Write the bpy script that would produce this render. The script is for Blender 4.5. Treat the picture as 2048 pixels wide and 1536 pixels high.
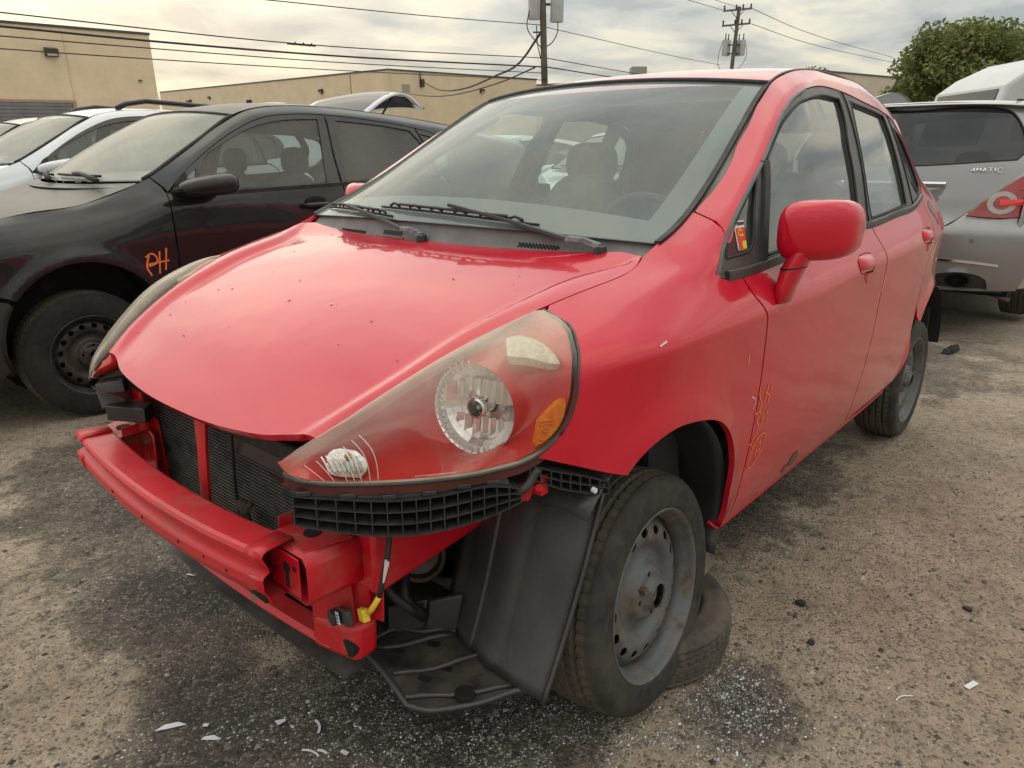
import bpy, bmesh, math, random
import numpy as np
from mathutils import Vector, Matrix
from mathutils.geometry import delaunay_2d_cdt
random.seed(7); np.random.seed(7)
scene=bpy.context.scene
for o in list(bpy.data.objects): bpy.data.objects.remove(o)
R_=math.radians
GZ=.10            # height of the red car's own zero plane above the ground
# ---------------------------------------------------------------- camera
def cam_basis(yaw,pitch,roll):
    f=Vector((-math.cos(yaw)*math.cos(pitch),-math.sin(yaw)*math.cos(pitch),-math.sin(pitch)))
    r=f.cross(Vector((0,0,1))).normalized(); u=r.cross(f)
    c,s=math.cos(roll),math.sin(roll)
    return c*r+s*u,-s*r+c*u,f
CAM=Vector((1.28975,1.50714,1.19063+GZ))
cr,cu,cf=cam_basis(.714178,.303806,.000814)
cd=bpy.data.cameras.new('camera'); cd.sensor_fit='HORIZONTAL'; cd.sensor_width=36; cd.lens=1442.4/2048*36; cd.clip_start=.02; cd.clip_end=2000
co=bpy.data.objects.new('camera',cd); scene.collection.objects.link(co)
co.matrix_world=Matrix(((cr.x,cu.x,-cf.x,CAM.x),(cr.y,cu.y,-cf.y,CAM.y),(cr.z,cu.z,-cf.z,CAM.z),(0,0,0,1)))
scene.camera=co
# ---------------------------------------------------------------- world: pale broken overcast, sun behind it
SUN_AZ=math.atan2(-.93,-.37); SUN_EL=R_(24)       # low behind the clouds, ahead of the camera
w=bpy.data.worlds.new('World'); scene.world=w; w.use_nodes=True
nt=w.node_tree; nt.nodes.clear()
def wn(t,**k):
    n=nt.nodes.new(t)
    for a,b in k.items(): setattr(n,a,b)
    return n
out=wn('ShaderNodeOutputWorld'); sky=wn('ShaderNodeTexSky',sky_type='NISHITA',sun_disc=False)
sky.sun_elevation=SUN_EL; sky.sun_rotation=math.pi/2-SUN_AZ; sky.air_density=1.4; sky.dust_density=3
tc=wn('ShaderNodeTexCoord'); sep=wn('ShaderNodeSeparateXYZ'); nt.links.new(tc.outputs['Generated'],sep.inputs[0])
mx=wn('ShaderNodeMath',operation='MAXIMUM'); nt.links.new(sep.outputs['Z'],mx.inputs[0]); mx.inputs[1].default_value=0
ad=wn('ShaderNodeMath',operation='ADD'); nt.links.new(mx.outputs[0],ad.inputs[0]); ad.inputs[1].default_value=.14
vd=wn('ShaderNodeVectorMath',operation='SCALE'); nt.links.new(tc.outputs['Generated'],vd.inputs[0])
dv=wn('ShaderNodeMath',operation='DIVIDE'); dv.inputs[0].default_value=1; nt.links.new(ad.outputs[0],dv.inputs[1]); nt.links.new(dv.outputs[0],vd.inputs['Scale'])
mp=wn('ShaderNodeMapping'); mp.inputs['Scale'].default_value=(1,1,0); mp.inputs['Rotation'].default_value=(0,0,.7); nt.links.new(vd.outputs[0],mp.inputs['Vector'])
n1=wn('ShaderNodeTexNoise'); n1.inputs['Scale'].default_value=1.9; n1.inputs['Detail'].default_value=8; n1.inputs['Roughness'].default_value=.52; n1.inputs['Distortion'].default_value=.35
nt.links.new(mp.outputs[0],n1.inputs['Vector'])
n2=wn('ShaderNodeTexNoise'); n2.inputs['Scale'].default_value=.8; n2.inputs['Detail'].default_value=4; nt.links.new(mp.outputs[0],n2.inputs['Vector'])
r1=wn('ShaderNodeValToRGB'); e=r1.color_ramp.elements
e[0].position=.37; e[0].color=(.41,.44,.455,1); e[1].position=.62; e[1].color=(.83,.79,.66,1)
m=r1.color_ramp.elements.new(.44); m.color=(.54,.555,.545,1); m=r1.color_ramp.elements.new(.53); m.color=(.665,.655,.60,1)
nt.links.new(n1.outputs['Fac'],r1.inputs['Fac'])
r2=wn('ShaderNodeValToRGB'); e=r2.color_ramp.elements; e[0].position=.35; e[0].color=(.86,.88,.9,1); e[1].position=.65; e[1].color=(1.06,1.03,.96,1)
nt.links.new(n2.outputs['Fac'],r2.inputs['Fac'])
mu=wn('ShaderNodeMixRGB',blend_type='MULTIPLY'); mu.inputs[0].default_value=1; nt.links.new(r1.outputs[0],mu.inputs[1]); nt.links.new(r2.outputs[0],mu.inputs[2])
# overcast gradient (CIE standard overcast: luminance rises as (1+2 sin elevation)/3)
CLOUD_LZ=2.05
og=wn('ShaderNodeMapRange'); og.inputs['From Min'].default_value=0; og.inputs['From Max'].default_value=1; og.inputs['To Min'].default_value=.333*CLOUD_LZ; og.inputs['To Max'].default_value=CLOUD_LZ; nt.links.new(sep.outputs['Z'],og.inputs['Value'])
b1=wn('ShaderNodeBackground'); b1.inputs['Strength'].default_value=.10; nt.links.new(sky.outputs[0],b1.inputs['Color'])
b2=wn('ShaderNodeBackground'); nt.links.new(og.outputs[0],b2.inputs['Strength']); nt.links.new(mu.outputs[0],b2.inputs['Color'])
ms=wn('ShaderNodeMixShader'); ms.inputs[0].default_value=.90; nt.links.new(b1.outputs[0],ms.inputs[1]); nt.links.new(b2.outputs[0],ms.inputs[2])
nt.links.new(ms.outputs[0],out.inputs['Surface'])
sd=bpy.data.lights.new('sun','SUN'); sd.energy=.7; sd.angle=R_(115); sd.color=(1,.96,.90)
so=bpy.data.objects.new('sun',sd); scene.collection.objects.link(so)
sv=Vector((math.cos(SUN_AZ)*math.cos(SUN_EL),math.sin(SUN_AZ)*math.cos(SUN_EL),math.sin(SUN_EL)))
so.rotation_euler=sv.to_track_quat('Z','Y').to_euler(); so.location=(0,0,30)
vs=scene.view_settings; vs.view_transform='Standard'; vs.look='None'; vs.exposure=.36; vs.gamma=1; vs.use_curve_mapping=False
scene.cycles.max_bounces=6; scene.cycles.transparent_max_bounces=14; scene.cycles.caustics_reflective=False; scene.cycles.caustics_refractive=False
# ---------------------------------------------------------------- materials
MATS={}
class NB:
    """tiny node-tree builder"""
    def __init__(s,name):
        s.m=bpy.data.materials.new(name); s.m.use_nodes=True; s.t=s.m.node_tree; s.t.nodes.clear()
        s.out=s.n('ShaderNodeOutputMaterial')
    def n(s,t,**k):
        n=s.t.nodes.new(t)
        for a,b in k.items():
            if hasattr(n,a) and a not in ('inputs',): setattr(n,a,b)
            else: n.inputs[a].default_value=b
        return n
    def l(s,a,b): s.t.links.new(a,b)
    def noise(s,scale,detail=4,rough=.55,vec=None,dist=0):
        n=s.n('ShaderNodeTexNoise'); n.inputs['Scale'].default_value=scale; n.inputs['Detail'].default_value=detail; n.inputs['Roughness'].default_value=rough; n.inputs['Distortion'].default_value=dist
        s.l(vec if vec is not None else s.obj(),n.inputs['Vector']); return n.outputs['Fac']
    def obj(s):
        if not hasattr(s,'_o'): s._o=s.n('ShaderNodeTexCoord').outputs['Object']
        return s._o
    def ramp(s,fac,stops):
        r=s.n('ShaderNodeValToRGB'); el=r.color_ramp.elements
        while len(el)>1: el.remove(el[-1])
        el[0].position=stops[0][0]; c=stops[0][1]; el[0].color=(c,c,c,1) if not hasattr(c,'__len__') else (*c[:3],1)
        for p,c in stops[1:]:
            q=el.new(p); q.color=(c,c,c,1) if not hasattr(c,'__len__') else (*c[:3],1)
        s.l(fac,r.inputs['Fac']); return r.outputs['Color']
    def mix(s,fac,a,b,bt='MIX'):
        m=s.n('ShaderNodeMixRGB',blend_type=bt)
        for v,i in ((fac,0),(a,1),(b,2)):
            if hasattr(v,'links') or hasattr(v,'is_linked'): s.l(v,m.inputs[i])
            elif i==0: m.inputs[0].default_value=v
            else: m.inputs[i].default_value=(*v[:3],1) if hasattr(v,'__len__') else (v,v,v,1)
        return m.outputs[0]
    def math(s,op,a,b=0,clamp=False):
        m=s.n('ShaderNodeMath',operation=op); m.use_clamp=clamp
        for v,i in ((a,0),(b,1)):
            if hasattr(v,'is_linked'): s.l(v,m.inputs[i])
            else: m.inputs[i].default_value=v
        return m.outputs[0]
    def mapping(s,scale=(1,1,1),rot=(0,0,0),loc=(0,0,0)):
        m=s.n('ShaderNodeMapping'); m.inputs['Scale'].default_value=scale; m.inputs['Rotation'].default_value=rot; m.inputs['Location'].default_value=loc
        s.l(s.obj(),m.inputs['Vector']); return m.outputs[0]
    def bump(s,h,strength=.3,dist=.01):
        b=s.n('ShaderNodeBump'); b.inputs['Strength'].default_value=strength; b.inputs['Distance'].default_value=dist
        s.l(h,b.inputs['Height']); return b.outputs[0]
    def up(s):
        g=s.n('ShaderNodeNewGeometry'); x=s.n('ShaderNodeSeparateXYZ'); s.l(g.outputs['Normal'],x.inputs[0]); return x.outputs['Z']
    def sepobj(s):
        x=s.n('ShaderNodeSeparateXYZ'); s.l(s.obj(),x.inputs[0]); return x.outputs
    def pbsdf(s,**k):
        p=s.n('ShaderNodeBsdfPrincipled')
        for a,b in k.items():
            a=a.replace('_',' ')
            if hasattr(b,'is_linked'): s.l(b,p.inputs[a])
            else: p.inputs[a].default_value=(*b[:3],1) if hasattr(b,'__len__') and len(b)==3 and a not in('Normal',) else b
        return p
    def done(s,sh):
        s.l(sh.outputs[0] if hasattr(sh,'outputs') else sh,s.out.inputs['Surface']); MATS[s.m.name]=s.m; return s.m
def simple(name,col,rough=.5,metal=0,var=.12,vscale=9,bump=0,bscale=60,spec=.5,dust=0,dustcol=(.30,.26,.21),coat=0):
    b=NB(name); n=b.noise(vscale,5)
    lo=tuple(max(0,c*(1-var*1.6)) for c in col); hi=tuple(c*(1+var*1.4) for c in col)
    c=b.ramp(n,[(.28,lo),(.72,hi)])
    if dust:
        d=b.math('MULTIPLY',b.math('MAXIMUM',b.up(),0),b.ramp(b.noise(vscale*2.3,6),[(.3,0),(.75,1)]))
        c=b.mix(b.math('MULTIPLY',d,dust,True),c,dustcol)
    k=dict(Base_Color=c,Roughness=b.ramp(b.noise(vscale*1.7,4),[(.3,max(.02,rough*.82)),(.7,min(1,rough*1.15))]),Metallic=metal)
    if bump: k['Normal']=b.bump(b.noise(bscale,5),bump,.004)
    p=b.pbsdf(**k); p.inputs['Specular IOR Level'].default_value=spec
    if coat: p.inputs['Coat Weight'].default_value=coat; p.inputs['Coat Roughness'].default_value=.05
    return b.done(p)
def car_paint(name,col,dust=.35,dustcol=(.42,.36,.30),mud=.6,metal=0,coatr=.035,coat=1.0,mudx=None):
    """lacquered sheet metal: dust lying on upward faces, road film low down, fine dings"""
    b=NB(name); up=b.math('MAXIMUM',b.up(),0); X,Y,Z=b.sepobj()
    c=b.ramp(b.noise(1.6,3),[(.3,tuple(q*.93 for q in col)),(.7,tuple(q*1.05 for q in col))])
    d1=b.ramp(b.noise(7,7,.62),[(.25,.45),(.75,1)]); d2=b.ramp(b.noise(60,5,.6),[(.3,.75),(.7,1)])
    d=b.math('MULTIPLY',b.math('MULTIPLY',up,dust),b.math('MULTIPLY',d1,d2),True)
    base=b.mix(b.math('ADD',d,b.math('MULTIPLY',d1,.004),True),c,dustcol)
    low=b.ramp(Z,[(.20,1),(.45,.45),(.80,0)])
    lm=b.math('MULTIPLY',b.math('MULTIPLY',low,b.ramp(b.noise(4,7,.65,b.mapping((1,1,.35))),[(.30,.2),(.7,1)])),mud,True)
    if mudx: lm=b.math('MULTIPLY',lm,b.ramp(b.math('ADD',b.math('MULTIPLY',X,.2),.5),[(.5+.2*mudx[0],1),(.5+.2*mudx[1],.15)]),True)
    base=b.mix(lm,base,(.34,.15,.13))
    rough=b.math('ADD',.30,b.math('MULTIPLY',b.math('ADD',d,lm),.45),True)
    p=b.pbsdf(Base_Color=base,Roughness=rough,Metallic=metal)
    p.inputs['Coat Weight'].default_value=coat; p.inputs['Specular IOR Level'].default_value=.12; p.inputs['Coat IOR'].default_value=1.46
    b.l(b.math('ADD',coatr,b.math('ADD',b.math('MULTIPLY',d,.35),b.math('MULTIPLY',lm,.45)),True),p.inputs['Coat Roughness'])
    nb=b.bump(b.math('ADD',b.math('MULTIPLY',b.noise(2.6,3),1.0),b.math('MULTIPLY',b.noise(140,3),.012)),.24,.02)
    b.l(nb,p.inputs['Coat Normal'])
    return b.done(p)
def fres(b,ior):
    """same reflectance from both sides of a thin sheet"""
    fr=b.n('ShaderNodeFresnel'); g=b.n('ShaderNodeNewGeometry'); mr=b.n('ShaderNodeMapRange'); mr.inputs['To Min'].default_value=ior; mr.inputs['To Max'].default_value=1/ior
    b.l(g.outputs['Backfacing'],mr.inputs['Value']); b.l(mr.outputs[0],fr.inputs['IOR']); return fr
def glass(name,tint=(.75,.80,.78),dust=.22,dustcol=(.50,.53,.50),streak=False,spec=.9):
    """thin automotive glass with a film of dust"""
    b=NB(name)
    tr=b.n('ShaderNodeBsdfTransparent'); tr.inputs[0].default_value=(*tint,1)
    gl=b.n('ShaderNodeBsdfGlossy'); gl.inputs['Roughness'].default_value=.03
    fr=fres(b,1.55)
    m=b.n('ShaderNodeMixShader'); b.l(b.math('MULTIPLY',fr.outputs[0],spec,True),m.inputs[0]); b.l(tr.outputs[0],m.inputs[1]); b.l(gl.outputs[0],m.inputs[2])
    df=b.n('ShaderNodeBsdfDiffuse'); df.inputs[0].default_value=(*dustcol,1)
    n=b.ramp(b.noise(3.2,7,.6),[(.25,.6),(.75,1.15)]); n2=b.ramp(b.noise(90,4,.7),[(.35,.88),(.7,1.1)])
    lw=b.n('ShaderNodeLayerWeight'); lw.inputs[0].default_value=.35
    f=b.math('MULTIPLY',b.math('MULTIPLY',n,n2),b.math('ADD',dust,b.math('MULTIPLY',lw.outputs['Facing'],dust*.9)),True)
    m2=b.n('ShaderNodeMixShader'); b.l(f,m2.inputs[0]); b.l(m.outputs[0],m2.inputs[1]); b.l(df.outputs[0],m2.inputs[2])
    return b.done(m2)
RED=(.58,.003,.024)
car_paint('red_paint',RED,dust=.05,dustcol=(.56,.42,.48),mud=.16,mudx=(-.50,-.25))
car_paint('black_paint',(.016,.017,.019),dust=.10,dustcol=(.34,.34,.34),mud=.08)
car_paint('dusty_black_paint',(.014,.013,.013),dust=.40,dustcol=(.30,.26,.22),mud=.1,coatr=.30,coat=.35)
car_paint('white_paint',(.74,.77,.82),dust=.22,dustcol=(.50,.42,.34),mud=.3)
car_paint('silver_paint',(.26,.26,.265),dust=.35,dustcol=(.55,.50,.44),mud=.35,metal=.45,coatr=.12)
def rusty(name,col,rust=.45,scale=9):
    b=NB(name); n=b.noise(scale,8,.65); n2=b.noise(scale*4,6,.6)
    f=b.ramp(n,[(.5-.0*rust,0),(.56+.14*(1-rust),0.35),(.70,1)])
    f=b.math('MULTIPLY',f,b.ramp(n2,[(.3,.35),(.6,1)]),True)
    rc=b.ramp(n2,[(.3,(.07,.035,.02)),(.6,(.20,.115,.07)),(.8,(.26,.17,.11))])
    base=b.mix(f,b.ramp(b.noise(scale*.6,4),[(.3,tuple(c*.8 for c in col)),(.7,tuple(c*1.1 for c in col))]),rc)
    up=b.math('MAXIMUM',b.up(),0); base=b.mix(b.math('MULTIPLY',b.math('MULTIPLY',up,.09),b.ramp(n,[(.3,.4),(.7,1)]),True),base,(.5,.36,.32))
    p=b.pbsdf(Base_Color=base,Roughness=b.math('ADD',.34,b.math('MULTIPLY',f,.5)),Normal=b.bump(b.math('ADD',b.math('MULTIPLY',f,.6),b.math('MULTIPLY',n2,.25)),.4,.004))
    return b.done(p)
rusty('red_structure',(.62,.006,.020),.35,6); rusty('rusty_iron',(.11,.075,.055),1.0,14)
simple('black_plastic',(.028,.028,.030),.48,var=.2,bump=.25,bscale=220,dust=.30,dustcol=(.16,.145,.125))
simple('liner_plastic',(.038,.038,.041),.42,var=.2,vscale=5,bump=.2,bscale=90,dust=.5,dustcol=(.17,.15,.125))
simple('muddy_plastic',(.018,.0175,.017),.6,var=.3,vscale=8,bump=.5,bscale=70,dust=.75,dustcol=(.11,.088,.066))
simple('grey_plastic',(.15,.15,.155),.55,var=.15,vscale=12,bump=.2,bscale=200,dust=.5,dustcol=(.30,.27,.23))
simple('trim_black',(.035,.035,.036),.42,var=.2,dust=.45,dustcol=(.22,.20,.18))
simple('frame_trim',(.050,.048,.049),.42,var=.15,vscale=5,dust=.6,dustcol=(.26,.24,.22))
simple('rubber_seal',(.012,.012,.012),.6,var=.2)
simple('frit',(.085,.08,.085),.4,var=.1)
simple('dark_void',(.006,.006,.006),.9,var=.1)
simple('interior_grey',(.070,.074,.078),.8,var=.12,bump=.2,bscale=150)
simple('interior_dark',(.030,.031,.034),.8,var=.15,bump=.2,bscale=150)
simple('headliner',(.30,.30,.28),.9,var=.08)
simple('chrome',(.80,.80,.80),.10,metal=1,var=.05,vscale=30)
simple('chrome_bright',(.92,.92,.92),.22,metal=.7,var=.05,vscale=60)
simple('aluminium_fin',(.20,.20,.195),.45,metal=.7,var=.3,vscale=25)
simple('steel_grey',(.16,.175,.185),.55,metal=.2,var=.25,vscale=10,bump=.3,bscale=60,dust=.3,dustcol=(.20,.16,.12))
simple('engine_grey',(.10,.095,.09),.6,metal=.4,var=.35,vscale=14,bump=.4,bscale=60)
simple('engine_black',(.014,.0135,.013),.7,var=.3,vscale=14,bump=.3,bscale=60)
simple('yellow_plastic',(.72,.52,.04),.45,var=.1)
simple('white_label',(.72,.74,.76),.5,var=.05)
simple('blue_print',(.10,.22,.45),.5,var=.05)
simple('orange_marker',(.92,.20,.05),.6,var=.12,vscale=80)
simple('orange_red_print',(.70,.07,.02),.5,var=.06)
simple('yellow_print',(.80,.62,.08),.5,var=.06)
simple('black_print',(.02,.02,.02),.5,var=.06)
simple('red_bezel',(.55,.03,.03),.25,var=.1,vscale=5,coat=.5)
simple('white_marker',(.78,.8,.78),.6,var=.05)
glass('windscreen_glass',(.80,.90,.86),dust=.115,dustcol=(.64,.74,.71))
glass('side_glass',(.62,.70,.66),dust=.06,dustcol=(.50,.52,.50),spec=1.9)
glass('dark_glass',(.16,.17,.19),dust=.10,dustcol=(.40,.38,.37),spec=1.0)
glass('tinted_glass',(.035,.037,.042),dust=.05,dustcol=(.30,.29,.29),spec=1.2)
glass('clear_glass',(.66,.72,.70),dust=.16,dustcol=(.50,.53,.50))
simple('leaf_litter',(.06,.042,.028),.85,var=.4,vscale=40)
simple('scratch',(.80,.52,.50),.7,var=.1)
car_paint('pale_grey_paint',(.50,.515,.53),dust=.2,mud=.3,coat=.5,coatr=.2)
simple('brass_bolt',(.28,.17,.09),.5,metal=.5,var=.25,vscale=30)
simple('worn_plastic',(.16,.17,.18),.5,var=.5,vscale=60,bump=.5,bscale=120)
def nspline(xk,yk,x):
    """natural cubic spline through knots (any order), linear outside"""
    xk=np.asarray(xk,float); yk=np.asarray(yk,float); o=np.argsort(xk); xk=xk[o]; yk=yk[o]
    n=len(xk); h=np.diff(xk); A=np.eye(n); b=np.zeros(n)
    for i in range(1,n-1):
        A[i,i-1]=h[i-1]; A[i,i]=2*(h[i-1]+h[i]); A[i,i+1]=h[i]
        b[i]=6*((yk[i+1]-yk[i])/h[i]-(yk[i]-yk[i-1])/h[i-1])
    m=np.linalg.solve(A,b); x=np.asarray(x,float)
    i=np.clip(np.searchsorted(xk,x)-1,0,n-2); t=x-xk[i]; hi=h[i]
    s=(yk[i+1]-yk[i])/hi-hi*(2*m[i]+m[i+1])/6
    r=yk[i]+s*t+m[i]/2*t*t+(m[i+1]-m[i])/(6*hi)*t**3
    s0=(yk[1]-yk[0])/h[0]-h[0]*(2*m[0]+m[1])/6
    e=n-2; s1=(yk[e+1]-yk[e])/h[e]-h[e]*(2*m[e]+m[e+1])/6+m[e]*h[e]+(m[e+1]-m[e])/2*h[e]
    r=np.where(x<xk[0],yk[0]+s0*(x-xk[0]),r); r=np.where(x>xk[-1],yk[-1]+s1*(x-xk[-1]),r)
    return r
def pchip(xk,yk,x):
    """monotone cubic through knots (any order), linear outside"""
    xk=np.asarray(xk,float); yk=np.asarray(yk,float); o=np.argsort(xk); xk=xk[o]; yk=yk[o]
    h=np.diff(xk); d=np.diff(yk)/h; m=np.zeros(len(xk)); m[0]=d[0]; m[-1]=d[-1]
    for i in range(1,len(xk)-1):
        if d[i-1]*d[i]>0:
            w1=2*h[i]+h[i-1]; w2=h[i]+2*h[i-1]; m[i]=(w1+w2)/(w1/d[i-1]+w2/d[i])
    x=np.asarray(x,float); i=np.clip(np.searchsorted(xk,x)-1,0,len(xk)-2); t=(x-xk[i])/h[i]
    r=(2*t**3-3*t**2+1)*yk[i]+(t**3-2*t**2+t)*h[i]*m[i]+(-2*t**3+3*t**2)*yk[i+1]+(t**3-t**2)*h[i]*m[i+1]
    r=np.where(x<xk[0],yk[0]+m[0]*(x-xk[0]),r); r=np.where(x>xk[-1],yk[-1]+m[-1]*(x-xk[-1]),r)
    return r
class Field:
    """smooth function on a regular grid, Catmull-Rom lookup"""
    def __init__(s,x0,dx,z0,dz,G): s.a=(x0,dx,z0,dz); s.G=G
    def __call__(s,x,z):
        x0,dx,z0,dz=s.a; G=s.G
        fx=(np.asarray(x,float)-x0)/dx; fz=(np.asarray(z,float)-z0)/dz
        fx=np.clip(fx,1,G.shape[0]-3.001); fz=np.clip(fz,1,G.shape[1]-3.001)
        i=fx.astype(int); j=fz.astype(int); u=fx-i; v=fz-j
        w=lambda t:(-.5*t+t*t-.5*t**3, 1-2.5*t*t+1.5*t**3, .5*t+2*t*t-1.5*t**3, -.5*t*t+.5*t**3)
        wu=w(u); wv=w(v); r=0
        for a in range(4):
            for b in range(4): r=r+wu[a]*wv[b]*G[i+a-1,j+b-1]
        return r
def gsm(G,sx,sz):
    for ax,s in ((0,sx),(1,sz)):
        if s<=0: continue
        n=int(3*s)+1; k=np.exp(-.5*(np.arange(-n,n+1)/s)**2); k/=k.sum()
        P=np.pad(G,[(n,n) if a==ax else (0,0) for a in (0,1)],mode='reflect',reflect_type='odd')
        R=0
        for q in range(2*n+1): R=R+k[q]*np.take(P,range(q,q+G.shape[ax]),axis=ax)
        G=R
    return G
def row_field(rows,x0,x1,z0,z1,d=.01,sx=2.,sz=1.5):
    """rows: list of [(x,y,z),...] from bottom to top -> y(x,z)"""
    xs=np.arange(x0,x1+d/2,d); zs=np.arange(z0,z1+d/2,d); G=np.zeros((len(xs),len(zs)))
    R=[(pchip([p[0] for p in r],[p[1] for p in r],xs),pchip([p[0] for p in r],[p[2] for p in r],xs)) for r in rows]
    for i in range(len(xs)):
        G[i]=pchip([q[1][i] for q in R],[q[0][i] for q in R],zs)
    return Field(x0,d,z0,d,gsm(G,sx,sz))
class Loft:
    """body side lofted through rows of (x,y,z), bottom to top; v = row number"""
    def __init__(s,rows,x0,x1,d=.01,dv=.05,sx=1.4,sv=4.5,bump=None):
        s.x0,s.d,s.dv=x0,d,dv; xs=np.arange(x0,x1+d/2,d); n=len(rows); vs=np.arange(0,n-1+dv/2,dv)
        Y=np.zeros((len(xs),len(vs))); Z=Y.copy()
        R=[(pchip([p[0] for p in r],[p[1] for p in r],xs),pchip([p[0] for p in r],[p[2] for p in r],xs)) for r in rows]
        for i in range(len(xs)):
            Y[i]=pchip(range(n),[q[0][i] for q in R],vs); Z[i]=pchip(range(n),[q[1][i] for q in R],vs)
        Y=gsm(Y,sx,sv); Z=gsm(Z,sx,sv); s.vs=vs; s.n=n
        s.FY=Field(x0-d,d,-dv,dv,np.pad(Y,1,mode='reflect',reflect_type='odd')); s.FZ=Field(x0-d,d,-dv,dv,np.pad(Z,1,mode='reflect',reflect_type='odd'))
        s.FY=Field(x0-2*d,d,-2*dv,dv,np.pad(Y,2,mode='reflect',reflect_type='odd')); s.FZ=Field(x0-2*d,d,-2*dv,dv,np.pad(Z,2,mode='reflect',reflect_type='odd'))
        s.Y,s.Z=Y,Z; s.bump=bump; s.nx=len(xs)
    def v_of(s,x,z):
        x=np.asarray(x,float); z=np.asarray(z,float); sh=np.broadcast(x,z).shape
        x,z=[q.ravel() for q in np.broadcast_arrays(x,z)]; out=np.zeros(len(x))
        f=np.clip((x-s.x0)/s.d,0,s.nx-1.001); i=f.astype(int); u=f-i
        for k in range(len(x)):
            col=s.Z[i[k]]*(1-u[k])+s.Z[i[k]+1]*u[k]; out[k]=np.interp(z[k],col,s.vs)
            if z[k]>col[-1]: out[k]=s.vs[-1]+(z[k]-col[-1])/max(col[-1]-col[-2],1e-4)*s.dv*.0
            if z[k]<col[0]: out[k]=(z[k]-col[0])/(col[1]-col[0])*s.dv
        return out.reshape(sh)
    def at(s,x,v):
        x=np.asarray(x,float); z=s.FZ(x,v); y=s.FY(x,v)
        return x,(y if s.bump is None else y+s.bump(x,z)),z
    def side(s,x,z):
        x=np.asarray(x,float); z=np.asarray(z,float); y=s.FY(x,s.v_of(x,z))
        return y if s.bump is None else y+s.bump(x,z)
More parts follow.
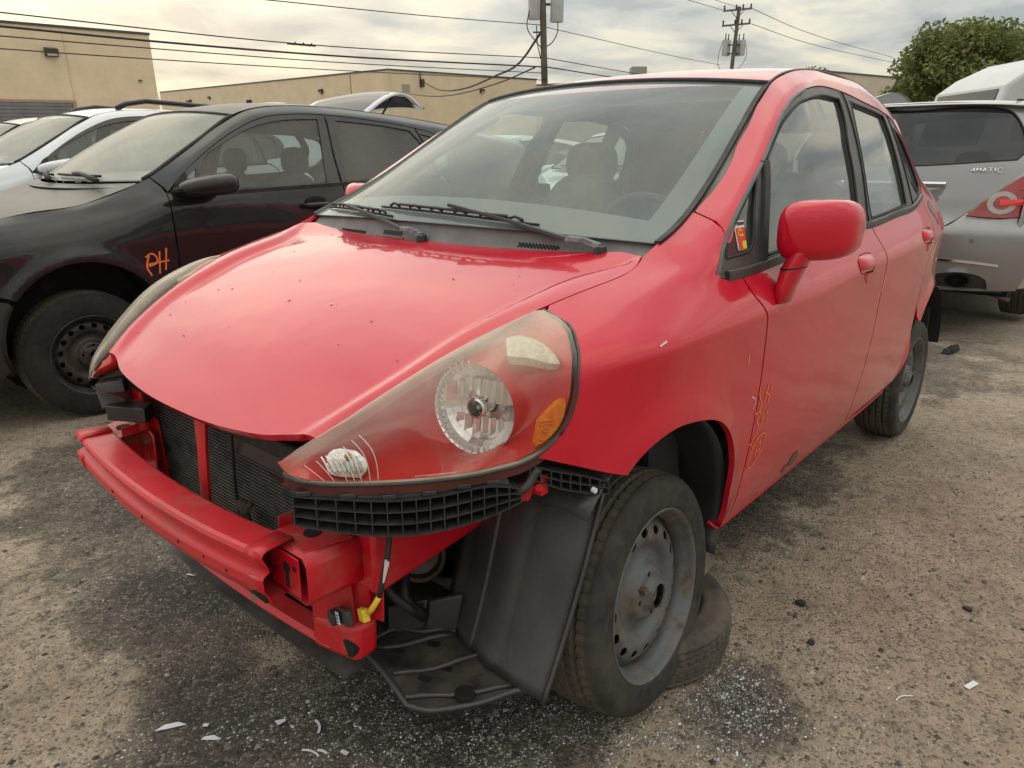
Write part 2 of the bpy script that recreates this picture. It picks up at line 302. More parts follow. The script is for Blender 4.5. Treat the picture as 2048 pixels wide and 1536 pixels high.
# ---------------------------------------------------------------- objects and mesh helpers
COL=scene.collection
def tag(o,label=None,cat=None,group=None,kind=None):
    if label: o['label']=label
    if cat: o['category']=cat
    if group: o['group']=group
    if kind: o['kind']=kind
    return o
def empty(name,loc=(0,0,0),rz=0,label=None,cat=None,group=None):
    o=bpy.data.objects.new(name,None); COL.objects.link(o); o.location=loc; o.rotation_euler=(0,0,rz); o.empty_display_size=.2
    return tag(o,label,cat,group)
class MB:
    """collects geometry that becomes one mesh object"""
    def __init__(s): s.v=[]; s.f=[]; s.mi=[]; s.cur=0
    def add(s,vs,fs,m=None):
        k=len(s.v); s.v+=[tuple(map(float,p)) for p in vs]; s.f+=[tuple(i+k for i in f) for f in fs]; s.mi+=[s.cur if m is None else m]*len(fs); return s
    def box(s,c,size,M=None,m=None):
        c=Vector(c); h=Vector(size)*.5
        vs=[Vector((x*h.x,y*h.y,z*h.z)) for x in(-1,1) for y in(-1,1) for z in(-1,1)]
        if M is not None: vs=[M@p for p in vs]
        return s.add([c+p for p in vs],[(0,1,3,2),(4,6,7,5),(0,4,5,1),(2,3,7,6),(0,2,6,4),(1,5,7,3)],m)
    def hexa(s,p,m=None):
        """8 corners: bottom 0-3 ccw, top 4-7 ccw"""
        return s.add(p,[(3,2,1,0),(4,5,6,7),(0,1,5,4),(1,2,6,5),(2,3,7,6),(3,0,4,7)],m)
    def ring(s,c,axis,r,n,ref=None):
        a=Vector(axis).normalized(); e=a.orthogonal().normalized() if ref is None else (Vector(ref)-a*a.dot(Vector(ref))).normalized(); g=a.cross(e)
        return [Vector(c)+r*(math.cos(2*math.pi*i/n)*e+math.sin(2*math.pi*i/n)*g) for i in range(n)]
    def cyl(s,p0,p1,r0,r1=None,n=12,cap=True,m=None):
        r1=r0 if r1 is None else r1; p0=Vector(p0); p1=Vector(p1); a=p1-p0
        A=s.ring(p0,a,r0,n); B=s.ring(p1,a,r1,n)
        fs=[(i,(i+1)%n,n+(i+1)%n,n+i) for i in range(n)]
        if cap: fs+=[tuple(range(n-1,-1,-1)),tuple(range(n,2*n))]
        return s.add(A+B,fs,m)
    def lathe(s,prof,c=(0,0,0),axis=(0,1,0),n=32,ref=None,close=False,m=None):
        """prof [(offset along axis, radius)...]"""
        a=Vector(axis).normalized(); c=Vector(c); vs=[]
        for h,r in prof: vs+=s.ring(c+a*h,a,max(r,1e-5),n,ref)
        fs=[]; K=len(prof)
        for j in range(K if close else K-1):
            j2=(j+1)%K
            for i in range(n): fs.append((j*n+i,j*n+(i+1)%n,j2*n+(i+1)%n,j2*n+i))
        return s.add(vs,fs,m)
    def tube(s,pts,r,n=8,m=None,cap=True):
        pts=[Vector(p) for p in pts]; K=len(pts); rs=r if hasattr(r,'__len__') else [r]*K; vs=[]; ref=None
        for k,p in enumerate(pts):
            d=(pts[min(k+1,K-1)]-pts[max(k-1,0)]).normalized()
            if ref is None: ref=d.orthogonal()
            ref=(ref-d*d.dot(ref)).normalized(); g=d.cross(ref)
            vs+=[p+float(rs[k])*(math.cos(2*math.pi*i/n)*ref+math.sin(2*math.pi*i/n)*g) for i in range(n)]
        fs=[(k*n+i,k*n+(i+1)%n,(k+1)*n+(i+1)%n,(k+1)*n+i) for k in range(K-1) for i in range(n)]
        if cap: fs+=[tuple(range(n-1,-1,-1)),tuple(range((K-1)*n,K*n))]
        return s.add(vs,fs,m)
    def sweep(s,prof,frames,closed=True,m=None,cap=False):
        """prof [(a,b)], frames [(origin,ea,eb)]"""
        n=len(prof); vs=[Vector(o)+Vector(ea)*float(a)+Vector(eb)*float(b) for o,ea,eb in frames for a,b in prof]
        fs=[]; L=n if closed else n-1
        for k in range(len(frames)-1):
            for i in range(L): fs.append((k*n+i,k*n+(i+1)%n,(k+1)*n+(i+1)%n,(k+1)*n+i))
        if cap and closed: fs+=[tuple(range(n-1,-1,-1)),tuple(range((len(frames)-1)*n,len(frames)*n))]
        return s.add(vs,fs,m)
    def prism(s,outline,o,ea,eb,en,th,m=None):
        """flat outline [(a,b)] in plane o,ea,eb, thickness th along en"""
        o=Vector(o);ea=Vector(ea);eb=Vector(eb);en=Vector(en); n=len(outline)
        A=[o+ea*float(a)+eb*float(b) for a,b in outline]; B=[p+en*th for p in A]
        return s.add(A+B,[tuple(range(n-1,-1,-1)),tuple(range(n,2*n))]+[(i,(i+1)%n,n+(i+1)%n,n+i) for i in range(n)],m)
    def grid(s,fn,us,vs_,m=None,flip=False):
        nu,nv=len(us),len(vs_); P=[fn(u,v) for u in us for v in vs_]
        fs=[(i*nv+j,(i+1)*nv+j,(i+1)*nv+j+1,i*nv+j+1) for i in range(nu-1) for j in range(nv-1)]
        if flip: fs=[f[::-1] for f in fs]
        return s.add(P,fs,m)
    def build(s,name,mats,parent=None,smooth=True,bevel=0,auto=35,seg=2,recalc=True):
        me=bpy.data.meshes.new(name); me.from_pydata(s.v,[],s.f)
        mats=mats if isinstance(mats,(list,tuple)) else [mats]
        for q in mats: me.materials.append(MATS[q])
        if len(mats)>1: me.polygons.foreach_set('material_index',s.mi)
        if recalc:
            bm=bmesh.new(); bm.from_mesh(me); bmesh.ops.recalc_face_normals(bm,faces=bm.faces); bm.to_mesh(me); bm.free()
        if smooth:
            me.polygons.foreach_set('use_smooth',[True]*len(me.polygons))
            if auto: me.set_sharp_from_angle(angle=R_(auto))
        me.update()
        o=bpy.data.objects.new(name,me); COL.objects.link(o)
        if parent is not None: o.parent=parent
        if bevel:
            b=o.modifiers.new('bevel','BEVEL'); b.width=bevel; b.segments=seg; b.limit_method='ANGLE'; b.angle_limit=R_(40)
        return o
def link_copy(o,parent=None):
    c=o.copy(); COL.objects.link(c); c.parent=parent; return c
def copy_tree(o,parent=None):
    c=link_copy(o,parent)
    for ch in list(o.children): copy_tree(ch,c)
    return c
def inpoly(px,py,poly):
    x=np.asarray(px); y=np.asarray(py); r=np.zeros(x.shape,bool); n=len(poly)
    for i in range(n):
        x0,y0=poly[i]; x1,y1=poly[(i+1)%n]
        if y0==y1: continue
        c=((y0>y)!=(y1>y))&(x<(x1-x0)*(y-y0)/(y1-y0)+x0); r^=c
    return r
def dist_to(px,py,poly):
    d=np.full(np.shape(px),1e9); n=len(poly)
    for i in range(n):
        a=np.array(poly[i]); b=np.array(poly[(i+1)%n]); e=b-a; L=e@e
        if L<1e-12: continue
        t=np.clip(((px-a[0])*e[0]+(py-a[1])*e[1])/L,0,1); d=np.minimum(d,np.hypot(px-a[0]-t*e[0],py-a[1]-t*e[1]))
    return d
def smooth_loop(pts,sharp=(),step=.012,closed=True):
    """Catmull-Rom resampling of a polyline; indices in `sharp` stay corners; 's' marks straight legs"""
    P=[np.array(p,float) for p in pts]; n=len(P); out=[]
    for i in range(n if closed else n-1):
        p1=P[i]; p2=P[(i+1)%n]
        p0=P[(i-1)%n] if not(i in sharp) and (closed or i>0) else 2*p1-p2
        p3=P[(i+2)%n] if not((i+1)%n in sharp) and (closed or i+2<n) else 2*p2-p1
        k=max(1,int(np.linalg.norm(p2-p1)/step))
        # centripetal-ish tangents keep long/short legs from overshooting
        d1=np.linalg.norm(p2-p1); d0=max(np.linalg.norm(p1-p0),1e-6); d2=max(np.linalg.norm(p3-p2),1e-6)
        m1=((p1-p0)/d0+(p2-p1)/max(d1,1e-6)); m1=m1/max(np.linalg.norm(m1),1e-6)*d1
        m2=((p2-p1)/max(d1,1e-6)+(p3-p2)/d2); m2=m2/max(np.linalg.norm(m2),1e-6)*d1
        for j in range(k):
            t=j/k; out.append((2*t**3-3*t**2+1)*p1+(t**3-2*t**2+t)*m1+(-2*t**3+3*t**2)*p2+(t**3-t**2)*m2)
    if not closed: out.append(P[-1])
    return [tuple(float(w) for w in q) for q in out]
def tri_region(outer,holes,sp,extra=None):
    """constrained triangulation of a 2-D region; returns verts (n,2), faces, boundary loops (index lists)"""
    xs=[p[0] for p in outer]; ys=[p[1] for p in outer]
    spx,spy=sp if hasattr(sp,'__len__') else (sp,sp)
    gx=np.arange(min(xs)+spx*.5,max(xs),spx); gy=np.arange(min(ys)+spy*.5,max(ys),spy)
    X,Y=np.meshgrid(gx,gy); X=X+((np.arange(len(gy))%2)*spx*.5)[:,None]; X=X.ravel(); Y=Y.ravel()
    ok=inpoly(X,Y,outer)&(dist_to(X,Y,outer)>.45*min(spx,spy))
    for h in holes: ok&=~inpoly(X,Y,h)&(dist_to(X,Y,h)>.45*min(spx,spy))
    verts=[]; edges=[]
    for L in [outer]+list(holes):
        k=len(verts); n=len(L); verts+=[Vector(p) for p in L]; edges+=[(k+i,k+(i+1)%n) for i in range(n)]
    if extra is not None and len(extra):
        ex=np.array(extra); k=inpoly(ex[:,0],ex[:,1],outer)&(dist_to(ex[:,0],ex[:,1],outer)>.25*min(spx,spy))
        for h in holes: k&=~inpoly(ex[:,0],ex[:,1],h)&(dist_to(ex[:,0],ex[:,1],h)>.25*min(spx,spy))
        ex=ex[k]
        if len(ex):
            lo,hi=ex[:,1].min(),ex[:,1].max(); sx=np.argsort(ex[:,0])
            c0=np.interp(X,ex[sx,0],ex[sx,1]); ok&=~(np.abs(Y-c0)<.030)|(X<ex[:,0].min())|(X>ex[:,0].max())
            verts+=[Vector((a,b)) for a,b in ex]
    verts+=[Vector((a,b)) for a,b in zip(X[ok],Y[ok])]
    v,e,f,ov,oe,of=delaunay_2d_cdt(verts,edges,[],0,1e-6)
    V=np.array([(p.x,p.y) for p in v]); F=np.array([q for q in f if len(q)==3])
    c=V[F].mean(1); keep=inpoly(c[:,0],c[:,1],outer)
    for h in holes: keep&=~inpoly(c[:,0],c[:,1],h)
    F=F[keep]
    cnt={}
    for t in F:
        for a,b in ((t[0],t[1]),(t[1],t[2]),(t[2],t[0])): cnt[(a,b)]=1
    bd=[(a,b) for (a,b) in cnt if (b,a) not in cnt]
    return V,F,bd
def panel(name,outer,fn,mat,parent,sp=.022,holes=(),th=.014,flip=False,off=0.,mirror=False,extra=None):
    """sheet-metal panel: region of the (u,v) plane carried onto surface fn, with a returned flange of depth th"""
    V,F,bd=tri_region(outer,holes,sp,extra)
    u,v=V[:,0],V[:,1]; P=np.stack(fn(u,v),1); e=1e-3
    du=np.stack(fn(u+e,v),1)-np.stack(fn(u-e,v),1); dv=np.stack(fn(u,v+e),1)-np.stack(fn(u,v-e),1)
    N=np.cross(du,dv); N/=np.linalg.norm(N,axis=1)[:,None]+1e-12
    if flip: N=-N; F=F[:,::-1]; bd=[(b,a) for a,b in bd]
    P=P+N*off
    vs=[tuple(p) for p in P]; fs=[tuple(int(i) for i in t) for t in F]; k=len(vs)
    if th:
        idx={}
        for a,b in bd:
            for q in (a,b):
                if q not in idx:
                    idx[q]=len(vs); vs.append(tuple(P[q])); vs.append(tuple(P[q]-N[q]*th))
        for a,b in bd: fs.append((idx[b],idx[a],idx[a]+1,idx[b]+1))
    if mirror: vs=[(x,-y,z) for x,y,z in vs]; fs=[f[::-1] for f in fs]
    me=bpy.data.meshes.new(name); me.from_pydata(vs,[],fs); me.materials.append(MATS[mat])
    me.polygons.foreach_set('use_smooth',[True]*len(me.polygons)); me.update()
    o=bpy.data.objects.new(name,me); COL.objects.link(o); o.parent=parent
    return o
def panelL(loft,name,outer,mat,parent,sp=.022,holes=(),th=.014,off=0.,bulge=None):
    """panel on a lofted body side; outline given in side view (x,z)"""
    cv=lambda L:[(x,.1*v) for (x,z),v in zip(L,loft.v_of(np.array([q[0] for q in L]),np.array([q[1] for q in L])))]
    O=cv(outer)
    def fn(x,w):
        return loft.at(x,np.asarray(w)/.1)
    if bulge:
        amp,dist=bulge; LP=[(q[0],q[1]*1.0) for q in outer]
        def fn2(x,w):
            X,Y,Z=fn(x,w); e=1e-3
            du=np.stack(fn(np.asarray(x)+e,w),1)-np.stack(fn(np.asarray(x)-e,w),1); dv=np.stack(fn(x,np.asarray(w)+e),1)-np.stack(fn(x,np.asarray(w)-e),1)
            N=np.cross(dv,du); N/=np.linalg.norm(N,axis=1)[:,None]+1e-12
            d=dist_to(np.asarray(x),np.asarray(w),O); k=amp*(1-np.exp(-d/dist))
            return X+N[:,0]*k,Y+N[:,1]*k,Z+N[:,2]*k
        return panel(name,O,fn2,mat,parent,sp,[cv(h) for h in holes],th,True,off)
    ex=None
    if getattr(loft,'crease',None) is not None and mat=='red_paint':
        xs=np.arange(min(q[0] for q in outer),max(q[0] for q in outer),.018); xs=xs[xs<.24]
        if len(xs):
            zc=loft.crease(xs); ex=[]
            for dz in (0,.005,.011,.019,.030,-.005,-.011,-.019,-.030): ex+=cv([(a,b+dz) for a,b in zip(xs,zc)])
    return panel(name,O,fn,mat,parent,sp,[cv(h) for h in holes],th,True,off,False,ex)
def flipy(o,name=None,parent=None):
    """mirror image of a part on the other side of the car"""
    me=o.data.copy(); co=np.empty(len(me.vertices)*3); me.vertices.foreach_get('co',co); co=co.reshape(-1,3); co[:,1]*=-1
    me.vertices.foreach_set('co',co.ravel()); me.flip_normals(); me.update()
    c=bpy.data.objects.new(name or o.name.split('.')[0],me); COL.objects.link(c); c.parent=parent if parent is not None else o.parent
    for mo in o.modifiers:
        if mo.type=='BEVEL':
            b=c.modifiers.new('bevel','BEVEL'); b.width=mo.width; b.segments=mo.segments; b.limit_method='ANGLE'; b.angle_limit=mo.angle_limit
    return c
def stroke(mb,pts,fn,w=.004,lift=.0012,n=1):
    """marker stroke: flat ribbon following a surface; pts in surface coords"""
    pts=[np.array(p,float) for p in pts]; V=[];K=len(pts)
    for k in range(K):
        d=pts[min(k+1,K-1)]-pts[max(k-1,0)]; d/=np.linalg.norm(d)+1e-9; q=np.array([-d[1],d[0]])*w*.5
        for s_ in (-1,1):
            a,b=pts[k]+s_*q; V.append(fn(a,b,lift))
    mb.add(V,[(2*k,2*k+1,2*k+3,2*k+2) for k in range(K-1)])
def spl(pts,step=.01): return smooth_loop(pts,(),step,False)
# ---- red hatchback skin ----
PLAN=[(.70,.36),(.674,.44),(.65,.49),(.6,.56),(.5,.645),(.4,.715),(.3,.77),(.17,.813),(.05,.833),(-.1,.838),(-.4,.838),(-1.6,.838),(-2.0,.834),(-2.3,.822),(-2.55,.79),(-2.7,.745),(-2.85,.66)]
rL0=[(x,y-.075,.18) for x,y in PLAN]; rL1=[(x,y-.035,.28) for x,y in PLAN]; rL2=[(x,y-.01,.45) for x,y in PLAN]
rL3=[(x,y,.645) for x,y in PLAN]
rL4=[(0.68,0.43,0.655),(0.65,0.48,0.668),(0.6,0.545,0.69),(0.5,0.632,0.735),(0.4,0.702,0.78),(0.3,0.758,0.805),(0.2,0.797,0.82),(0.1,0.825,0.827),(0,0.838,0.828),(-0.4,0.842,0.828),(-0.8,0.842,0.828),(-1.14,0.842,0.845),(-1.42,0.842,0.854),(-2.0,0.838,0.869),(-2.3,0.824,0.875),(-2.55,0.792,0.88),(-2.7,0.745,0.88),(-2.85,0.66,0.88)]
rL5=[(0.68,0.427,0.66),(0.65,0.472,0.68),(0.6,0.525,0.703),(0.5,0.598,0.762),(0.4,0.657,0.814),(0.3,0.712,0.844),(0.2,0.745,0.867),(0.1,0.765,0.882),(0,0.778,0.898),(-0.1,0.787,0.912),(-0.25,0.797,0.928),(-0.4,0.803,0.922),(-0.55,0.803,0.926),(-1.3,0.795,0.966),(-2.0,0.787,0.994),(-2.3,0.765,1.02),(-2.55,0.72,1.04),(-2.7,0.67,1.04),(-2.85,0.59,1.04)]
rL6=[(0.68,0.424,0.664),(0.65,0.462,0.686),(0.6,0.502,0.712),(0.5,0.56,0.773),(0.4,0.614,0.8265),(0.3,0.66,0.86),(0.2,0.69,0.889),(0.1,0.712,0.908),(0,0.735,0.924),(-0.1,0.745,0.944),(-0.25,0.785,0.96),(-0.4,0.78,0.99),(-0.6,0.763,1.05),(-0.8,0.748,1.1),(-1.0,0.738,1.14),(-1.2,0.735,1.15),(-1.8,0.733,1.15),(-2.0,0.727,1.15),(-2.2,0.713,1.15),(-2.4,0.667,1.15),(-2.6,0.58,1.15),(-2.85,0.48,1.15)]
rL7=[(0.68,0.422,0.667),(0.65,0.452,0.688),(0.6,0.485,0.716),(0.5,0.54,0.777),(0.4,0.588,0.831),(0.3,0.62,0.866),(0.2,0.655,0.897),(0.1,0.682,0.918),(0,0.705,0.935),(-0.1,0.708,0.957),(-0.25,0.757,0.988),(-0.4,0.748,1.064),(-0.6,0.715,1.178),(-0.8,0.676,1.29),(-1.0,0.645,1.365),(-1.2,0.618,1.408),(-1.5,0.612,1.41),(-1.8,0.612,1.405),(-2.0,0.607,1.395),(-2.2,0.592,1.375),(-2.4,0.555,1.34),(-2.6,0.5,1.3),(-2.85,0.42,1.24)]
EDGE=[(0.68,0.42,0.669),(0.65,0.44,0.689),(0.619,0.457,0.707),(0.562,0.488,0.744),(0.478,0.525,0.791),(0.386,0.56,0.835),(0.327,0.579,0.859),(0.246,0.608,0.887),(0.197,0.624,0.902),(0.1,0.65,0.926),(0.03,0.667,0.94),(-0.035,0.678,0.952),(-0.085,0.677,0.965),(-0.13,0.667,0.983),(-0.213,0.668,1.016),(-0.368,0.654,1.078),(-0.615,0.616,1.209),(-0.836,0.58,1.339),(-0.963,0.562,1.402),(-1.115,0.549,1.447),(-1.4,0.54,1.478),(-1.8,0.535,1.475),(-2.0,0.53,1.46),(-2.2,0.52,1.43),(-2.4,0.5,1.39),(-2.6,0.47,1.34),(-2.85,0.41,1.27)]
def crease_z(x): return nspline([.3,.1,-.4,-.8,-1.14,-1.42,-2.0,-2.6],[.815,.825,.828,.828,.846,.855,.869,.89],x)
def red_bump(x,z):
    zc=crease_z(x)
    w=1/(1+np.exp(np.clip((x-.20)/.05,-40,40))); d=(z-zc)/.05
    y=w*.012*np.exp(-np.sqrt(d*d+.02))                                                   # pressed body crease
    for (ax,az,R) in ((-.01,.325,.335),(-2.45,.30,.33)):                                # flared arch lips
        r=np.sqrt((x-ax)**2+(z-az)**2); y=y+.012*np.exp(-((r-R)/.045)**2)*(z>.25)*(np.abs(x-ax)<.45)
    return y
RL=Loft([rL0,rL1,rL2,rL3,rL4,rL5,rL6,rL7,EDGE],-2.86,.70,bump=red_bump)
side=RL.side; RL.crease=crease_z
def edge_y(x): return nspline([p[0] for p in EDGE],[p[1] for p in EDGE],x)
def edge_z(x): return nspline([p[0] for p in EDGE],[p[2] for p in EDGE],x)
HC=[(.70,.640),(.66,.672),(.62,.702),(.55,.748),(.45,.804),(.3,.868),(.15,.918),(0,.957),(-.1,.978),(-.2,.995)]
CY=[(.70,.34),(.616,.40),(.53,.45),(.44,.487),(.27,.520),(.145,.547),(0,.575),(-.06,.61),(-.1,.635),(-.2,.66)]
CZ=[(.70,.645),(.616,.697),(.53,.742),(.44,.790),(.27,.858),(.145,.895),(0,.929),(-.06,.946),(-.1,.960),(-.2,.985)]
def hood(x,y):
    x=np.asarray(x,float); y=np.abs(np.asarray(y,float))
    ye=edge_y(x); ze=edge_z(x); zc=nspline(*zip(*HC),x); cy=np.minimum(nspline(*zip(*CY),x),ye-.02)
    k=np.clip((ye-cy-.02)/.05,0,1)*np.clip((.625-x)/.07,0,1)
    cz=ze-.002-.012*k
    t=np.clip(y/cy,0,1.6); inner=zc+(cz-zc)*t**2.2
    s=np.clip((y-cy)/(ye-cy),-.5,1.3)
    outer=ze+.010*k*(1-np.clip(s,0,1.3)**2)-.006*k*(1-np.clip(s,0,1))**2
    w=1/(1+np.exp(-np.clip((y-cy-.010)/.0055,-40,40)))
    return inner*(1-w)+outer*w
def roof(x,y):
    x=np.asarray(x,float); y=np.asarray(y,float)
    ye=edge_y(x); ze=edge_z(x); c=nspline([-.8,-.93,-1.1,-1.5,-2.0,-2.6],[.045,.038,.028,.022,.024,.03],x)
    t=np.clip(np.abs(y)/ye,0,1.1)
    return ze+c*(1-t**2.4)
WB=(-.185,.667,1.005); WT=(-.963,.562,1.402); WBC=(-.088,0,1.022); WTC=(-.875,0,1.428)
def wshield(s,t):
    """s -1..1 across, t 0 bottom ..1 top"""
    s=np.asarray(s,float); t=np.asarray(t,float)
    xe=WB[0]+(WT[0]-WB[0])*t; ye=edge_y(xe); ze=edge_z(xe)
    xc=WBC[0]+(WTC[0]-WBC[0])*t; zc=WBC[2]+(WTC[2]-WBC[2])*t+.055*np.sin(np.pi*t)
    q=np.abs(s)**2.2
    return xc+(xe-xc)*q, ye*s, zc+(ze-zc)*q
# ================================================================ wheels
def tyre_obj(parent,R=.290,ri=.200,wd=.178,mat=('tyre_tread','tyre_side'),na=252,blocks=63,name='tyre'):
    """axis +y, outer face towards +y at y=0, width wd towards -y; moulded tread"""
    mb=MB(); ys=[];prof=[]
    # side walls and tread profile, outer bead -> tread -> inner bead
    side_o=[(.0-.012,ri-.004),(.000,ri+.004),(.004,ri+.012),(.003,ri+.022),(.0045,ri+.035),(.006,ri+.052),(.003,ri+(R-ri)*.72),(-.006,ri+(R-ri)*.86),(-.016,R-.006)]
    ncols=29; t=np.linspace(0,1,ncols); tread=[]
    for q in t:
        y=-.022-(wd-.044)*q; crown=R-.006*(2*q-1)**4-.002*(2*q-1)**2; tread.append((y,crown,q))
    side_i=[(-wd-y,r) for y,r in side_o][::-1]
    cols=[(y,r,None) for y,r in side_o]+tread+[(y,r,None) for y,r in side_i]
    grooves=(.20,.40,.60,.80)
    V=[];F=[];mi=[]
    for a in range(na):
        th=2*math.pi*a/na; c,s_=math.cos(th),math.sin(th); ph=(a*blocks/na)%1.
        for k,(y,r,q) in enumerate(cols):
            rr=r
            if q is not None:
                if min(abs(q-g) for g in grooves)<.022: rr-=.0075
                else:
                    sh=ph+(.35*abs(q-.5) if .2<q<.8 else .22*abs(q-.5)); wlat=.11
                    if (sh%1.)<wlat and (q<.2 or q>.8 or int(q*5)%2==1): rr-=.0045
            elif R-.012<r: rr=r-(.0014 if (ph%1.)<.11 else 0)
            V.append((rr*c,y,rr*s_))
    n=len(cols); o=len(side_o)
    for a in range(na):
        b=(a+1)%na
        for k in range(n-1):
            F.append((a*n+k,b*n+k,b*n+k+1,a*n+k+1)); mi.append(0 if o-1<=k<=n-o else 1)
    mb.v=V; mb.f=F; mb.mi=mi
    return mb.build(name,list(mat),parent,auto=40)
def rim_obj(parent,ri=.2025,wd=.15,mat='steel_wheel',holes=16,hr=.0115,hc=.148,name='rim'):
    """pressed steel wheel, axis +y, outer lip at y=0"""
    prof=[(0,.019),(.034,.020),(.036,-.002),(.060,-.004),(.075,-.028),(.100,-.034),(.118,-.020),(.134,-.014),(.160,-.020),(.172,-.034),(.182,-.040)]
    f=lambda r: pchip([p[0] for p in prof],[p[1] for p in prof],r)
    def disc(u,v):
        r=np.sqrt(u*u+v*v); return u, f(r)-.016+np.zeros_like(u), v
    cir=lambda cx,cy,r,n,sq=1,an=0:[(cx+r*math.cos(a)*math.cos(an)-r*sq*math.sin(a)*math.sin(an),cy+r*math.cos(a)*math.sin(an)+r*sq*math.sin(a)*math.cos(an)) for a in np.linspace(0,2*math.pi,n,endpoint=False)]
    hs=[cir(hc*math.cos(a),hc*math.sin(a),hr,10,1.35,a) for a in np.linspace(0,2*math.pi,holes,endpoint=False)]
    hs.append(cir(0,0,.029,20))
    hs+=[cir(.05*math.cos(a),.05*math.sin(a),.0075,8) for a in np.linspace(.3,2*math.pi+.3,4,endpoint=False)]
    d=panel(name,cir(0,0,.181,72),disc,mat,parent,sp=.0085,holes=hs,th=.004,flip=True)
    mb=MB(); k=ri/.2025
    mb.lathe([(-.060,.181*k),(-.045,.180*k),(-.034,.180*k),(-.022,.186*k),(-.012,.194*k),(-.004,.196*k),(.000,.2000*k),(.003,.2045*k),(.001,.207*k),(-.004,.2055*k),(-.008,.200*k),(-.02,.196*k),(-wd+.02,.192*k),(-wd,.205*k)],n=72)
    b=mb.build('rim_barrel',mat,d,auto=50)
    return d
def noisy_tyre(name,col,dusty):
    b=NB(name); n=b.noise(7,7,.62); n2=b.noise(55,5,.6)
    c=b.mix(b.ramp(n,[(.35,0),(.72,dusty)]),b.ramp(n2,[(.3,tuple(q*.75 for q in col)),(.7,tuple(q*1.3 for q in col))]),(.155,.125,.095))
    p=b.pbsdf(Base_Color=c,Roughness=.78,Normal=b.bump(n2,.3,.003)); p.inputs['Specular IOR Level'].default_value=.35
    return b.done(p)
noisy_tyre('tyre_side',(.022,.022,.023),.35); noisy_tyre('tyre_tread',(.060,.052,.043),.75); noisy_tyre('tyre_dusty',(.05,.046,.04),1.0); noisy_tyre('tyre_black',(.014,.014,.014),.15)
def wheel_steel(name,col,rust):
    b=NB(name); n=b.noise(11,8,.65); n2=b.noise(40,6,.6)
    c=b.ramp(b.noise(5,5),[(.3,tuple(q*.75 for q in col)),(.7,tuple(q*1.25 for q in col))])
    f=b.math('MULTIPLY',b.ramp(n,[(.42,0),(.60,1)]),rust,True)
    c=b.mix(f,c,b.ramp(n2,[(.3,(.075,.05,.035)),(.7,(.21,.16,.12))]))
    p=b.pbsdf(Base_Color=c,Roughness=b.math('ADD',.42,b.math('MULTIPLY',f,.4)),Metallic=.15,Normal=b.bump(b.math('ADD',n2,f),.25,.003))
    return b.done(p)
wheel_steel('steel_wheel',(.105,.118,.128),.8); wheel_steel('black_wheel',(.028,.027,.027),.25)
def make_wheel(parent,loc,steer=0,camber=0,R=.290,ri=.2025,wd=.178,mats=('tyre_tread','tyre_side'),rim='steel_wheel',name='wheel',spin=0,hub=True):
    w=bpy.data.objects.new(name,None); COL.objects.link(w); w.parent=parent; w.location=loc; w.empty_display_size=.1
    n=Vector((math.sin(steer)*math.cos(camber),math.cos(steer)*math.cos(camber),math.sin(camber)))
    e=n.cross(Vector((0,0,1))).normalized(); u=e.cross(n)
    M=Matrix((e,n,u)).transposed()      # local x->e, y->n, z->u
    w.rotation_euler=(M@Matrix.Rotation(spin,3,'Y')).to_euler()
    t=tyre_obj(w,R,ri,wd,mats); r=rim_obj(w,ri,mat=rim)
    if hub:
        mb=MB(); mb.lathe([(-.034,.014),(-.022,.016),(-.014,.024),(-.016,.030),(-.030,.034),(-.06,.055),(-.11,.06)],n=24); mb.build('hub','rusty_iron',w,auto=40)
        mb=MB(); mb.lathe([(-.075,0),(-.075,.165),(-.095,.170),(-.14,.170)],n=40); mb.build('dark_drum_backing','dark_void',w,auto=40)  # near-black drum face, added as backing so the rim holes look dark
        for a in (.95,):
            mb=MB(); p=Vector((.05*math.cos(a),0,.05*math.sin(a))); mb.lathe([(-.04,.007),(-.026,.007),(-.026,.0115),(-.006,.0105),(-.006,.006),(-.008,.0)],c=p,n=6); mb.build('lug_nut','rusty_iron',w,auto=20)
    return w
# ================================================================ the red hatchback
CARL='dismantled red hatchback with its front bumper removed, in the foreground'
red=empty('red_hatchback',(0,0,GZ),0,CARL,'car')
fnS=lambda x,z:(x,side(x,z),z)
fnSl=lambda a,b,l:(float(a),float(side(a,b))+l,float(b))
def sloop(pts,sharp=(),step=.014): return smooth_loop(pts,sharp,step)
# ---- outlines in side view (x forward, z up)
ARCH=[(-.352,.30),(-.335,.38),(-.328,.463),(-.31,.51),(-.281,.553),(-.236,.592),(-.179,.62),(-.127,.635),(-.058,.648),(.003,.653),(.083,.64),(.126,.618),(.154,.591)]
LENSR=[(.349,.671),(.334,.679),(.301,.707),(.28,.741),(.268,.777),(.258,.82),(.229,.856),(.197,.886),(.186,.9045)]
GAP=[(.186,.9045),(.151,.924),(.092,.937),(.027,.949),(-.035,.960),(-.085,.972),(-.118,.984),(-.128,.990)]
def off_poly(pts,d):
    """shrink a closed loop by d"""
    P=np.array(pts); n=len(P); A=.5*np.sum(P[:,0]*np.roll(P[:,1],-1)-np.roll(P[:,0],-1)*P[:,1]); s_=1 if A>0 else -1
    a=P-np.roll(P,1,0); b=np.roll(P,-1,0)-P
    a/=np.linalg.norm(a,axis=1)[:,None]+1e-9; b/=np.linalg.norm(b,axis=1)[:,None]+1e-9
    N=np.stack([-(a+b)[:,1],(a+b)[:,0]],1); N/=np.linalg.norm(N,axis=1)[:,None]+1e-9
    return [tuple(q) for q in P+N*d*s_]
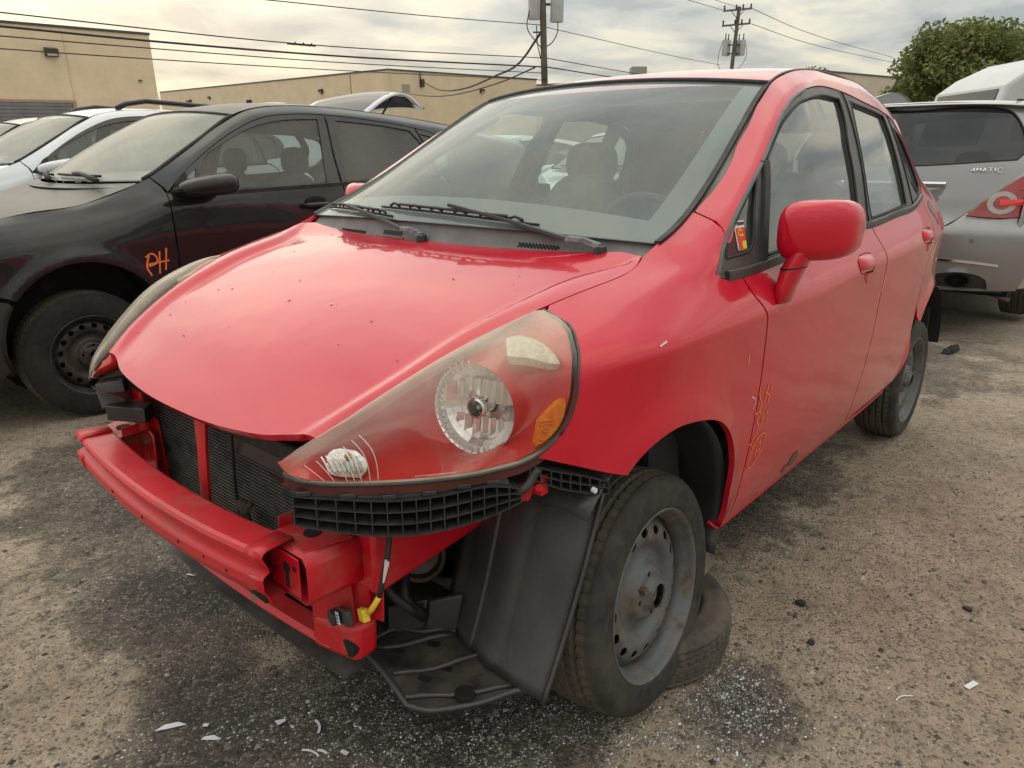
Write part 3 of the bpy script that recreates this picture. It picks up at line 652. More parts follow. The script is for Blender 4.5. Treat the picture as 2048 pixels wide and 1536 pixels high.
# fender
fo=[(.186,.9045)]+GAP[1:]+[(-.2,1.016),(-.28,1.050),(-.349,1.080),(-.347,1.048),(-.335,1.018),(-.300,.985),(-.257,.959),(-.243,.945),(-.252,.932),(-.278,.925),(-.35,.922),(-.366,.883),(-.405,.84),(-.428,.78),(-.441,.70),(-.444,.60),(-.438,.50),(-.432,.40),(-.430,.264),(-.352,.262)]+ARCH[0:]+[(.21,.612),(.262,.634)]+LENSR[:-1]
ic={p:i for i,p in enumerate(fo)}
fender_out=off_poly(sloop(fo,{ic[(-.128,.990)],ic[(-.349,1.080)],ic[(-.35,.922)],ic[(-.430,.264)],ic[(-.352,.262)],ic[(.154,.591)],ic[(.349,.671)],0}),.0016)
fender=panelL(RL,'fender',fender_out,'red_paint',red,sp=(.02,.011))
flipy(fender)
# front door, rear door
FD=[(-.353,.922),(-.379,.9245),(-.518,.930),(-.9,.951),(-1.278,.970),(-1.385,.968),(-1.425,.89),(-1.441,.852),(-1.449,.80),(-1.449,.70),(-1.448,.60),(-1.430,.47),(-1.410,.39),(-1.408,.266),(-.434,.266),(-.436,.40),(-.442,.50),(-.448,.60),(-.445,.70),(-.432,.78),(-.409,.84),(-.370,.883)]
front_door=panelL(RL,'front_door',off_poly(sloop(FD,{0,5,13,14}),.0018),'red_paint',red,sp=(.024,.012))
flipy(front_door)
RD=[(-1.389,.968),(-1.7,.984),(-1.964,.9965),(-2.157,1.031),(-2.172,.95),(-2.168,.85),(-2.13,.72),(-2.098,.60),(-2.10,.49),(-2.122,.38),(-2.085,.30),(-2.052,.266),(-1.412,.266),(-1.414,.39),(-1.434,.47),(-1.452,.60),(-1.453,.70),(-1.453,.80),(-1.445,.852),(-1.429,.89)]
rear_door=panelL(RL,'rear_door',off_poly(sloop(RD,{0,3,11,12}),.0018),'red_paint',red,sp=(.024,.012))
flipy(rear_door)
# sill
SL=[(-.352,.259),(-.43,.261),(-2.05,.261),(-2.04,.24),(-1.2,.235),(-.36,.243)]
sill=panel('sill',off_poly(sloop(SL,{0,1,2,3,5}),.001),lambda x,z:(x,side(x,z)-.004,z),'red_paint',red,sp=.02,th=.03,flip=True); flipy(sill)
mb=MB(); mb.sweep([(-.004,-.02),(.004,-.02),(.004,.02),(-.004,.02)],[(Vector((x,float(side(x,.245))-.022,.234)),(0,1,0),(0,0,1)) for x in np.linspace(-.38,-2.04,20)],cap=True); pw=mb.build('pinch_weld','red_structure',red,auto=30); flipy(pw)
# A-pillar, roof rail and rear quarter in one pressing
DLO=[(-.250,.9335),(-.278,.9265),(-.379,.926),(-.518,.9315),(-.9,.953),(-1.278,.972),(-1.372,.970),(-1.7,.986),(-1.964,.998),(-2.157,1.033),(-2.236,1.085),(-2.225,1.18),(-2.17,1.27),(-2.075,1.339),(-1.942,1.364),(-1.723,1.388),(-1.505,1.412),(-1.296,1.417),(-1.098,1.392),(-.959,1.356),(-.826,1.30),(-.72,1.242),(-.619,1.182),(-.516,1.125),(-.409,1.064),(-.322,1.007),(-.258,.960),(-.242,.946)]
ez=lambda x:float(edge_z(x))
def RA(c,r,a0,a1,n): return [(c[0]+r*math.cos(a),c[1]+r*math.sin(a)) for a in np.linspace(a0,a1,n)]
PF=[(-.353,ez(-.353)-.004),(-.351,1.048),(-.335,1.018)]+DLO[25:9:-1]+[(-2.161,1.034),(-2.176,.95),(-2.172,.85),(-2.134,.72),(-2.102,.60)]+[(-2.45+.335*math.cos(a),.29+.335*math.sin(a)) for a in np.linspace(R_(42),R_(176),12)]+[(-2.79,.36),(-2.84,.55),(-2.84,.9),(-2.84,1.1)]+[(x,ez(x)-.004) for x in (-2.8,-2.6,-2.4,-2.2,-2.0,-1.8,-1.6,-1.4,-1.2,-1.0,-.85,-.7,-.55,-.45)]
ip={p:i for i,p in enumerate(PF)}
side_frame=panelL(RL,'side_frame',sloop(PF,{0,2,ip[(-2.161,1.034)],ip[(-2.102,.60)],ip[(-2.79,.36)],ip[(-2.84,1.1)]}),'red_paint',red,sp=(.02,.010)); flipy(side_frame)
# ---- window surround (black) with its openings, glass set behind
TRI=[(-.302,.968),(-.42,.972),(-.452,.987),(-.500,1.067),(-.566,1.147),(-.475,1.093),(-.383,1.036),(-.327,.996)]
FW=[(-.520,.956),(-.577,1.064),(-.645,1.18),(-.70,1.217),(-.832,1.287),(-1.004,1.347),(-1.123,1.369),(-1.255,1.384),(-1.428,1.383),(-1.405,1.32),(-1.358,1.244),(-1.330,1.141),(-1.307,1.064),(-1.288,.990),(-.903,.972)]
RW=[(-1.545,1.379),(-1.734,1.364),(-1.925,1.347),(-1.925,1.25),(-1.912,1.132),(-1.896,1.019),(-1.643,1.004),(-1.420,.994),(-1.425,1.05),(-1.457,1.172),(-1.505,1.309)]
QW=[(-2.04,1.305),(-2.13,1.262),(-2.185,1.16),(-2.19,1.078),(-2.12,1.05),(-2.05,1.10),(-2.03,1.2)]
holes=[sloop(TRI,{0,1,4},.01),sloop(FW,{0,8,13},.012),sloop(RW,{0,2,5,7},.012),sloop(QW,{0,3},.012)]
surround=panelL(RL,'window_surround',off_poly(sloop(DLO,{9,},.014),.002),'frame_trim',red,sp=.016,holes=holes,th=.012,off=-.003); flipy(surround)
for h,nm in zip(holes,('quarter_glass','door_glass','rear_door_glass','rear_quarter_glass')):
    g=panelL(RL,nm,off_poly(h,-.004),'side_glass',red,sp=.03,th=0,off=-.012); flipy(g)
# window seals, belt mouldings and the upright bars between door frames
for h in holes:
    mb=MB(); mb.tube([(x,float(side(x,z))-.005,z) for x,z in h+[h[0]]],.0045,6); sl=mb.build('glass_seal','rubber_seal',surround,auto=0); flipy(sl)
mb=MB(); P=[(x,z+.006) for x,z in smooth_loop(DLO[1:10],(),.03,False)]; mb.sweep([(-.003,-.012),(.006,-.011),(.008,.0),(.006,.011),(-.003,.012)],[((x,float(side(x,z)),z),(0,1,0),(0,0,1)) for x,z in P],cap=True)
bm_=mb.build('belt_moulding','trim_black',red,auto=40); flipy(bm_)
mb=MB(); mb.sweep([(-.006,-.016),(.006,-.016),(.006,.016),(-.006,.016)],[((x,float(side(x,z))+.001,z),(0,1,0),(1,0,0)) for x,z in spl([(-.482,.945),(-.535,1.03),(-.588,1.12),(-.632,1.185)],.02)],cap=True); db=mb.build('division_bar','rubber_seal',red,auto=30); flipy(db)
for q in ([(-1.372,.968),(-1.395,1.05),(-1.432,1.18),(-1.468,1.31),(-1.500,1.41)],[(-1.99,1.0),(-1.995,1.15),(-2.0,1.3),(-2.0,1.352)]):
    mb=MB(); mb.sweep([(-.004,-.004),(.0002,-.004),(.0002,.004),(-.004,.004)],[((x,float(side(x,z)),z),(0,1,0),(1,0,0)) for x,z in spl(q,.03)],cap=True)
    dg=mb.build('door_gap','dark_void',surround,auto=0); flipy(dg)
mb=MB(); mb.sweep([(-.003,-.006),(.005,-.006),(.008,0),(.005,.006),(-.003,.006)],[((x,float(side(x,z)),z),(0,1,0),(-.6,0,.8)) for x,z in smooth_loop(DLO[18:],(),.03,False)],cap=True); db=mb.build('drip_moulding','trim_black',surround,auto=40); flipy(db)
# ---- bonnet
hf=[(.6135,-.457),(.6145,-.418),(.639,-.328),(.653,-.207),(.658,-.11),(.659,0),(.658,.11),(.653,.207),(.639,.328),(.6145,.418),(.6135,.457)]
el=[(x,float(edge_y(x))) for x in (.60,.55,.5,.45,.4,.35,.3,.25,.2,.15,.1,.05,0,-.05,-.085)]
hr_=[(-.129,.663),(-.140,.60),(-.128,.54),(-.115,.46),(-.092,.30),(-.078,.15),(-.074,0)]
HO=hf+el+hr_+[(x,-y) for x,y in hr_[::-1][1:]]+[(x,-y) for x,y in el[::-1]]
HO=[(x,y) for x,y in HO]
hood_o=panel('bonnet',off_poly(sloop(HO,{0,10,len(hf)+len(el),len(hf)+len(el)+2*len(hr_)-2},.014),.0022),lambda x,y:(x,y,hood(x,y)),'red_paint',red,sp=(.012,.010),th=.016)
# ---- roof skin and ditch mouldings
RO=[(-.885,0),(-.887,.1),(-.895,.25),(-.915,.40),(-.955,.545)]+[(x,float(edge_y(x))-.005) for x in (-1.0,-1.2,-1.4,-1.6,-1.8,-2.0,-2.2,-2.4,-2.6)]+[(-2.62,0)]
RO=RO+[(x,-y) for x,y in RO[::-1] if y>0]
roof_o=panel('roof',sloop(RO,{4,13,15,len(RO)-4},.03),lambda x,y:(x,y,roof(x,y)),'red_paint',red,sp=.03,th=.012)
for s_ in (1,-1):
    mb=MB(); mb.tube([(x,s_*(float(edge_y(x))-.0015),ez(x)-.002) for x in np.linspace(-.955,-2.6,50)],.0042,6); mb.build('roof_moulding','trim_black',roof_o,auto=0)
# headliner below the roof
panel('headliner',[(-.92,-.5),(-.92,.5),(-2.5,.45),(-2.5,-.45)],lambda x,y:(x,y,roof(x,y)-.035),'headliner',red,sp=.08,th=0,flip=True)
# ---- windscreen
ss=np.linspace(-1,1,41); tt=np.linspace(0,1,29)
W3=lambda s,t,d=0:tuple(float(q) for q in wshield(s,t))
def Wn(s,t,d):
    e=1e-3; p=np.array(W3(s,t)); a=np.array(W3(s+e,t))-np.array(W3(s-e,t)); b=np.array(W3(s,t+e))-np.array(W3(s,t-e)); n=np.cross(a,b); n/=np.linalg.norm(n)
    if n[2]<0: n=-n
    return tuple(p+n*d)
mb=MB(); mb.grid(lambda s,t:Wn(s,t,0),ss,tt); ws=mb.build('windscreen','windscreen_glass',red,auto=0)
mb=MB(); fl=.0025
mb.grid(lambda s,t:Wn(s,t,-fl),np.linspace(-.992,-.90,6),tt); mb.grid(lambda s,t:Wn(s,t,-fl),np.linspace(.90,.992,6),tt)
mb.grid(lambda s,t:Wn(s,t,-fl-.0004),np.linspace(-.9,.9,30),np.linspace(.0,.115,5)); mb.grid(lambda s,t:Wn(s,t,-fl-.0004),np.linspace(-.9,.9,30),np.linspace(.965,1,4))
mb.build('frit_band','frit',ws,auto=0)
mb=MB(); mb.tube([Wn(s,1,.001) for s in np.linspace(-1,1,40)],.009,8); mb.build('top_seal','rubber_seal',ws,auto=0)
for s_ in (1,-1):
    mb=MB(); mb.sweep([(-.010,-.006),(.008,-.006),(.009,.004),(-.008,.004)],[(Wn(s_*1.0,t,.001),Vector((0,s_,.15)),Vector((0,0,1))) for t in np.linspace(.0,1.0,30)],cap=True); mb.build('side_seal','rubber_seal',ws,auto=30)
# ---- headlamps
def lens_mat():
    b=NB('lamp_lens'); tr=b.n('ShaderNodeBsdfTransparent'); tr.inputs[0].default_value=(.93,.90,.86,1)
    gl=b.n('ShaderNodeBsdfGlossy'); gl.inputs['Roughness'].default_value=.07
    fr=fres(b,1.5)
    m=b.n('ShaderNodeMixShader'); b.l(fr.outputs[0],m.inputs[0]); b.l(tr.outputs[0],m.inputs[1]); b.l(gl.outputs[0],m.inputs[2])
    df=b.n('ShaderNodeBsdfDiffuse'); b.l(b.ramp(b.noise(30,5),[(.3,(.72,.64,.50)),(.7,(.80,.74,.62))]),df.inputs[0])
    up=b.math('MAXIMUM',b.up(),0); lw=b.n('ShaderNodeLayerWeight'); lw.inputs[0].default_value=.45
    f=b.math('ADD',.008,b.math('ADD',b.math('MULTIPLY',b.math('POWER',up,4.0),.50),b.math('MULTIPLY',b.math('POWER',lw.outputs['Facing'],5.0),.40)))
    f=b.math('MULTIPLY',f,b.ramp(b.noise(9,7,.62),[(.25,.65),(.75,1.15)]),True)
    m2=b.n('ShaderNodeMixShader'); b.l(f,m2.inputs[0]); b.l(m.outputs[0],m2.inputs[1]); b.l(df.outputs[0],m2.inputs[2])
    return b.done(m2)
lens_mat()
def tinted(name,col,rough=.25):
    b=NB(name); tr=b.n('ShaderNodeBsdfTranslucent'); tr.inputs[0].default_value=(*col,1)
    p=b.pbsdf(Base_Color=b.ramp(b.noise(120,3),[(.35,tuple(c*.75 for c in col)),(.65,tuple(min(1,c*1.15) for c in col))]),Roughness=rough)
    m=b.n('ShaderNodeMixShader'); m.inputs[0].default_value=.7; b.l(tr.outputs[0],m.inputs[1]); b.l(p.outputs[0],m.inputs[2]); return b.done(m)
tinted('amber_lens',(1.0,.30,.03)); tinted('clear_lens',(.72,.70,.58)); tinted('red_lens',(.50,.015,.02),.12); tinted('milky_lens',(.62,.58,.55),.15)
LB=[(.372,.6625),(.397,.6585),(.443,.652),(.515,.649),(.598,.650),(.640,.6485),(.660,.650),(.669,.656),(.672,.663)]
LT=[(x,ez(x)+.010) for x in (.665,.64,.615,.57,.52,.47,.42,.37,.32,.27,.22)]
LO=LB+LT+LENSR[::-1]
iL={p:i for i,p in enumerate(LO)}
lamp_loop=off_poly(sloop(LO,{iL[LENSR[-1]],0,iL[LENSR[0]]},.010),.002)
def headlamp():
    """left-hand headlamp in car coordinates; returns its parts"""
    parts=[]
    lens=panelL(RL,'lens',lamp_loop,'lamp_lens',None,sp=(.010,.008),th=.022,off=.001,bulge=(.016,.045)); parts.append((lens,None))
    # red bowl from the lens edge to the reflector rim
    c0=Vector((.352,.596,.730)); n=Vector((.975,.20,.06)).normalized(); e1=n.cross(Vector((0,0,1))).normalized()*-1; e2=n.cross(e1); 
    if e2.z<0: e2=-e2
    Pl=[Vector((x,float(side(x,z))-.012,z-.0)) for x,z in lamp_loop[::2]]
    def ang(p): d=p-c0; return math.atan2(d.dot(e2),d.dot(e1))
    A=[ang(p) for p in Pl]; K=len(Pl); rr=.090
    uw=[A[0]]
    for a in A[1:]:
        while a-uw[-1]>math.pi: a-=2*math.pi
        while a-uw[-1]<-math.pi: a+=2*math.pi
        uw.append(a)
    uw=[uw[0]+(u-uw[0]) for u in uw]
    rim=[c0+rr*(math.cos(a)*e1+math.sin(a)*e2) for a in uw]
    def clampin(p):
        zt=ez(min(max(p.x,-.2),.69))
        z=min(p.z,zt-.004); y=min(p.y,float(side(min(max(p.x,.19),.69),z))-.010); return Vector((p.x,y,z))
    mb=MB(); L=8
    for j in range(L+1):
        t=j/L; q=t**.75
        mb.v+=[tuple(clampin(Pl[i].lerp(rim[i],q)-Vector((.03,.03,.0))*math.sin(math.pi*t)*.8)) for i in range(K)]
    for j in range(L):
        for i in range(K): mb.f.append((j*K+i,j*K+(i+1)%K,(j+1)*K+(i+1)%K,(j+1)*K+i)); mb.mi.append(0)
    parts.append((mb.build('bezel','red_bezel',None,auto=0),None))
    # faceted reflector
    mb=MB(); ns=30
    prof=[(0,.0905),(-.004,.088),(-.012,.085),(-.022,.080),(-.034,.070),(-.046,.056),(-.056,.038),(-.061,.020)]
    mb.lathe(prof,c0,n,ns,ref=e1)
    mb.v=[tuple(clampin(Vector(p))) for p in mb.v]
    refl=mb.build('reflector','chrome_bright',None,smooth=False); parts.append((refl,None))
    for k in range(22):      # pleated outer edge
        a=math.pi*.55+k*math.pi*1.15/22; d=math.cos(a)*e1+math.sin(a)*e2; d2=n.cross(d)
        mb=MB(); p=c0+d*.0865+n*(-.004); mb.hexa([p-d*.010-d2*.0032-n*.004,p+d*.008-d2*.0032,p+d*.008+d2*.0032,p-d*.010+d2*.0032-n*.004,p-d*.010-d2*.001+n*.002,p+d*.008-d2*.001+n*.004,p+d*.008+d2*.001+n*.004,p-d*.010+d2*.001+n*.002]); parts.append((mb.build('reflector_pleat','chrome_bright',None,smooth=False),refl))
    for k in range(7):       # upper and lower flutes of the reflector
        t=-.055+k*.018
        for zz,sg in ((.030,1),(-.045,-1)):
            mb=MB(); p=c0+e1*t+e2*zz-n*(.045-.25*abs(t)*.3); mb.hexa([p-e1*.007-e2*.022,p+e1*.007-e2*.022,p+e1*.009+e2*.022,p-e1*.005+e2*.022,p-e1*.004-e2*.022+n*.010,p+e1*.001-e2*.022+n*.004,p+e1*.003+e2*.022+n*.004,p-e1*.002+e2*.022+n*.010]); parts.append((mb.build('flute','chrome_bright',None,smooth=False),refl))
    mb=MB(); q=c0-n*.055; mb.lathe([(0,.017),(.030,.017),(.036,.0205),(.046,.0205),(.048,.016),(.030,.013)],q,n,20); parts.append((mb.build('bulb_holder','chrome',None,auto=40),None))
    mb=MB(); mb.lathe([(0,.006),(.03,.006),(.038,.0045),(.042,0)],q,n,12); parts.append((mb.build('bulb','clear_lens',None),None))
    # turn signal, parking lamp, side reflector just behind the lens
    sg=panelL(RL,'turn_signal',sloop([(.632,.664),(.630,.684),(.622,.698),(.602,.710),(.590,.708),(.588,.690),(.590,.672),(.600,.656)],{4,7},.006),'chrome',None,sp=.006,th=.03,off=-.014); parts.append((sg,None))
    for k in range(7):
        xb=.626-.0055*k; mb=MB(); mb.tube([(xb,float(side(xb,z))-.0115,z) for z in np.linspace(.664,.690+.002*k,8)],.0018,6); parts.append((mb.build('signal_flute','chrome',None,auto=0),sg))
    mb=MB(); mb.box((.592,.520,.690),(.008,.022,.012),Matrix.Rotation(-.9,3,'Z')); parts.append((mb.build('amber_cell','amber_lens',None,bevel=.002),sg))
    pk=panelL(RL,'parking_lamp',sloop([(.326,.850),(.305,.862),(.276,.874),(.262,.874),(.264,.858),(.274,.838),(.288,.840),(.306,.848)],{0,5},.006),'clear_lens',None,sp=.008,th=.02,off=-.010); parts.append((pk,None))
    am=panelL(RL,'side_reflector',sloop([(.335,.735),(.300,.766),(.286,.772),(.286,.755),(.297,.725),(.318,.703),(.344,.688),(.342,.70)],{0,2,6},.006),'amber_lens',None,sp=.008,th=.015,off=-.007); parts.append((am,None))
    for k in range(10):
        z=.695+k*.007; xa=.342-.003*k if k<5 else .338; xb=.330-.0042*k
        if z<.74:
            mb=MB(); mb.tube([(x,float(side(x,z))-.0055,z) for x in np.linspace(max(xb,.289),xa-.004,6)],.0016,5); parts.append((mb.build('reflector_rib','amber_lens',None,auto=0),am))
    # optic ribs moulded in the lens
    for k,(xb,xt) in enumerate(((.636,.650),(.626,.636),(.612,.618),(.604,.608),(.596,.598),(.586,.584),(.576,.572))):
        mb=MB(); zt=ez(xt)-.012; mb.tube([(xb+(xt-xb)*t,float(side(xb+(xt-xb)*t,.653+(zt-.653)*t))-.001,.653+(zt-.653)*t) for t in np.linspace(0,1,12)],.0008,5); parts.append((mb.build('lens_rib','white_label',None,auto=0),lens))
    # lower rim and housing
    lower=[p for p in smooth_loop(LENSR[2::-1]+LB,(),.012,False)]
    mb=MB(); mb.tube([(x,float(side(x,max(z,.646)))-.003,z-.003) for x,z in lower],.0038,8); parts.append((mb.build('lens_rim','trim_black',None,auto=0),lens))
    mb=MB()
    for j,(dy,dz) in enumerate(((-.004,-.002),(-.004,-.022),(-.030,-.034),(-.12,-.040))):
        mb.v+=[(x-(.4*dy if dy<-.01 else 0)*-.6,float(side(x,max(z,.646)))+dy,z+dz) for x,z in lower]
    K=len(lower)
    for j in range(3):
        for i in range(K-1): mb.f.append((j*K+i,j*K+i+1,(j+1)*K+i+1,(j+1)*K+i)); mb.mi.append(0)
    parts.append((mb.build('housing','lamp_housing',None,auto=50),None))
    mb=MB()
    mb.tube([(x,float(side(x,z))+.001,z) for x,z in smooth_loop(LENSR[2:],(),.012,False)],.0028,6); parts.append((mb.build('rear_rim','trim_black',None,auto=0),lens))
    return parts
simple('lamp_housing',(.085,.016,.016),.35,var=.25)  # dark plastic, with the red it reflects put into its base colour
HLs=headlamp()
def group_part(name,parts,parent):
    g=bpy.data.objects.new(name,None); COL.objects.link(g); g.parent=parent; g.empty_display_size=.1
    for o,p in parts:
        o.parent=g            # one level: thing > headlamp > piece
    return g
hl=group_part('headlight',HLs,red)
hl2=bpy.data.objects.new('headlight',None); COL.objects.link(hl2); hl2.parent=red; hl2.empty_display_size=.1
for o,_ in HLs:
    if o.name.split('.')[0] in ('lens','bezel','turn_signal','lens_rim','housing','reflector','parking_lamp'): flipy(o,None,hl2)
hl2['label']='cloudy far-side headlamp with yellowed lens'
# ---- front structure: beam, crash boxes, radiator support
bx=lambda y:.738-.115*y*y; bz=lambda y:.4935+.075*y*y
def beam_frames(ya,yb,n):
    fr=[]
    for y in np.linspace(ya,yb,n):
        t=Vector((-.31*y,1,0)).normalized(); nrm=Vector((t.y,-t.x,0)); fr.append(((bx(y),y,bz(y)),nrm,(0,0,1)))
    return fr
BP=[(-.075,-.001),(-.070,.001),(-.010,.0015),(-.002,-.001),(.002,-.008),(-.009,-.032),(-.013,-.037),(-.012,-.041),(.002,-.047),(.005,-.052),(.004,-.073),(.000,-.079),(-.010,-.099),(-.016,-.102),(-.070,-.102),(-.075,-.098)]
mb=MB(); mb.sweep(BP,beam_frames(-.485,.415,41)); beam=mb.build('bumper_beam','red_structure',red,auto=11)
me=beam.data
for s_ in (1,-1):        # beam ends: folded lip and end plate set back inside
    mb=MB(); fr=beam_frames(s_*.40-.035,s_*.452-.035,3)
    mb.sweep([(a*1.015-.001,b*1.03+.0012) for a,b in BP[1:7]],fr,closed=False); mb.sweep([(a*1.015-.001,b*1.03+.0012) for a,b in BP[8:14]],fr,closed=False)
    so_=mb.build('beam_end_lip','red_structure',beam,auto=32); m_=so_.modifiers.new('solid','SOLIDIFY'); m_.thickness=.003; m_.offset=1
    # crash box: channel running back from the beam
    y=s_*.437-.03
    mb=MB(); hw=.047
    pr=[(-.055,-.047),(.047,-.047),(.055,-.035),(.055,.030),(.045,.046),(-.045,.046),(-.055,.036)]
    mb.sweep(pr,[((.668,y+s_*.012,.448),(0,s_,0),(0,0,1)),((.60,y+s_*.018,.449),(0,s_,0),(0,0,1)),((.55,y+s_*.02,.449),(0,s_,0),(0,0,1))],closed=True)
    so_=mb.build('crash_box','red_structure',red,auto=30); m_=so_.modifiers.new('solid','SOLIDIFY'); m_.thickness=.003; m_.offset=1
    # vertical plate behind with holes
    pl=[(y-.10*s_,.30),(y+.085*s_,.31),(y+.09*s_,.53),(y+.02*s_,.545),(y-.085*s_,.525)]
    if s_<0: pl=pl[::-1]
    cir=lambda cx,cz,r,n=10:[(cx+r*math.cos(a),cz+r*math.sin(a)) for a in np.linspace(0,2*math.pi,n,endpoint=False)]
    hs=[cir(y+s_*.062,.335,.006),cir(y+s_*.074,.43,.0065),cir(y+s_*.076,.47,.0055),cir(y-s_*.03,.32,.008)]
    panel('mounting_plate',pl,lambda a,b:(.548+0*a,a,b),'red_structure',red,sp=.04,holes=hs,th=.004)
    # slotted end plate seen inside the beam end
    mb=MB(); mb.box((.672,y+s_*.004,.452),(.003,.094,.082)); mb.build('inner_plate','red_structure',beam,bevel=.001)
    for (dy,dz,r) in ((.012,.012,.011),(-.028,-.004,.0055),(.038,.018,.0055)):
        mb=MB(); mb.cyl((.674,y+dy*s_,.452+dz),(.6752,y+dy*s_,.452+dz),r,n=12); mb.build('bolt_hole','dark_void',beam)
    mb=MB(); mb.box((.674,y+s_*.012,.446),(.003,.010,.045)); mb.build('slot','dark_void',beam)
    # top tab with a round hole
    mb=MB(); mb.hexa([(.655,y+.045*s_,.4955),(.655,y-.07*s_,.4955),(.565,y-.07*s_,.500),(.565,y+.07*s_,.500),(.655,y+.045*s_,.499),(.655,y-.07*s_,.499),(.565,y-.07*s_,.5035),(.565,y+.07*s_,.5035)]); mb.build('top_tab','red_structure',red,bevel=.0012)
    mb=MB(); mb.cyl((.605,y-.002*s_,.4995),(.605,y-.002*s_,.5043),.017,n=20); mb.build('tab_hole','dark_void',red)
    mb=MB(); mb.box((.612,y-.070*s_,.512),(.045,.003,.026)); mb.build('tab_lip','red_structure',red,bevel=.001)
for y,z,r in ((-.05,-.062,.004),(.12,-.060,.0035),(-.22,-.058,.005),(.30,-.064,.003),(.22,-.06,.003)):
    t=Vector((1,.31*y,0)).normalized(); p=Vector((bx(y)+(.0045 if z<-.04 else -.0105),y,bz(y)+z)); mb=MB(); mb.cyl(p,p+t*.001,r,n=8); mb.build('drain_hole','dark_void',beam)
mb=MB(); p=Vector((bx(.385)-.004,.385,bz(.385)-.088)); mb.sweep([(-.003,-.010),(.003,-.010),(.003,.010),(-.003,.010)],[(p+Vector((.0045-.006*abs(k),k*.026,-.004+.010*(1-abs(k)))),(1,0,.5),(0,.2,1)) for k in np.linspace(-1,1,7)],cap=True); mb.build('torn_slot','dark_void',beam)
# lower corner brackets, lower cross member
for s_ in (1,-1):
    y=s_*.40
    mb=MB(); mb.hexa([(.585,y-.055*s_,.215),(.590,y-.050*s_,.215),(.555,y+.055*s_,.235),(.545,y+.050*s_,.235),(.575,y-.055*s_,.50),(.580,y-.050*s_,.50),(.560,y+.045*s_,.50),(.550,y+.04*s_,.50)]); o=mb.build('support_post','red_structure',red,bevel=.003)
    mb=MB(); mb.hexa([(.545,y-.05*s_,.205),(.592,y-.052*s_,.205),(.575,y+.075*s_,.215),(.515,y+.075*s_,.215),(.54,y-.05*s_,.285),(.592,y-.052*s_,.285),(.572,y+.070*s_,.300),(.51,y+.075*s_,.300)]); o=mb.build('lower_corner','red_structure',red,bevel=.016,seg=3)
    mb=MB(); mb.cyl((.560,y+.052*s_,.246),(.5775,y+.053*s_,.246),.020,n=18); mb.build('tow_hole','dark_void',red)
    mb=MB(); mb.prism([(-.02,.29),(.10,.30),(.105,.40),(.06,.425),(-.02,.42)],(.533,y,0),(-.15,s_,0),(0,0,1),(1,0,0),.004); mb.build('side_plate','red_structure',red,bevel=.002)
    for dy,dz in ((.045,.385),(.062,.378),(.075,.366),(.040,.345)):
        mb=MB(); mb.cyl((.530-.15*dy+.006,y+dy*s_,dz),(.5385-.15*dy,y+dy*s_,dz),.0055,n=10); mb.build('plate_hole','dark_void',red)
    # frame rail going back and upper rail
    mb=MB(); mb.hexa([(.55,y+.02*s_,.38),(.55,y+.12*s_,.38),(.0,y+.10*s_,.42),(.0,y+.0*s_,.42),(.55,y+.02*s_,.52),(.55,y+.12*s_,.52),(.0,y+.10*s_,.53),(.0,y+.0*s_,.53)]); mb.build('frame_rail','red_structure',red,bevel=.01)
    mb=MB(); mb.hexa([(.565,y+.00*s_,.40),(.585,y+.05*s_,.40),(.50,y+.09*s_,.40),(.50,y+.03*s_,.40),(.575,y-.0*s_,.66),(.585,y+.04*s_,.66),(.50,y+.09*s_,.66),(.50,y+.03*s_,.66)]); mb.build('lamp_support','red_structure',red,bevel=.008)
    mb=MB(); mb.hexa([(.16,y+.12*s_,.60),(.16,y+.20*s_,.60),(-.2,y+.26*s_,.66),(-.2,y+.18*s_,.66),(.16,y+.12*s_,.70),(.16,y+.20*s_,.70),(-.2,y+.26*s_,.78),(-.2,y+.18*s_,.78)]); mb.build('upper_rail','engine_black',red,bevel=.01)
mb=MB(); mb.sweep([(-.03,-.012),(.012,-.012),(.02,.0),(.012,.012),(-.03,.012)],[((.565+.02*(1-(y/.42)**2),y,.225),(1,0,0),(0,0,1)) for y in np.linspace(-.42,.40,24)],cap=True); mb.build('lower_cross_member','red_structure',red,auto=30)
mb=MB(); mb.sweep([(-.03,-.02),(.03,-.02),(.03,.02),(-.03,.02)],[((.555,y,.632),(1,0,0),(0,0,1)) for y in np.linspace(-.45,.45,6)],cap=True); mb.build('upper_cross_member','engine_black',red,bevel=.006)
# centre latch brace
mb=MB(); mb.sweep([(-.008,-.018),(.0,-.020),(.004,-.008),(.004,.008),(.0,.020),(-.008,.018)],[((.605+.01*t,-.012-.010*t+.002,.40+.235*(1-t)),(1,0,.1),(0,1+ .9*max(0,.35-t),0)) for t in np.linspace(0,1,14)],cap=True); mb.build('latch_brace','red_structure',red,auto=35)
# radiator and condenser: core, flat tubes, end tanks
mb=MB(); mb.box((.525,0,.43),(.02,.86,.40)); mb.build('radiator_core','engine_black',red)
mb=MB()
for k in range(44):
    z=.245+k*.0088; mb.box((.5375,0,z),(.006,.84,.0028))
o=mb.build('radiator_tubes','aluminium_fin',red,smooth=False); tag(o,kind='stuff')
for s_ in (1,-1):
    mb=MB(); mb.box((.535,s_*.425,.43),(.026,.018,.40)); mb.build('end_tank','aluminium_fin',red,bevel=.004)
mb=MB(); mb.hexa([(.545,.03,.565),(.575,.03,.565),(.57,.33,.56),(.545,.33,.56),(.545,.03,.625),(.57,.03,.625),(.565,.33,.615),(.545,.33,.615)]); mb.build('air_deflector','black_plastic',red,bevel=.006)
mb=MB(); mb.tube(spl([(.585,.10,.66),(.583,.085,.60),(.578,.07,.54),(.575,.06,.46),(.574,.07,.40)],.02),.0035,6); mb.build('bonnet_cable','rubber_seal',red,auto=0)
mb=MB()
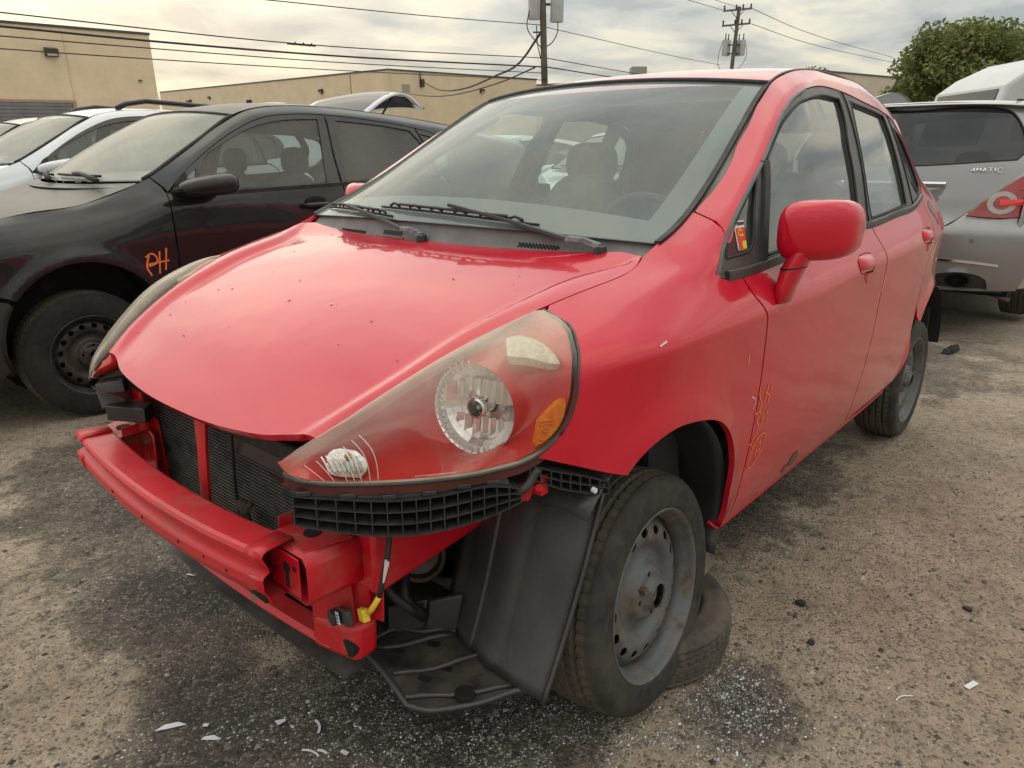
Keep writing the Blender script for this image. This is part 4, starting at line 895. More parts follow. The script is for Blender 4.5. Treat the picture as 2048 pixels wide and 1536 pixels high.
for k in range(9):
    a=random.random(); mb.tube([(.568+.006*random.random(),.06+.05*random.random(),.44+.015*a),(.575,.05+.07*random.random(),.39),(.57,.05+.10*random.random(),.33+.02*a)],.005+.004*random.random(),6)
tag(mb.build('leaf_debris','leaf_litter',red,auto=0),kind='stuff')
# ---- egg-crate bumper brackets
def crate(name,top,bot,ncell,nrow,depth=.045,parent=red,th=.0022,proud=.004):
    """moulded bracket: upright webs and shelves standing on a back skin, front edge following the body plan"""
    tx=[p[0] for p in top]; tz=[p[1] for p in top]; bx_=[p[0] for p in bot]; bz_=[p[1] for p in bot]
    xs=np.linspace(max(tx[0],bx_[0]),min(tx[-1],bx_[-1]),ncell+1); e=1e-3
    def fr(x,z,d):
        y=float(side(x,max(z,.60)))+proud; dx=(float(side(x+e,max(z,.6)))-float(side(x-e,max(z,.6))))/(2*e)
        n=Vector((-dx,1,0)).normalized(); return Vector((x,y,z))-n*d
    mb=MB(); zt=lambda x:float(nspline(tx,tz,x)); zb=lambda x:float(nspline(bx_,bz_,x))
    for x in xs:       # webs
        t=Vector((fr(x-.002,.62,0)-fr(x+.002,.62,0))).normalized()*th*.5
        a,b=zt(x),zb(x)
        mb.hexa([fr(x,b,depth)-t,fr(x,b,0)-t,fr(x,b,0)+t,fr(x,b,depth)+t,fr(x,a,depth)-t,fr(x,a,0)-t,fr(x,a,0)+t,fr(x,a,depth)+t])
    xf=np.linspace(xs[0],xs[-1],ncell*2+1)
    for j in range(nrow+1):
        u=j/nrow
        fx=[(fr(x,zb(x)+(zt(x)-zb(x))*u,0),fr(x,zb(x)+(zt(x)-zb(x))*u+.004*(1-u)-.0,depth)) for x in xf]
        K=len(xf); v=[];h=Vector((0,0,th*.5))
        for p,q in fx: v+=[p-h,p+h,q+h,q-h]
        mb.add(v,[(4*k+i,4*k+(i+1)%4,4*k+4+(i+1)%4,4*k+4+i) for k in range(K-1) for i in range(4)])
    v=[]
    for x in xf: v+=[fr(x,zb(x),depth),fr(x,zt(x),depth)]
    mb.add(v,[(2*k,2*k+1,2*k+3,2*k+2) for k in range(len(xf)-1)])
    return mb.build(name,'black_plastic',parent,smooth=False)
ct=[(.668,.617),(.633,.620),(.584,.617),(.529,.6155),(.472,.621),(.421,.626),(.372,.613)]
cb=[(.668,.560),(.619,.554),(.554,.546),(.492,.549),(.426,.565),(.372,.586)]
cr1=crate('bumper_bracket',ct,cb,15,3,.05)
# upper fixing strip with clip blocks
mb=MB(); v=[]
for x in np.linspace(.664,.38,24):
    z=float(nspline([p[0] for p in ct],[p[1] for p in ct],x)); y=float(side(x,.63)); v.append(((x,y-.012,z+.001),(x,y-.020,z+.016)))
mb.add([p for q in v for p in q],[(2*k,2*k+1,2*k+3,2*k+2) for k in range(len(v)-1)]); mb.build('fixing_strip','black_plastic',red,auto=0)
for x in (.655,.61,.56,.505,.455,.41):
    z=float(nspline([p[0] for p in ct],[p[1] for p in ct],x)); y=float(side(x,.63)); mb=MB(); mb.box((x,y-.008,z+.006),(.026,.012,.010),Matrix.Rotation(-.7,3,'Z')); mb.build('clip','black_plastic',red,bevel=.002)
c2=crate('fender_bracket',[(.352,.654),(.30,.631),(.25,.612),(.200,.590)],[(.352,.628),(.30,.598),(.25,.578),(.208,.566)],8,2,.03,proud=-.004)
mb=MB(); mb.cyl((.235,float(side(.235,.6))-.002,.583),(.236,float(side(.235,.6))+.006,.583),.0055,n=10); mb.build('clip_pin','white_label',red)
mb=MB(); mb.tube(spl([(.372,.722,.602),(.36,.735,.612),(.345,.738,.628),(.335,.742,.645)],.01),.009,8); mb.build('bracket_arm','black_plastic',red,auto=0)
# red tab under the wing
mb=MB(); mb.hexa([(.345,.700,.565),(.332,.722,.572),(.335,.722,.572),(.348,.700,.565),(.345,.700,.603),(.325,.735,.62),(.328,.735,.62),(.348,.700,.603)]); mb.box((.318,.735,.606),(.02,.024,.040)); mb.build('wing_tab','red_structure',red,bevel=.003)
mb=MB(); mb.cyl((.328,.74,.606),(.335,.746,.606),.008,n=8); mb.build('tab_bolt','red_structure',red)
# far-side bracket, short and square
mb=MB(); mb.hexa([(.63,-.47,.575),(.66,-.43,.575),(.60,-.42,.575),(.57,-.47,.575),(.63,-.48,.64),(.665,-.44,.64),(.60,-.43,.64),(.57,-.48,.64)]); mb.build('lamp_bracket','grey_plastic',red,bevel=.003)
mb=MB(); mb.hexa([(.62,-.46,.545),(.655,-.42,.545),(.60,-.32,.545),(.56,-.36,.545),(.62,-.46,.585),(.655,-.42,.585),(.60,-.32,.585),(.56,-.36,.585)]); mb.build('lamp_bracket','black_plastic',red,bevel=.003)
# ---- wheel-arch liner (front wall ribbed), arch tunnel, undertray
def liner(s_=1):
    mb=MB(); A=np.linspace(0,1,22); Yv=[.44,.47,.475,.50,.53,.56,.565,.575,.60,.64,.65,.66,.70,.75,.785]
    rib={.475:.003,.50:.003,.565:.005,.575:.005,.65:.003,.66:.003}
    def P(a,y):
        z=.575-.415*a; x=.175+.130*a+.055*a*a*((y-.44)/.34)+.004*math.sin(a*6)
        x+=.025*math.sin(math.pi*(y-.44)/.345)-rib.get(y,0)*1.0
        return (x,y*s_,z-.02*(y>.74)*(1-a))
    mb.grid(P,A,Yv); o=mb.build('arch_liner','liner_plastic',red,auto=40); m_=o.modifiers.new('solid','SOLIDIFY'); m_.thickness=.003
    # tunnel over the wheel
    mb=MB(); aa=np.linspace(R_(38),R_(205),30)
    def T(a,y): 
        r=.355+.0*y; return (-.02+r*math.cos(a)*1.0,y*s_,.325+r*math.sin(a)*.93+.008*(1 if (int(y*40)%2) else 0))
    mb.grid(T,aa,np.linspace(.42,.805,12)); o=mb.build('arch_tunnel','liner_plastic',red,auto=40); m_=o.modifiers.new('solid','SOLIDIFY'); m_.thickness=.003
    mb=MB(); fan=[(-.02,.42*s_,.30)]+[(-.02+.355*math.cos(a),.42*s_,.325+.33*math.sin(a)) for a in aa]; mb.add(fan,[(0,i,i+1) for i in range(1,len(fan)-1)]); mb.build('inner_wing','engine_black',red)
liner(1); liner(-1)
# edge bead on the liner
mb=MB(); mb.tube([(.175+.130*a+.055*a*a+.006,.787,.575-.415*a-.02*(1-a)) for a in np.linspace(0,1,16)],.005,6); mb.build('liner_bead','liner_plastic',red,auto=0)
# undertray
tray=[(.490,.370),(.502,.41),(.520,.505),(.533,.574),(.515,.615),(.44,.665),(.355,.725),(.312,.735),(.312,.60),(.320,.487),(.37,.445),(.402,.375)]
def trayz(x,y): return .150+.008*np.sin(9*(y-.3))+.02*np.clip((x-.47)/.05,0,1)*0-.016*np.clip((x+.6*y-.80)/.08,0,1)+.006*np.sin(40*x)
panel('undertray',sloop(tray,{0,3,6,8},.012),lambda x,y:(x,y,trayz(x,y)),'muddy_plastic',red,sp=.012,th=.01)
TL_=smooth_loop(tray,{0,3,6,8},.015); mb=MB(); mb.tube([(x,y,float(trayz(x,y))+.004) for x,y in TL_+TL_[:1]],.006,6); mb.build('tray_rim','liner_plastic',red,auto=0)
for (xa,ya,xb,yb) in ((.505,.50,.325,.60),(.47,.40,.335,.50),(.525,.56,.36,.70)):
    mb=MB(); mb.tube([(xa+(xb-xa)*t,ya+(yb-ya)*t,float(trayz(xa+(xb-xa)*t,ya+(yb-ya)*t))+.003) for t in np.linspace(0,1,8)],.006,6); mb.build('tray_rib','liner_plastic',red,auto=0)
for (x,y) in ((.44,.44),(.465,.55),(.41,.56),(.38,.49)):
    mb=MB(); mb.box((x,y,float(trayz(x,y))+.001),(.014,.028,.003),Matrix.Rotation(.4,3,'Z')); mb.build('tray_slot','dark_void',red)
mb=MB(); mb.lathe([(.0,.022),(.003,.022),(.004,.018),(.004,0)],(.435,.64,.148),(0,0,1),14); o=mb.build('tray_boss','dark_void',red); o.scale=(1,1,1)
mb=MB(); mb.box((.482,.39,.160),(.010,.020,.003),Matrix.Rotation(.5,3,'Z')); mb.build('tray_clip','rusty_iron',red)
mb=MB(); mb.hexa([(.37,.437,.15),(.41,.367,.15),(.401,.362,.15),(.36,.437,.15),(.35,.437,.235),(.405,.367,.215),(.399,.362,.215),(.343,.437,.235)]); mb.hexa([(.36,.437,.15),(.367,.447,.15),(.32,.497,.15),(.315,.487,.15),(.343,.437,.235),(.35,.447,.235),(.297,.502,.25),(.292,.492,.25)]); mb.build('tray_wall','liner_plastic',red,bevel=.003)
mb=MB()
for s_ in (1,):
    mb.hexa([(.53,-.42,.145),(.53,.37,.145),(.20,.37,.14),(.20,-.42,.14),(.54,-.42,.16),(.54,.37,.16),(.20,.37,.155),(.20,-.42,.155)])
mb.build('front_undertray','muddy_plastic',red,bevel=.004)
mb=MB(); mb.sweep([(-.05,-.002),(.02,-.006),(.022,-.002),(-.05,.002)],[((.545+.012*(1-(y/.42)**2),y,.153),(1,0,-.2),(0,0,1)) for y in np.linspace(-.44,.42,24)],cap=True); mb.build('lip','liner_plastic',red,auto=30)
# engine bay mass, axle stubs, floor
mb=MB(); mb.box((.22,-.05,.42),(.50,.62,.36)); mb.build('engine','engine_black',red,bevel=.03)
mb=MB(); mb.box((-.05,0,.24),(.40,.75,.10)); mb.build('subframe','engine_black',red,bevel=.02)
mb=MB(); mb.hexa([(-.36,-.76,.22),(-.36,.76,.22),(-2.75,.70,.26),(-2.75,-.70,.26),(-.36,-.76,.28),(-.36,.76,.28),(-2.75,.70,.36),(-2.75,-.70,.36)]); mb.build('floor_pan','interior_dark',red)
mb=MB(); mb.hexa([(-.18,-.70,.30),(-.18,.70,.30),(-.34,.70,.28),(-.34,-.70,.28),(-.20,-.62,.93),(-.20,.62,.93),(-.33,.62,.93),(-.33,-.62,.93)]); mb.build('bulkhead','interior_dark',red)
mb=MB(); mb.cyl((.0,.44,.26),(-.03,.66,.22),.022,n=12); mb.build('drive_shaft','engine_black',red)
mb=MB(); mb.cyl((-.05,.60,.55),(-.045,.66,.24),.032,n=14); mb.build('strut','engine_black',red)
mb=MB(); mb.box((-2.45,0,.20),(.10,1.26,.08)); mb.build('rear_axle','engine_black',red,bevel=.02)
for s_ in (1,-1):
    mb=MB(); mb.grid(lambda a,y:(-2.45+.34*math.cos(a),s_*y,.29+.34*math.sin(a)),np.linspace(R_(5),R_(178),24),np.linspace(.55,.815,5)); mb.build('rear_arch_tunnel','engine_black',red,auto=0)
    mb=MB(); mb.hexa([(-2.70,s_*.60,.30),(-2.72,s_*.78,.30),(-2.84,s_*.70,.32),(-2.84,s_*.55,.32),(-2.70,s_*.60,.62),(-2.73,s_*.765,.62),(-2.85,s_*.69,.62),(-2.85,s_*.55,.62)]); mb.build('rear_bumper_corner','engine_black',red,bevel=.01)
# crash sensor with its plug and lead
mb=MB(); M=Matrix.Rotation(-.25,3,'Z')@Matrix.Rotation(.35,3,'X'); mb.box((.588,.468,.334),(.014,.058,.032),M); mb.build('impact_sensor','black_plastic',red,bevel=.004)
mb=MB(); mb.cyl((.580,.435,.318),(.598,.431,.318),.017,n=16); mb.build('sensor_foot','black_plastic',red)
mb=MB(); mb.box((.5975,.455,.329),(.0015,.016,.025),M); mb.build('barcode_label','white_label',red)
for k in range(3):
    mb=MB(); mb.box((.5985,.455,.322+k*.007),(.0012,.012,.003),M); mb.build('label_print','blue_print',red)
mb=MB(); mb.box((.580,.517,.356),(.014,.028,.024),M); mb.box((.582,.523,.364),(.012,.012,.016),M); mb.build('connector','yellow_plastic',red,bevel=.002)
mb=MB(); mb.tube(spl([(.578,.533,.368),(.574,.545,.388),(.566,.549,.402)],.008),.006,8); mb.build('yellow_tape','yellow_plastic',red,auto=0)
mb=MB(); mb.tube(spl([(.566,.549,.402),(.556,.551,.435),(.54,.549,.48),(.52,.535,.53),(.50,.51,.58)],.015),.0055,8); mb.build('sensor_lead','rubber_seal',red,auto=0)
mb=MB(); mb.hexa([(.561,.556,.435),(.563,.560,.435),(.560,.560,.435),(.559,.556,.435),(.548,.550,.475),(.551,.565,.475),(.549,.565,.475),(.546,.550,.475)]); mb.build('tape_flag','white_label',red)
# crankshaft pulley
mb=MB(); pn=Vector((.55,.78,.28)).normalized(); pc=Vector((.235,.29,.235))
mb.lathe([(-.09,.03),(-.09,.066),(-.06,.066),(-.055,.060),(-.045,.060),(-.04,.066),(-.005,.066),(0,.063),(0,.054),(-.03,.050),(-.035,.024),(-.036,.0)],pc,pn,36); mb.build('crank_pulley','rusty_iron',red,auto=35)
mb=MB(); mb.lathe([(-.04,.024),(-.015,.022),(-.012,.016),(.0,.0155),(.002,.0)],pc,pn,8); mb.build('pulley_bolt','brass_bolt',red,auto=25)
# ---- wheels
make_wheel(red,(-.0409,.8061,.2127),-.051,.0938,spin=.35)
make_wheel(red,(-2.45,.79,.180),0,.0,R=.287,spin=1.2,rim='steel_wheel')
for x,z in ((-.04,.21),(-2.45,.18)):
    w_=make_wheel(red,(x,-.79,z),math.pi,0,R=.287,hub=False)
# ---- cowl, grilles, wipers
def hz(x,y): return float(hood(x,y))
def cowl(u,s):
    """u 0 at the bonnet edge .. 1 at the screen"""
    y=.645*s; a=abs(s)
    x0=float(nspline([0,.25,.5,.75,.9,1],[-.06,-.066,-.085,-.105,-.118,-.115],a)); z0=hz(x0,min(abs(y),.60))-.016
    x1,y1,z1=W3(s*.985,.02); 
    x=x0+(x1-x0)*u; z=z0+(z1-.012-z0)*u-.016*math.sin(math.pi*u)*(1-.4*a)
    return (x,y+(y1-y)*u,z)
mb=MB(); mb.grid(cowl,np.linspace(0,1.05,14),np.linspace(-1,1,60)); cowl_o=mb.build('cowl_panel','grey_plastic',red,auto=0)
def cowl_n(u,s,d):
    e=1e-3; p=Vector(cowl(u,s)); n=(Vector(cowl(u+e,s))-p).cross(Vector(cowl(u,s+e))-p).normalized()
    if n.z<0: n=-n
    return p+n*d,n
def vent(u0,u1,s0,s1,nu,ns):
    mb=MB()
    for i in range(nu):
        for j in range(ns):
            u=u0+(u1-u0)*(i+.5)/nu; s_=s0+(s1-s0)*(j+.5+.5*(i%2))/ns
            p,n=cowl_n(u,s_,.0008); v=mb.ring(p,n,.0034,6); mb.add(v,[tuple(range(6))])
    tag(mb.build('vent_holes','dark_void',cowl_o,smooth=False),kind='stuff')
vent(.24,.58,-.66,-.44,7,16); vent(.20,.46,-.34,-.20,5,12); vent(.16,.46,.40,.66,6,20); vent(.56,.70,.48,.66,3,12); vent(.55,.7,-.30,-.16,3,8)
# raised ribs of the cowl and the maintenance lid
for s0,s1,u0,u1 in ((.02,.38,.02,.34),(-.40,-.37,.0,.45),(-.70,-.675,.0,.45),(-.175,-.14,.0,.5)):
    mb=MB(); mb.grid(lambda u,s_:tuple(cowl_n(u,s_,.006)[0]),np.linspace(u0,u1,8),np.linspace(s0,s1,10)); o=mb.build('cowl_rib','grey_plastic',cowl_o,auto=0); m_=o.modifiers.new('solid','SOLIDIFY'); m_.thickness=.006; m_.offset=-1
for s0,s1 in ((.86,.97),):
    mb=MB(); mb.grid(lambda u,s_:tuple(cowl_n(u,s_,.010)[0]),np.linspace(.0,.30,6),np.linspace(s0,s1,6)); o=mb.build('cowl_corner_cap','black_plastic',cowl_o,auto=0); m_=o.modifiers.new('solid','SOLIDIFY'); m_.thickness=.008; m_.offset=-1
def wp(s,t,d): return Vector(Wn(s,t,d))
def wiper(piv,knee,tip,bl0,bl1,nm='wiper'):
    g=bpy.data.objects.new(nm,None); COL.objects.link(g); g.parent=red
    mb=MB(); mb.lathe([(-.02,.014),(.004,.016),(.014,.014),(.018,.008),(.018,0)],piv,(0,0,1),14); mb.build('pivot_cap','black_plastic',g,auto=40)
    d=(Vector(knee)-Vector(piv)); side_=d.cross(Vector((0,0,1))).normalized(); up=side_.cross(d).normalized()
    mb=MB(); mb.sweep([(-.013,-.004),(.013,-.004),(.010,.009),(-.010,.009)],[(Vector(piv)+Vector((0,0,.012)),side_,up),(Vector(piv).lerp(Vector(knee),.5)+Vector((0,0,.014)),side_*.95,up),(Vector(knee)+Vector((0,0,.006)),side_*.8,up)],cap=True); mb.build('arm_base','worn_plastic',g,bevel=.002)
    mb=MB(); d=(Vector(tip)-Vector(knee)); side_=d.cross(Vector((0,0,1))).normalized(); up=side_.cross(d).normalized()
    mb.sweep([(-.009,-.003),(.009,-.003),(.007,.006),(-.007,.006)],[(Vector(knee)+Vector((0,0,.006)),side_,up),(Vector(knee).lerp(Vector(tip),.5)+Vector((0,0,.010)),side_*.75,up),(Vector(tip)+Vector((0,0,.006)),side_*.5,up)],cap=True); mb.build('arm','black_plastic',g,bevel=.0015)
    B=[wp(bl0[0]+(bl1[0]-bl0[0])*q,bl0[1]+(bl1[1]-bl0[1])*q,.006) for q in np.linspace(0,1,14)]
    mb=MB(); mb.tube(B,.0035,6); mb.build('blade','rubber_seal',g,auto=0)
    for k in range(6):
        a=B[1+2*k]; b=B[2+2*k]; mb=MB(); mb.tube([a+Vector((0,0,.006)),(a+b)/2+Vector((.003,0,.014)),b+Vector((0,0,.006))],.004,6); mb.build('blade_bridge','black_plastic',g,auto=0)
    mb=MB(); mb.tube([p+Vector((.004,0,.012)) for p in B[2:-2]],.0042,6); mb.build('blade_spine','black_plastic',g,auto=0)
    return g
wiper(cowl_n(.45,.84,.012)[0],cowl_n(.72,.70,.026)[0],wp(.10,.040,.022),(.55,.020),(-.36,.048))
wiper(cowl_n(.40,.0,.012)[0],cowl_n(.62,-.12,.026)[0],wp(-.60,.016,.022),(-.22,.006),(-.90,.050))
# ---- door mirrors
def superell(c,ax,rx,ry,rz,p=2.6,nu=28,nv=18,mod=None):
    mb=MB(); V=[]
    sg=lambda q:math.copysign(abs(q)**(2/p),q)
    for i in range(nv+1):
        ph=-math.pi/2+math.pi*i/nv
        for j in range(nu):
            th=2*math.pi*j/nu
            q=Vector((rx*sg(math.cos(ph))*sg(math.cos(th)),ry*sg(math.cos(ph))*sg(math.sin(th)),rz*sg(math.sin(ph))))
            if mod: q=mod(q)
            V.append(tuple(Vector(c)+q))
    F=[(i*nu+j,i*nu+(j+1)%nu,(i+1)*nu+(j+1)%nu,(i+1)*nu+j) for i in range(nv) for j in range(nu)]
    mb.add(V,F); return mb
def mirror_shape(q):
    k=1-.22*max(0,-q.y/.1)*.5; z=q.z*(1-.10*(q.y/.1 if q.y<0 else 0))
    x=q.x if q.x>0 else q.x*.75
    if q.x<-.03: x=-.03+(q.x+.03)*.3
    return Vector((x-.05*(q.y/.1)*(1 if q.y>0 else .3),q.y,z+.004*math.sin(q.y*20)))
mg=bpy.data.objects.new('door_mirror',None); COL.objects.link(mg); mg.parent=red
mc=(-.560,.898,1.022)
superell(mc,None,.070,.088,.073,3.2,36,22,mirror_shape).build('mirror_shell','red_paint',mg,auto=0)
mb=MB(); mb.sweep([(.032*math.cos(a)*1.25,.032*math.sin(a)) for a in np.linspace(0,2*math.pi,16,endpoint=False)],[((-.515,.845,.845),(1.1,.1,0),(-.1,.6,.1)),((-.518,.850,.885),(1.1,0,0),(0,.75,.1)),((-.525,.858,.925),(1.1,0,0),(0,.9,.1)),((-.532,.872,.962),(1,0,0),(0,1.0,.2)),((-.54,.885,.99),(1.1,0,0),(0,1.2,.2))],cap=True); mb.build('mirror_stalk','red_paint',mg,auto=0)
mb=MB(); mb.sweep([(.0325*math.cos(a)*1.25,.0325*math.sin(a)) for a in np.linspace(0,2*math.pi,20,endpoint=False)],[((-.5255,.859,.930),(1.12,0,0),(0,.92,.1)),((-.5262,.8605,.934),(1.12,0,0),(0,.93,.1))],cap=True); mb.build('stalk_joint','rubber_seal',mg,auto=0)
mb=MB(); mb.prism([(.075*math.cos(a)*(1.15),.05*math.sin(a)) for a in np.linspace(0,2*math.pi,24,endpoint=False)],(-.606,.905,1.03),(0,1,0),(0,0,1),(-1,0,0),.002); mb.build('mirror_glass','chrome',mg)
mg2=bpy.data.objects.new('door_mirror',None); COL.objects.link(mg2); mg2.parent=red
for ch in list(mg.children): flipy(ch,None,mg2)
# ---- door handles: cup, pull and lock tongue
for (hx,hz_) in ((-1.215,.868),(-2.045,.893)):
    g=bpy.data.objects.new('door_handle',None); COL.objects.link(g); g.parent=red
    ys=lambda x,z:float(side(x,z))
    cup=[(hx+.080*math.copysign(abs(math.cos(a))**.7,math.cos(a)),hz_+.031*math.copysign(abs(math.sin(a))**.7,math.sin(a))) for a in np.linspace(0,2*math.pi,40,endpoint=False)]
    mb=MB(); mb.tube([(x,ys(x,z)+.0005,z) for x,z in cup+[cup[0]]],.0011,6); mb.build('handle_gap','dark_void',g,auto=0)
    def pull(u,v):
        x=hx+.078*u; z=hz_+.004+.024*v; b=max(0,1-abs(u)**4)*max(0,1-abs(v)**3); return (x,ys(x,z)-.002+.020*b,z)
    mb=MB(); mb.grid(pull,np.linspace(-1,1,20),np.linspace(-1,1,12)); mb.build('pull','red_paint',g,auto=0)
    def tongue(u,v):
        z=hz_-.030-.035*(v+1)/2; w_=.045*(1-((v+1)/2)**2.2)+.004; x=hx-.02+w_*u; b=max(0,1-abs(u)**3); return (x,ys(x,z)-.001+.009*b*(1-.5*(v+1)/2),z)
    mb=MB(); mb.grid(tongue,np.linspace(-1,1,12),np.linspace(-1,1,10)); mb.build('lock_tongue','red_paint',g,auto=0)
# ---- rear hatch (seen through the cabin)
mb=MB(); mb.grid(lambda s_,t:(-2.60-.20*(1-t)-.05*(1-s_*s_),s_*(.66-.20*t),.92+.42*t),np.linspace(-.86,.86,12),np.linspace(.12,.94,8)); mb.build('rear_glass','side_glass',red,auto=0)
for s0,s1,t0,t1 in ((-1,-.86,0,1),(.86,1,0,1),(-.86,.86,0,.12),(-.86,.86,.94,1.04)):
    mb=MB(); mb.grid(lambda s_,t:(-2.60-.20*(1-t)-.05*(1-s_*s_)-.002,s_*(.66-.20*t),.92+.42*t),np.linspace(s0,s1,8),np.linspace(t0,t1,6)); mb.build('hatch_frame','red_paint',red,auto=0)
mb=MB(); mb.grid(lambda s_,t:(-2.82-.05*(1-s_*s_)-.04*math.sin(math.pi*t),s_*.70,.35+.575*t),np.linspace(-1,1,12),np.linspace(0,1,8)); mb.build('tailgate','red_paint',red,auto=0)
# ---- cabin
mb=MB()
def dash(u,v):
    y=.66*v; x=-.17-.52*u; z=.955-.02*u-.10*max(0,u-.75)/.25*1.6+.015*math.sin(3*u); z+=.035*math.exp(-((v-.5)/.22)**2)*math.exp(-((u-.7)/.25)**2); return (x,y,z)
mb.grid(dash,np.linspace(0,1,16),np.linspace(-1,1,24)); mb.grid(lambda u,v:(-.69+.02*u,.66*v,.80-.40*u),np.linspace(-.15,1,6),np.linspace(-1,1,6)); mb.build('dashboard','interior_grey',red,auto=0)
sw=Vector((-.72,.37,.93)); sn_=Vector((-.82,0,.57)).normalized(); se=Vector((0,1,0)); su=sn_.cross(se)
g=bpy.data.objects.new('steering_wheel',None); COL.objects.link(g); g.parent=red
mb=MB(); mb.tube([sw+.185*(math.cos(a)*se+math.sin(a)*su) for a in np.linspace(0,2*math.pi,49)],.014,8); mb.build('rim_ring','interior_dark',g,auto=0)
mb=MB(); mb.lathe([(-.05,.05),(.0,.075),(.015,.06),(.02,0)],sw,sn_,20); mb.build('hub_pad','interior_dark',g,auto=0)
for a in (0,math.pi,-math.pi/2):
    mb=MB(); mb.tube([sw+.05*(math.cos(a)*se+math.sin(a)*su),sw+.18*(math.cos(a)*se+math.sin(a)*su)],.012,6); mb.build('spoke','interior_dark',g)
def seat(x,y,wd,head=True,n='seat'):
    g=bpy.data.objects.new(n,None); COL.objects.link(g); g.parent=red
    superell((x+.18,y,.50),None,.27,wd,.085,3.5,24,12).build('cushion','seat_cloth',g,auto=0)
    superell((x-.12,y,.80),None,.085,wd*.96,.33,3.2,24,14,lambda q:Vector((q.x-.30*(q.z),q.y*(1-.15*max(0,q.z/.33)),q.z))).build('backrest','seat_cloth',g,auto=0)
    for dy in ((0,) if head else (-.32,.32)):
        superell((x-.235,y+dy,1.17),None,.05,.125,.085,2.8,20,12).build('headrest','seat_cloth',g,auto=0)
        for k in (-.05,.05):
            mb=MB(); mb.cyl((x-.22,y+dy+k,1.06),(x-.235,y+dy+k,1.14),.006,n=8); mb.build('headrest_post','chrome',g)
simple('seat_cloth',(.085,.088,.094),.95,var=.15,vscale=20,bump=.3,bscale=250)
seat(-1.15,.36,.24); seat(-1.15,-.36,.24); seat(-2.05,0,.62,False,'rear_bench')
mb=MB(); mb.grid(lambda s_,t:(-2.79-.04*(1-s_*s_),s_*.66,.38+.56*t),np.linspace(-1,1,8),np.linspace(0,1,4)); mb.build('hatch_trim','interior_grey',red,auto=0)
for s_ in (1,-1):
    mb=MB(); mb.grid(lambda u,v:(-2.17-.6*u,s_*(float(side(-2.17-.6*u,.36+.64*v))-.04),.36+.64*v),np.linspace(0,1,8),np.linspace(0,1,6)); mb.build('quarter_trim','interior_grey',red,auto=0)
for s_ in (1,-1):        # door cards and pillar linings
    mb=MB(); mb.grid(lambda u,v:(-.40-1.78*u,s_*(float(side(-.40-1.78*u,.35+.55*v))-.05),.35+.575*v),np.linspace(0,1,14),np.linspace(0,1,6)); mb.build('door_trim','interior_grey',red,auto=0)
    for q in (((-.40,1.06),(-.62,1.19),(-.83,1.305),(-1.0,1.38)),):
        mb=MB(); mb.tube([(x,s_*(float(edge_y(x))+.012),z-.022) for x,z in spl(q,.04)],.030,8); mb.build('pillar_lining','headliner',red,auto=0)
    mb=MB(); mb.tube([(x,s_*(float(side(x,z))-.035),z) for x,z in spl([(-1.38,.95),(-1.42,1.15),(-1.47,1.40)],.05)],.030,8); mb.build('pillar_lining','interior_grey',red,auto=0)
mb=MB(); mb.box((-.80,0,1.335),(.03,.20,.055)); mb.build('inside_mirror','interior_dark',red,bevel=.01)
# ---- writing and marks
def write(strokes,mat,fn,w,parent,name='marker_stroke'):
    for s_ in strokes:
        mb=MB(); stroke(mb,spl(s_,.006),fn,w); mb.build(name,mat,parent,smooth=False,recalc=False)
def Q(o,sx,sz): return lambda a,b:(o[0]-a*sx,o[1]+b*sz)     # writing grid: a along the door to the rear, b up
q=Q((-.43,.42),1,1)
write([[q(.018,.215),q(.022,.19),q(.040,.165),q(.035,.145),q(.012,.142),q(.004,.155)],
       [q(.075,.215),q(.060,.165)],[q(.098,.200),q(.085,.150)],[q(.060,.190),q(.095,.172)],
       [q(.020,.140),q(.048,.138),q(.030,.118),q(.045,.100),q(.035,.075),q(.012,.058),q(.000,.058)],
       [q(.064,.100),q(.068,.132),q(.078,.105),q(.088,.130),q(.098,.095)],
       [q(.035,.045),q(.065,.063),q(.105,.060),q(.112,.030),q(.085,.000),q(.055,-.020),q(.030,-.018),q(.024,.005),q(.035,.045)],
       [q(.060,-.002),q(.078,.045),q(.088,.010)],[q(.060,.018),q(.092,.022)]],'orange_marker',fnSl,.0046,front_door)
# quarter-window sticker
fg=lambda a,b,l:(float(a),float(side(a,b))-.0105+l,float(b))
def patch(x0,x1,z0,z1,mat,lift,nm,sh=0):
    mb=MB(); mb.add([fg(x0,z0,lift),fg(x1,z0,lift),fg(x1+sh,z1,lift),fg(x0+sh,z1,lift)],[(0,1,2,3)]); mb.build(nm,mat,red,smooth=False)
patch(-.385,-.432,.979,1.046,'white_label',.0004,'sticker',-.012); patch(-.389,-.431,.980,1.030,'orange_red_print',.0009,'sticker_print',-.009); patch(-.410,-.431,.982,.999,'yellow_print',.0013,'sticker_print',-.003); patch(-.408,-.440,1.036,1.043,'black_print',.0013,'sticker_print',-.001)
mb=MB(); stroke(mb,spl([(-.402,1.012),(-.405,1.022),(-.415,1.026),(-.424,1.022)],.003),fg,.003,.0014); stroke(mb,spl([(-.410,1.012),(-.426,1.014)],.004),fg,.004,.0014); mb.build('sticker_swirl','yellow_print',red,smooth=False)
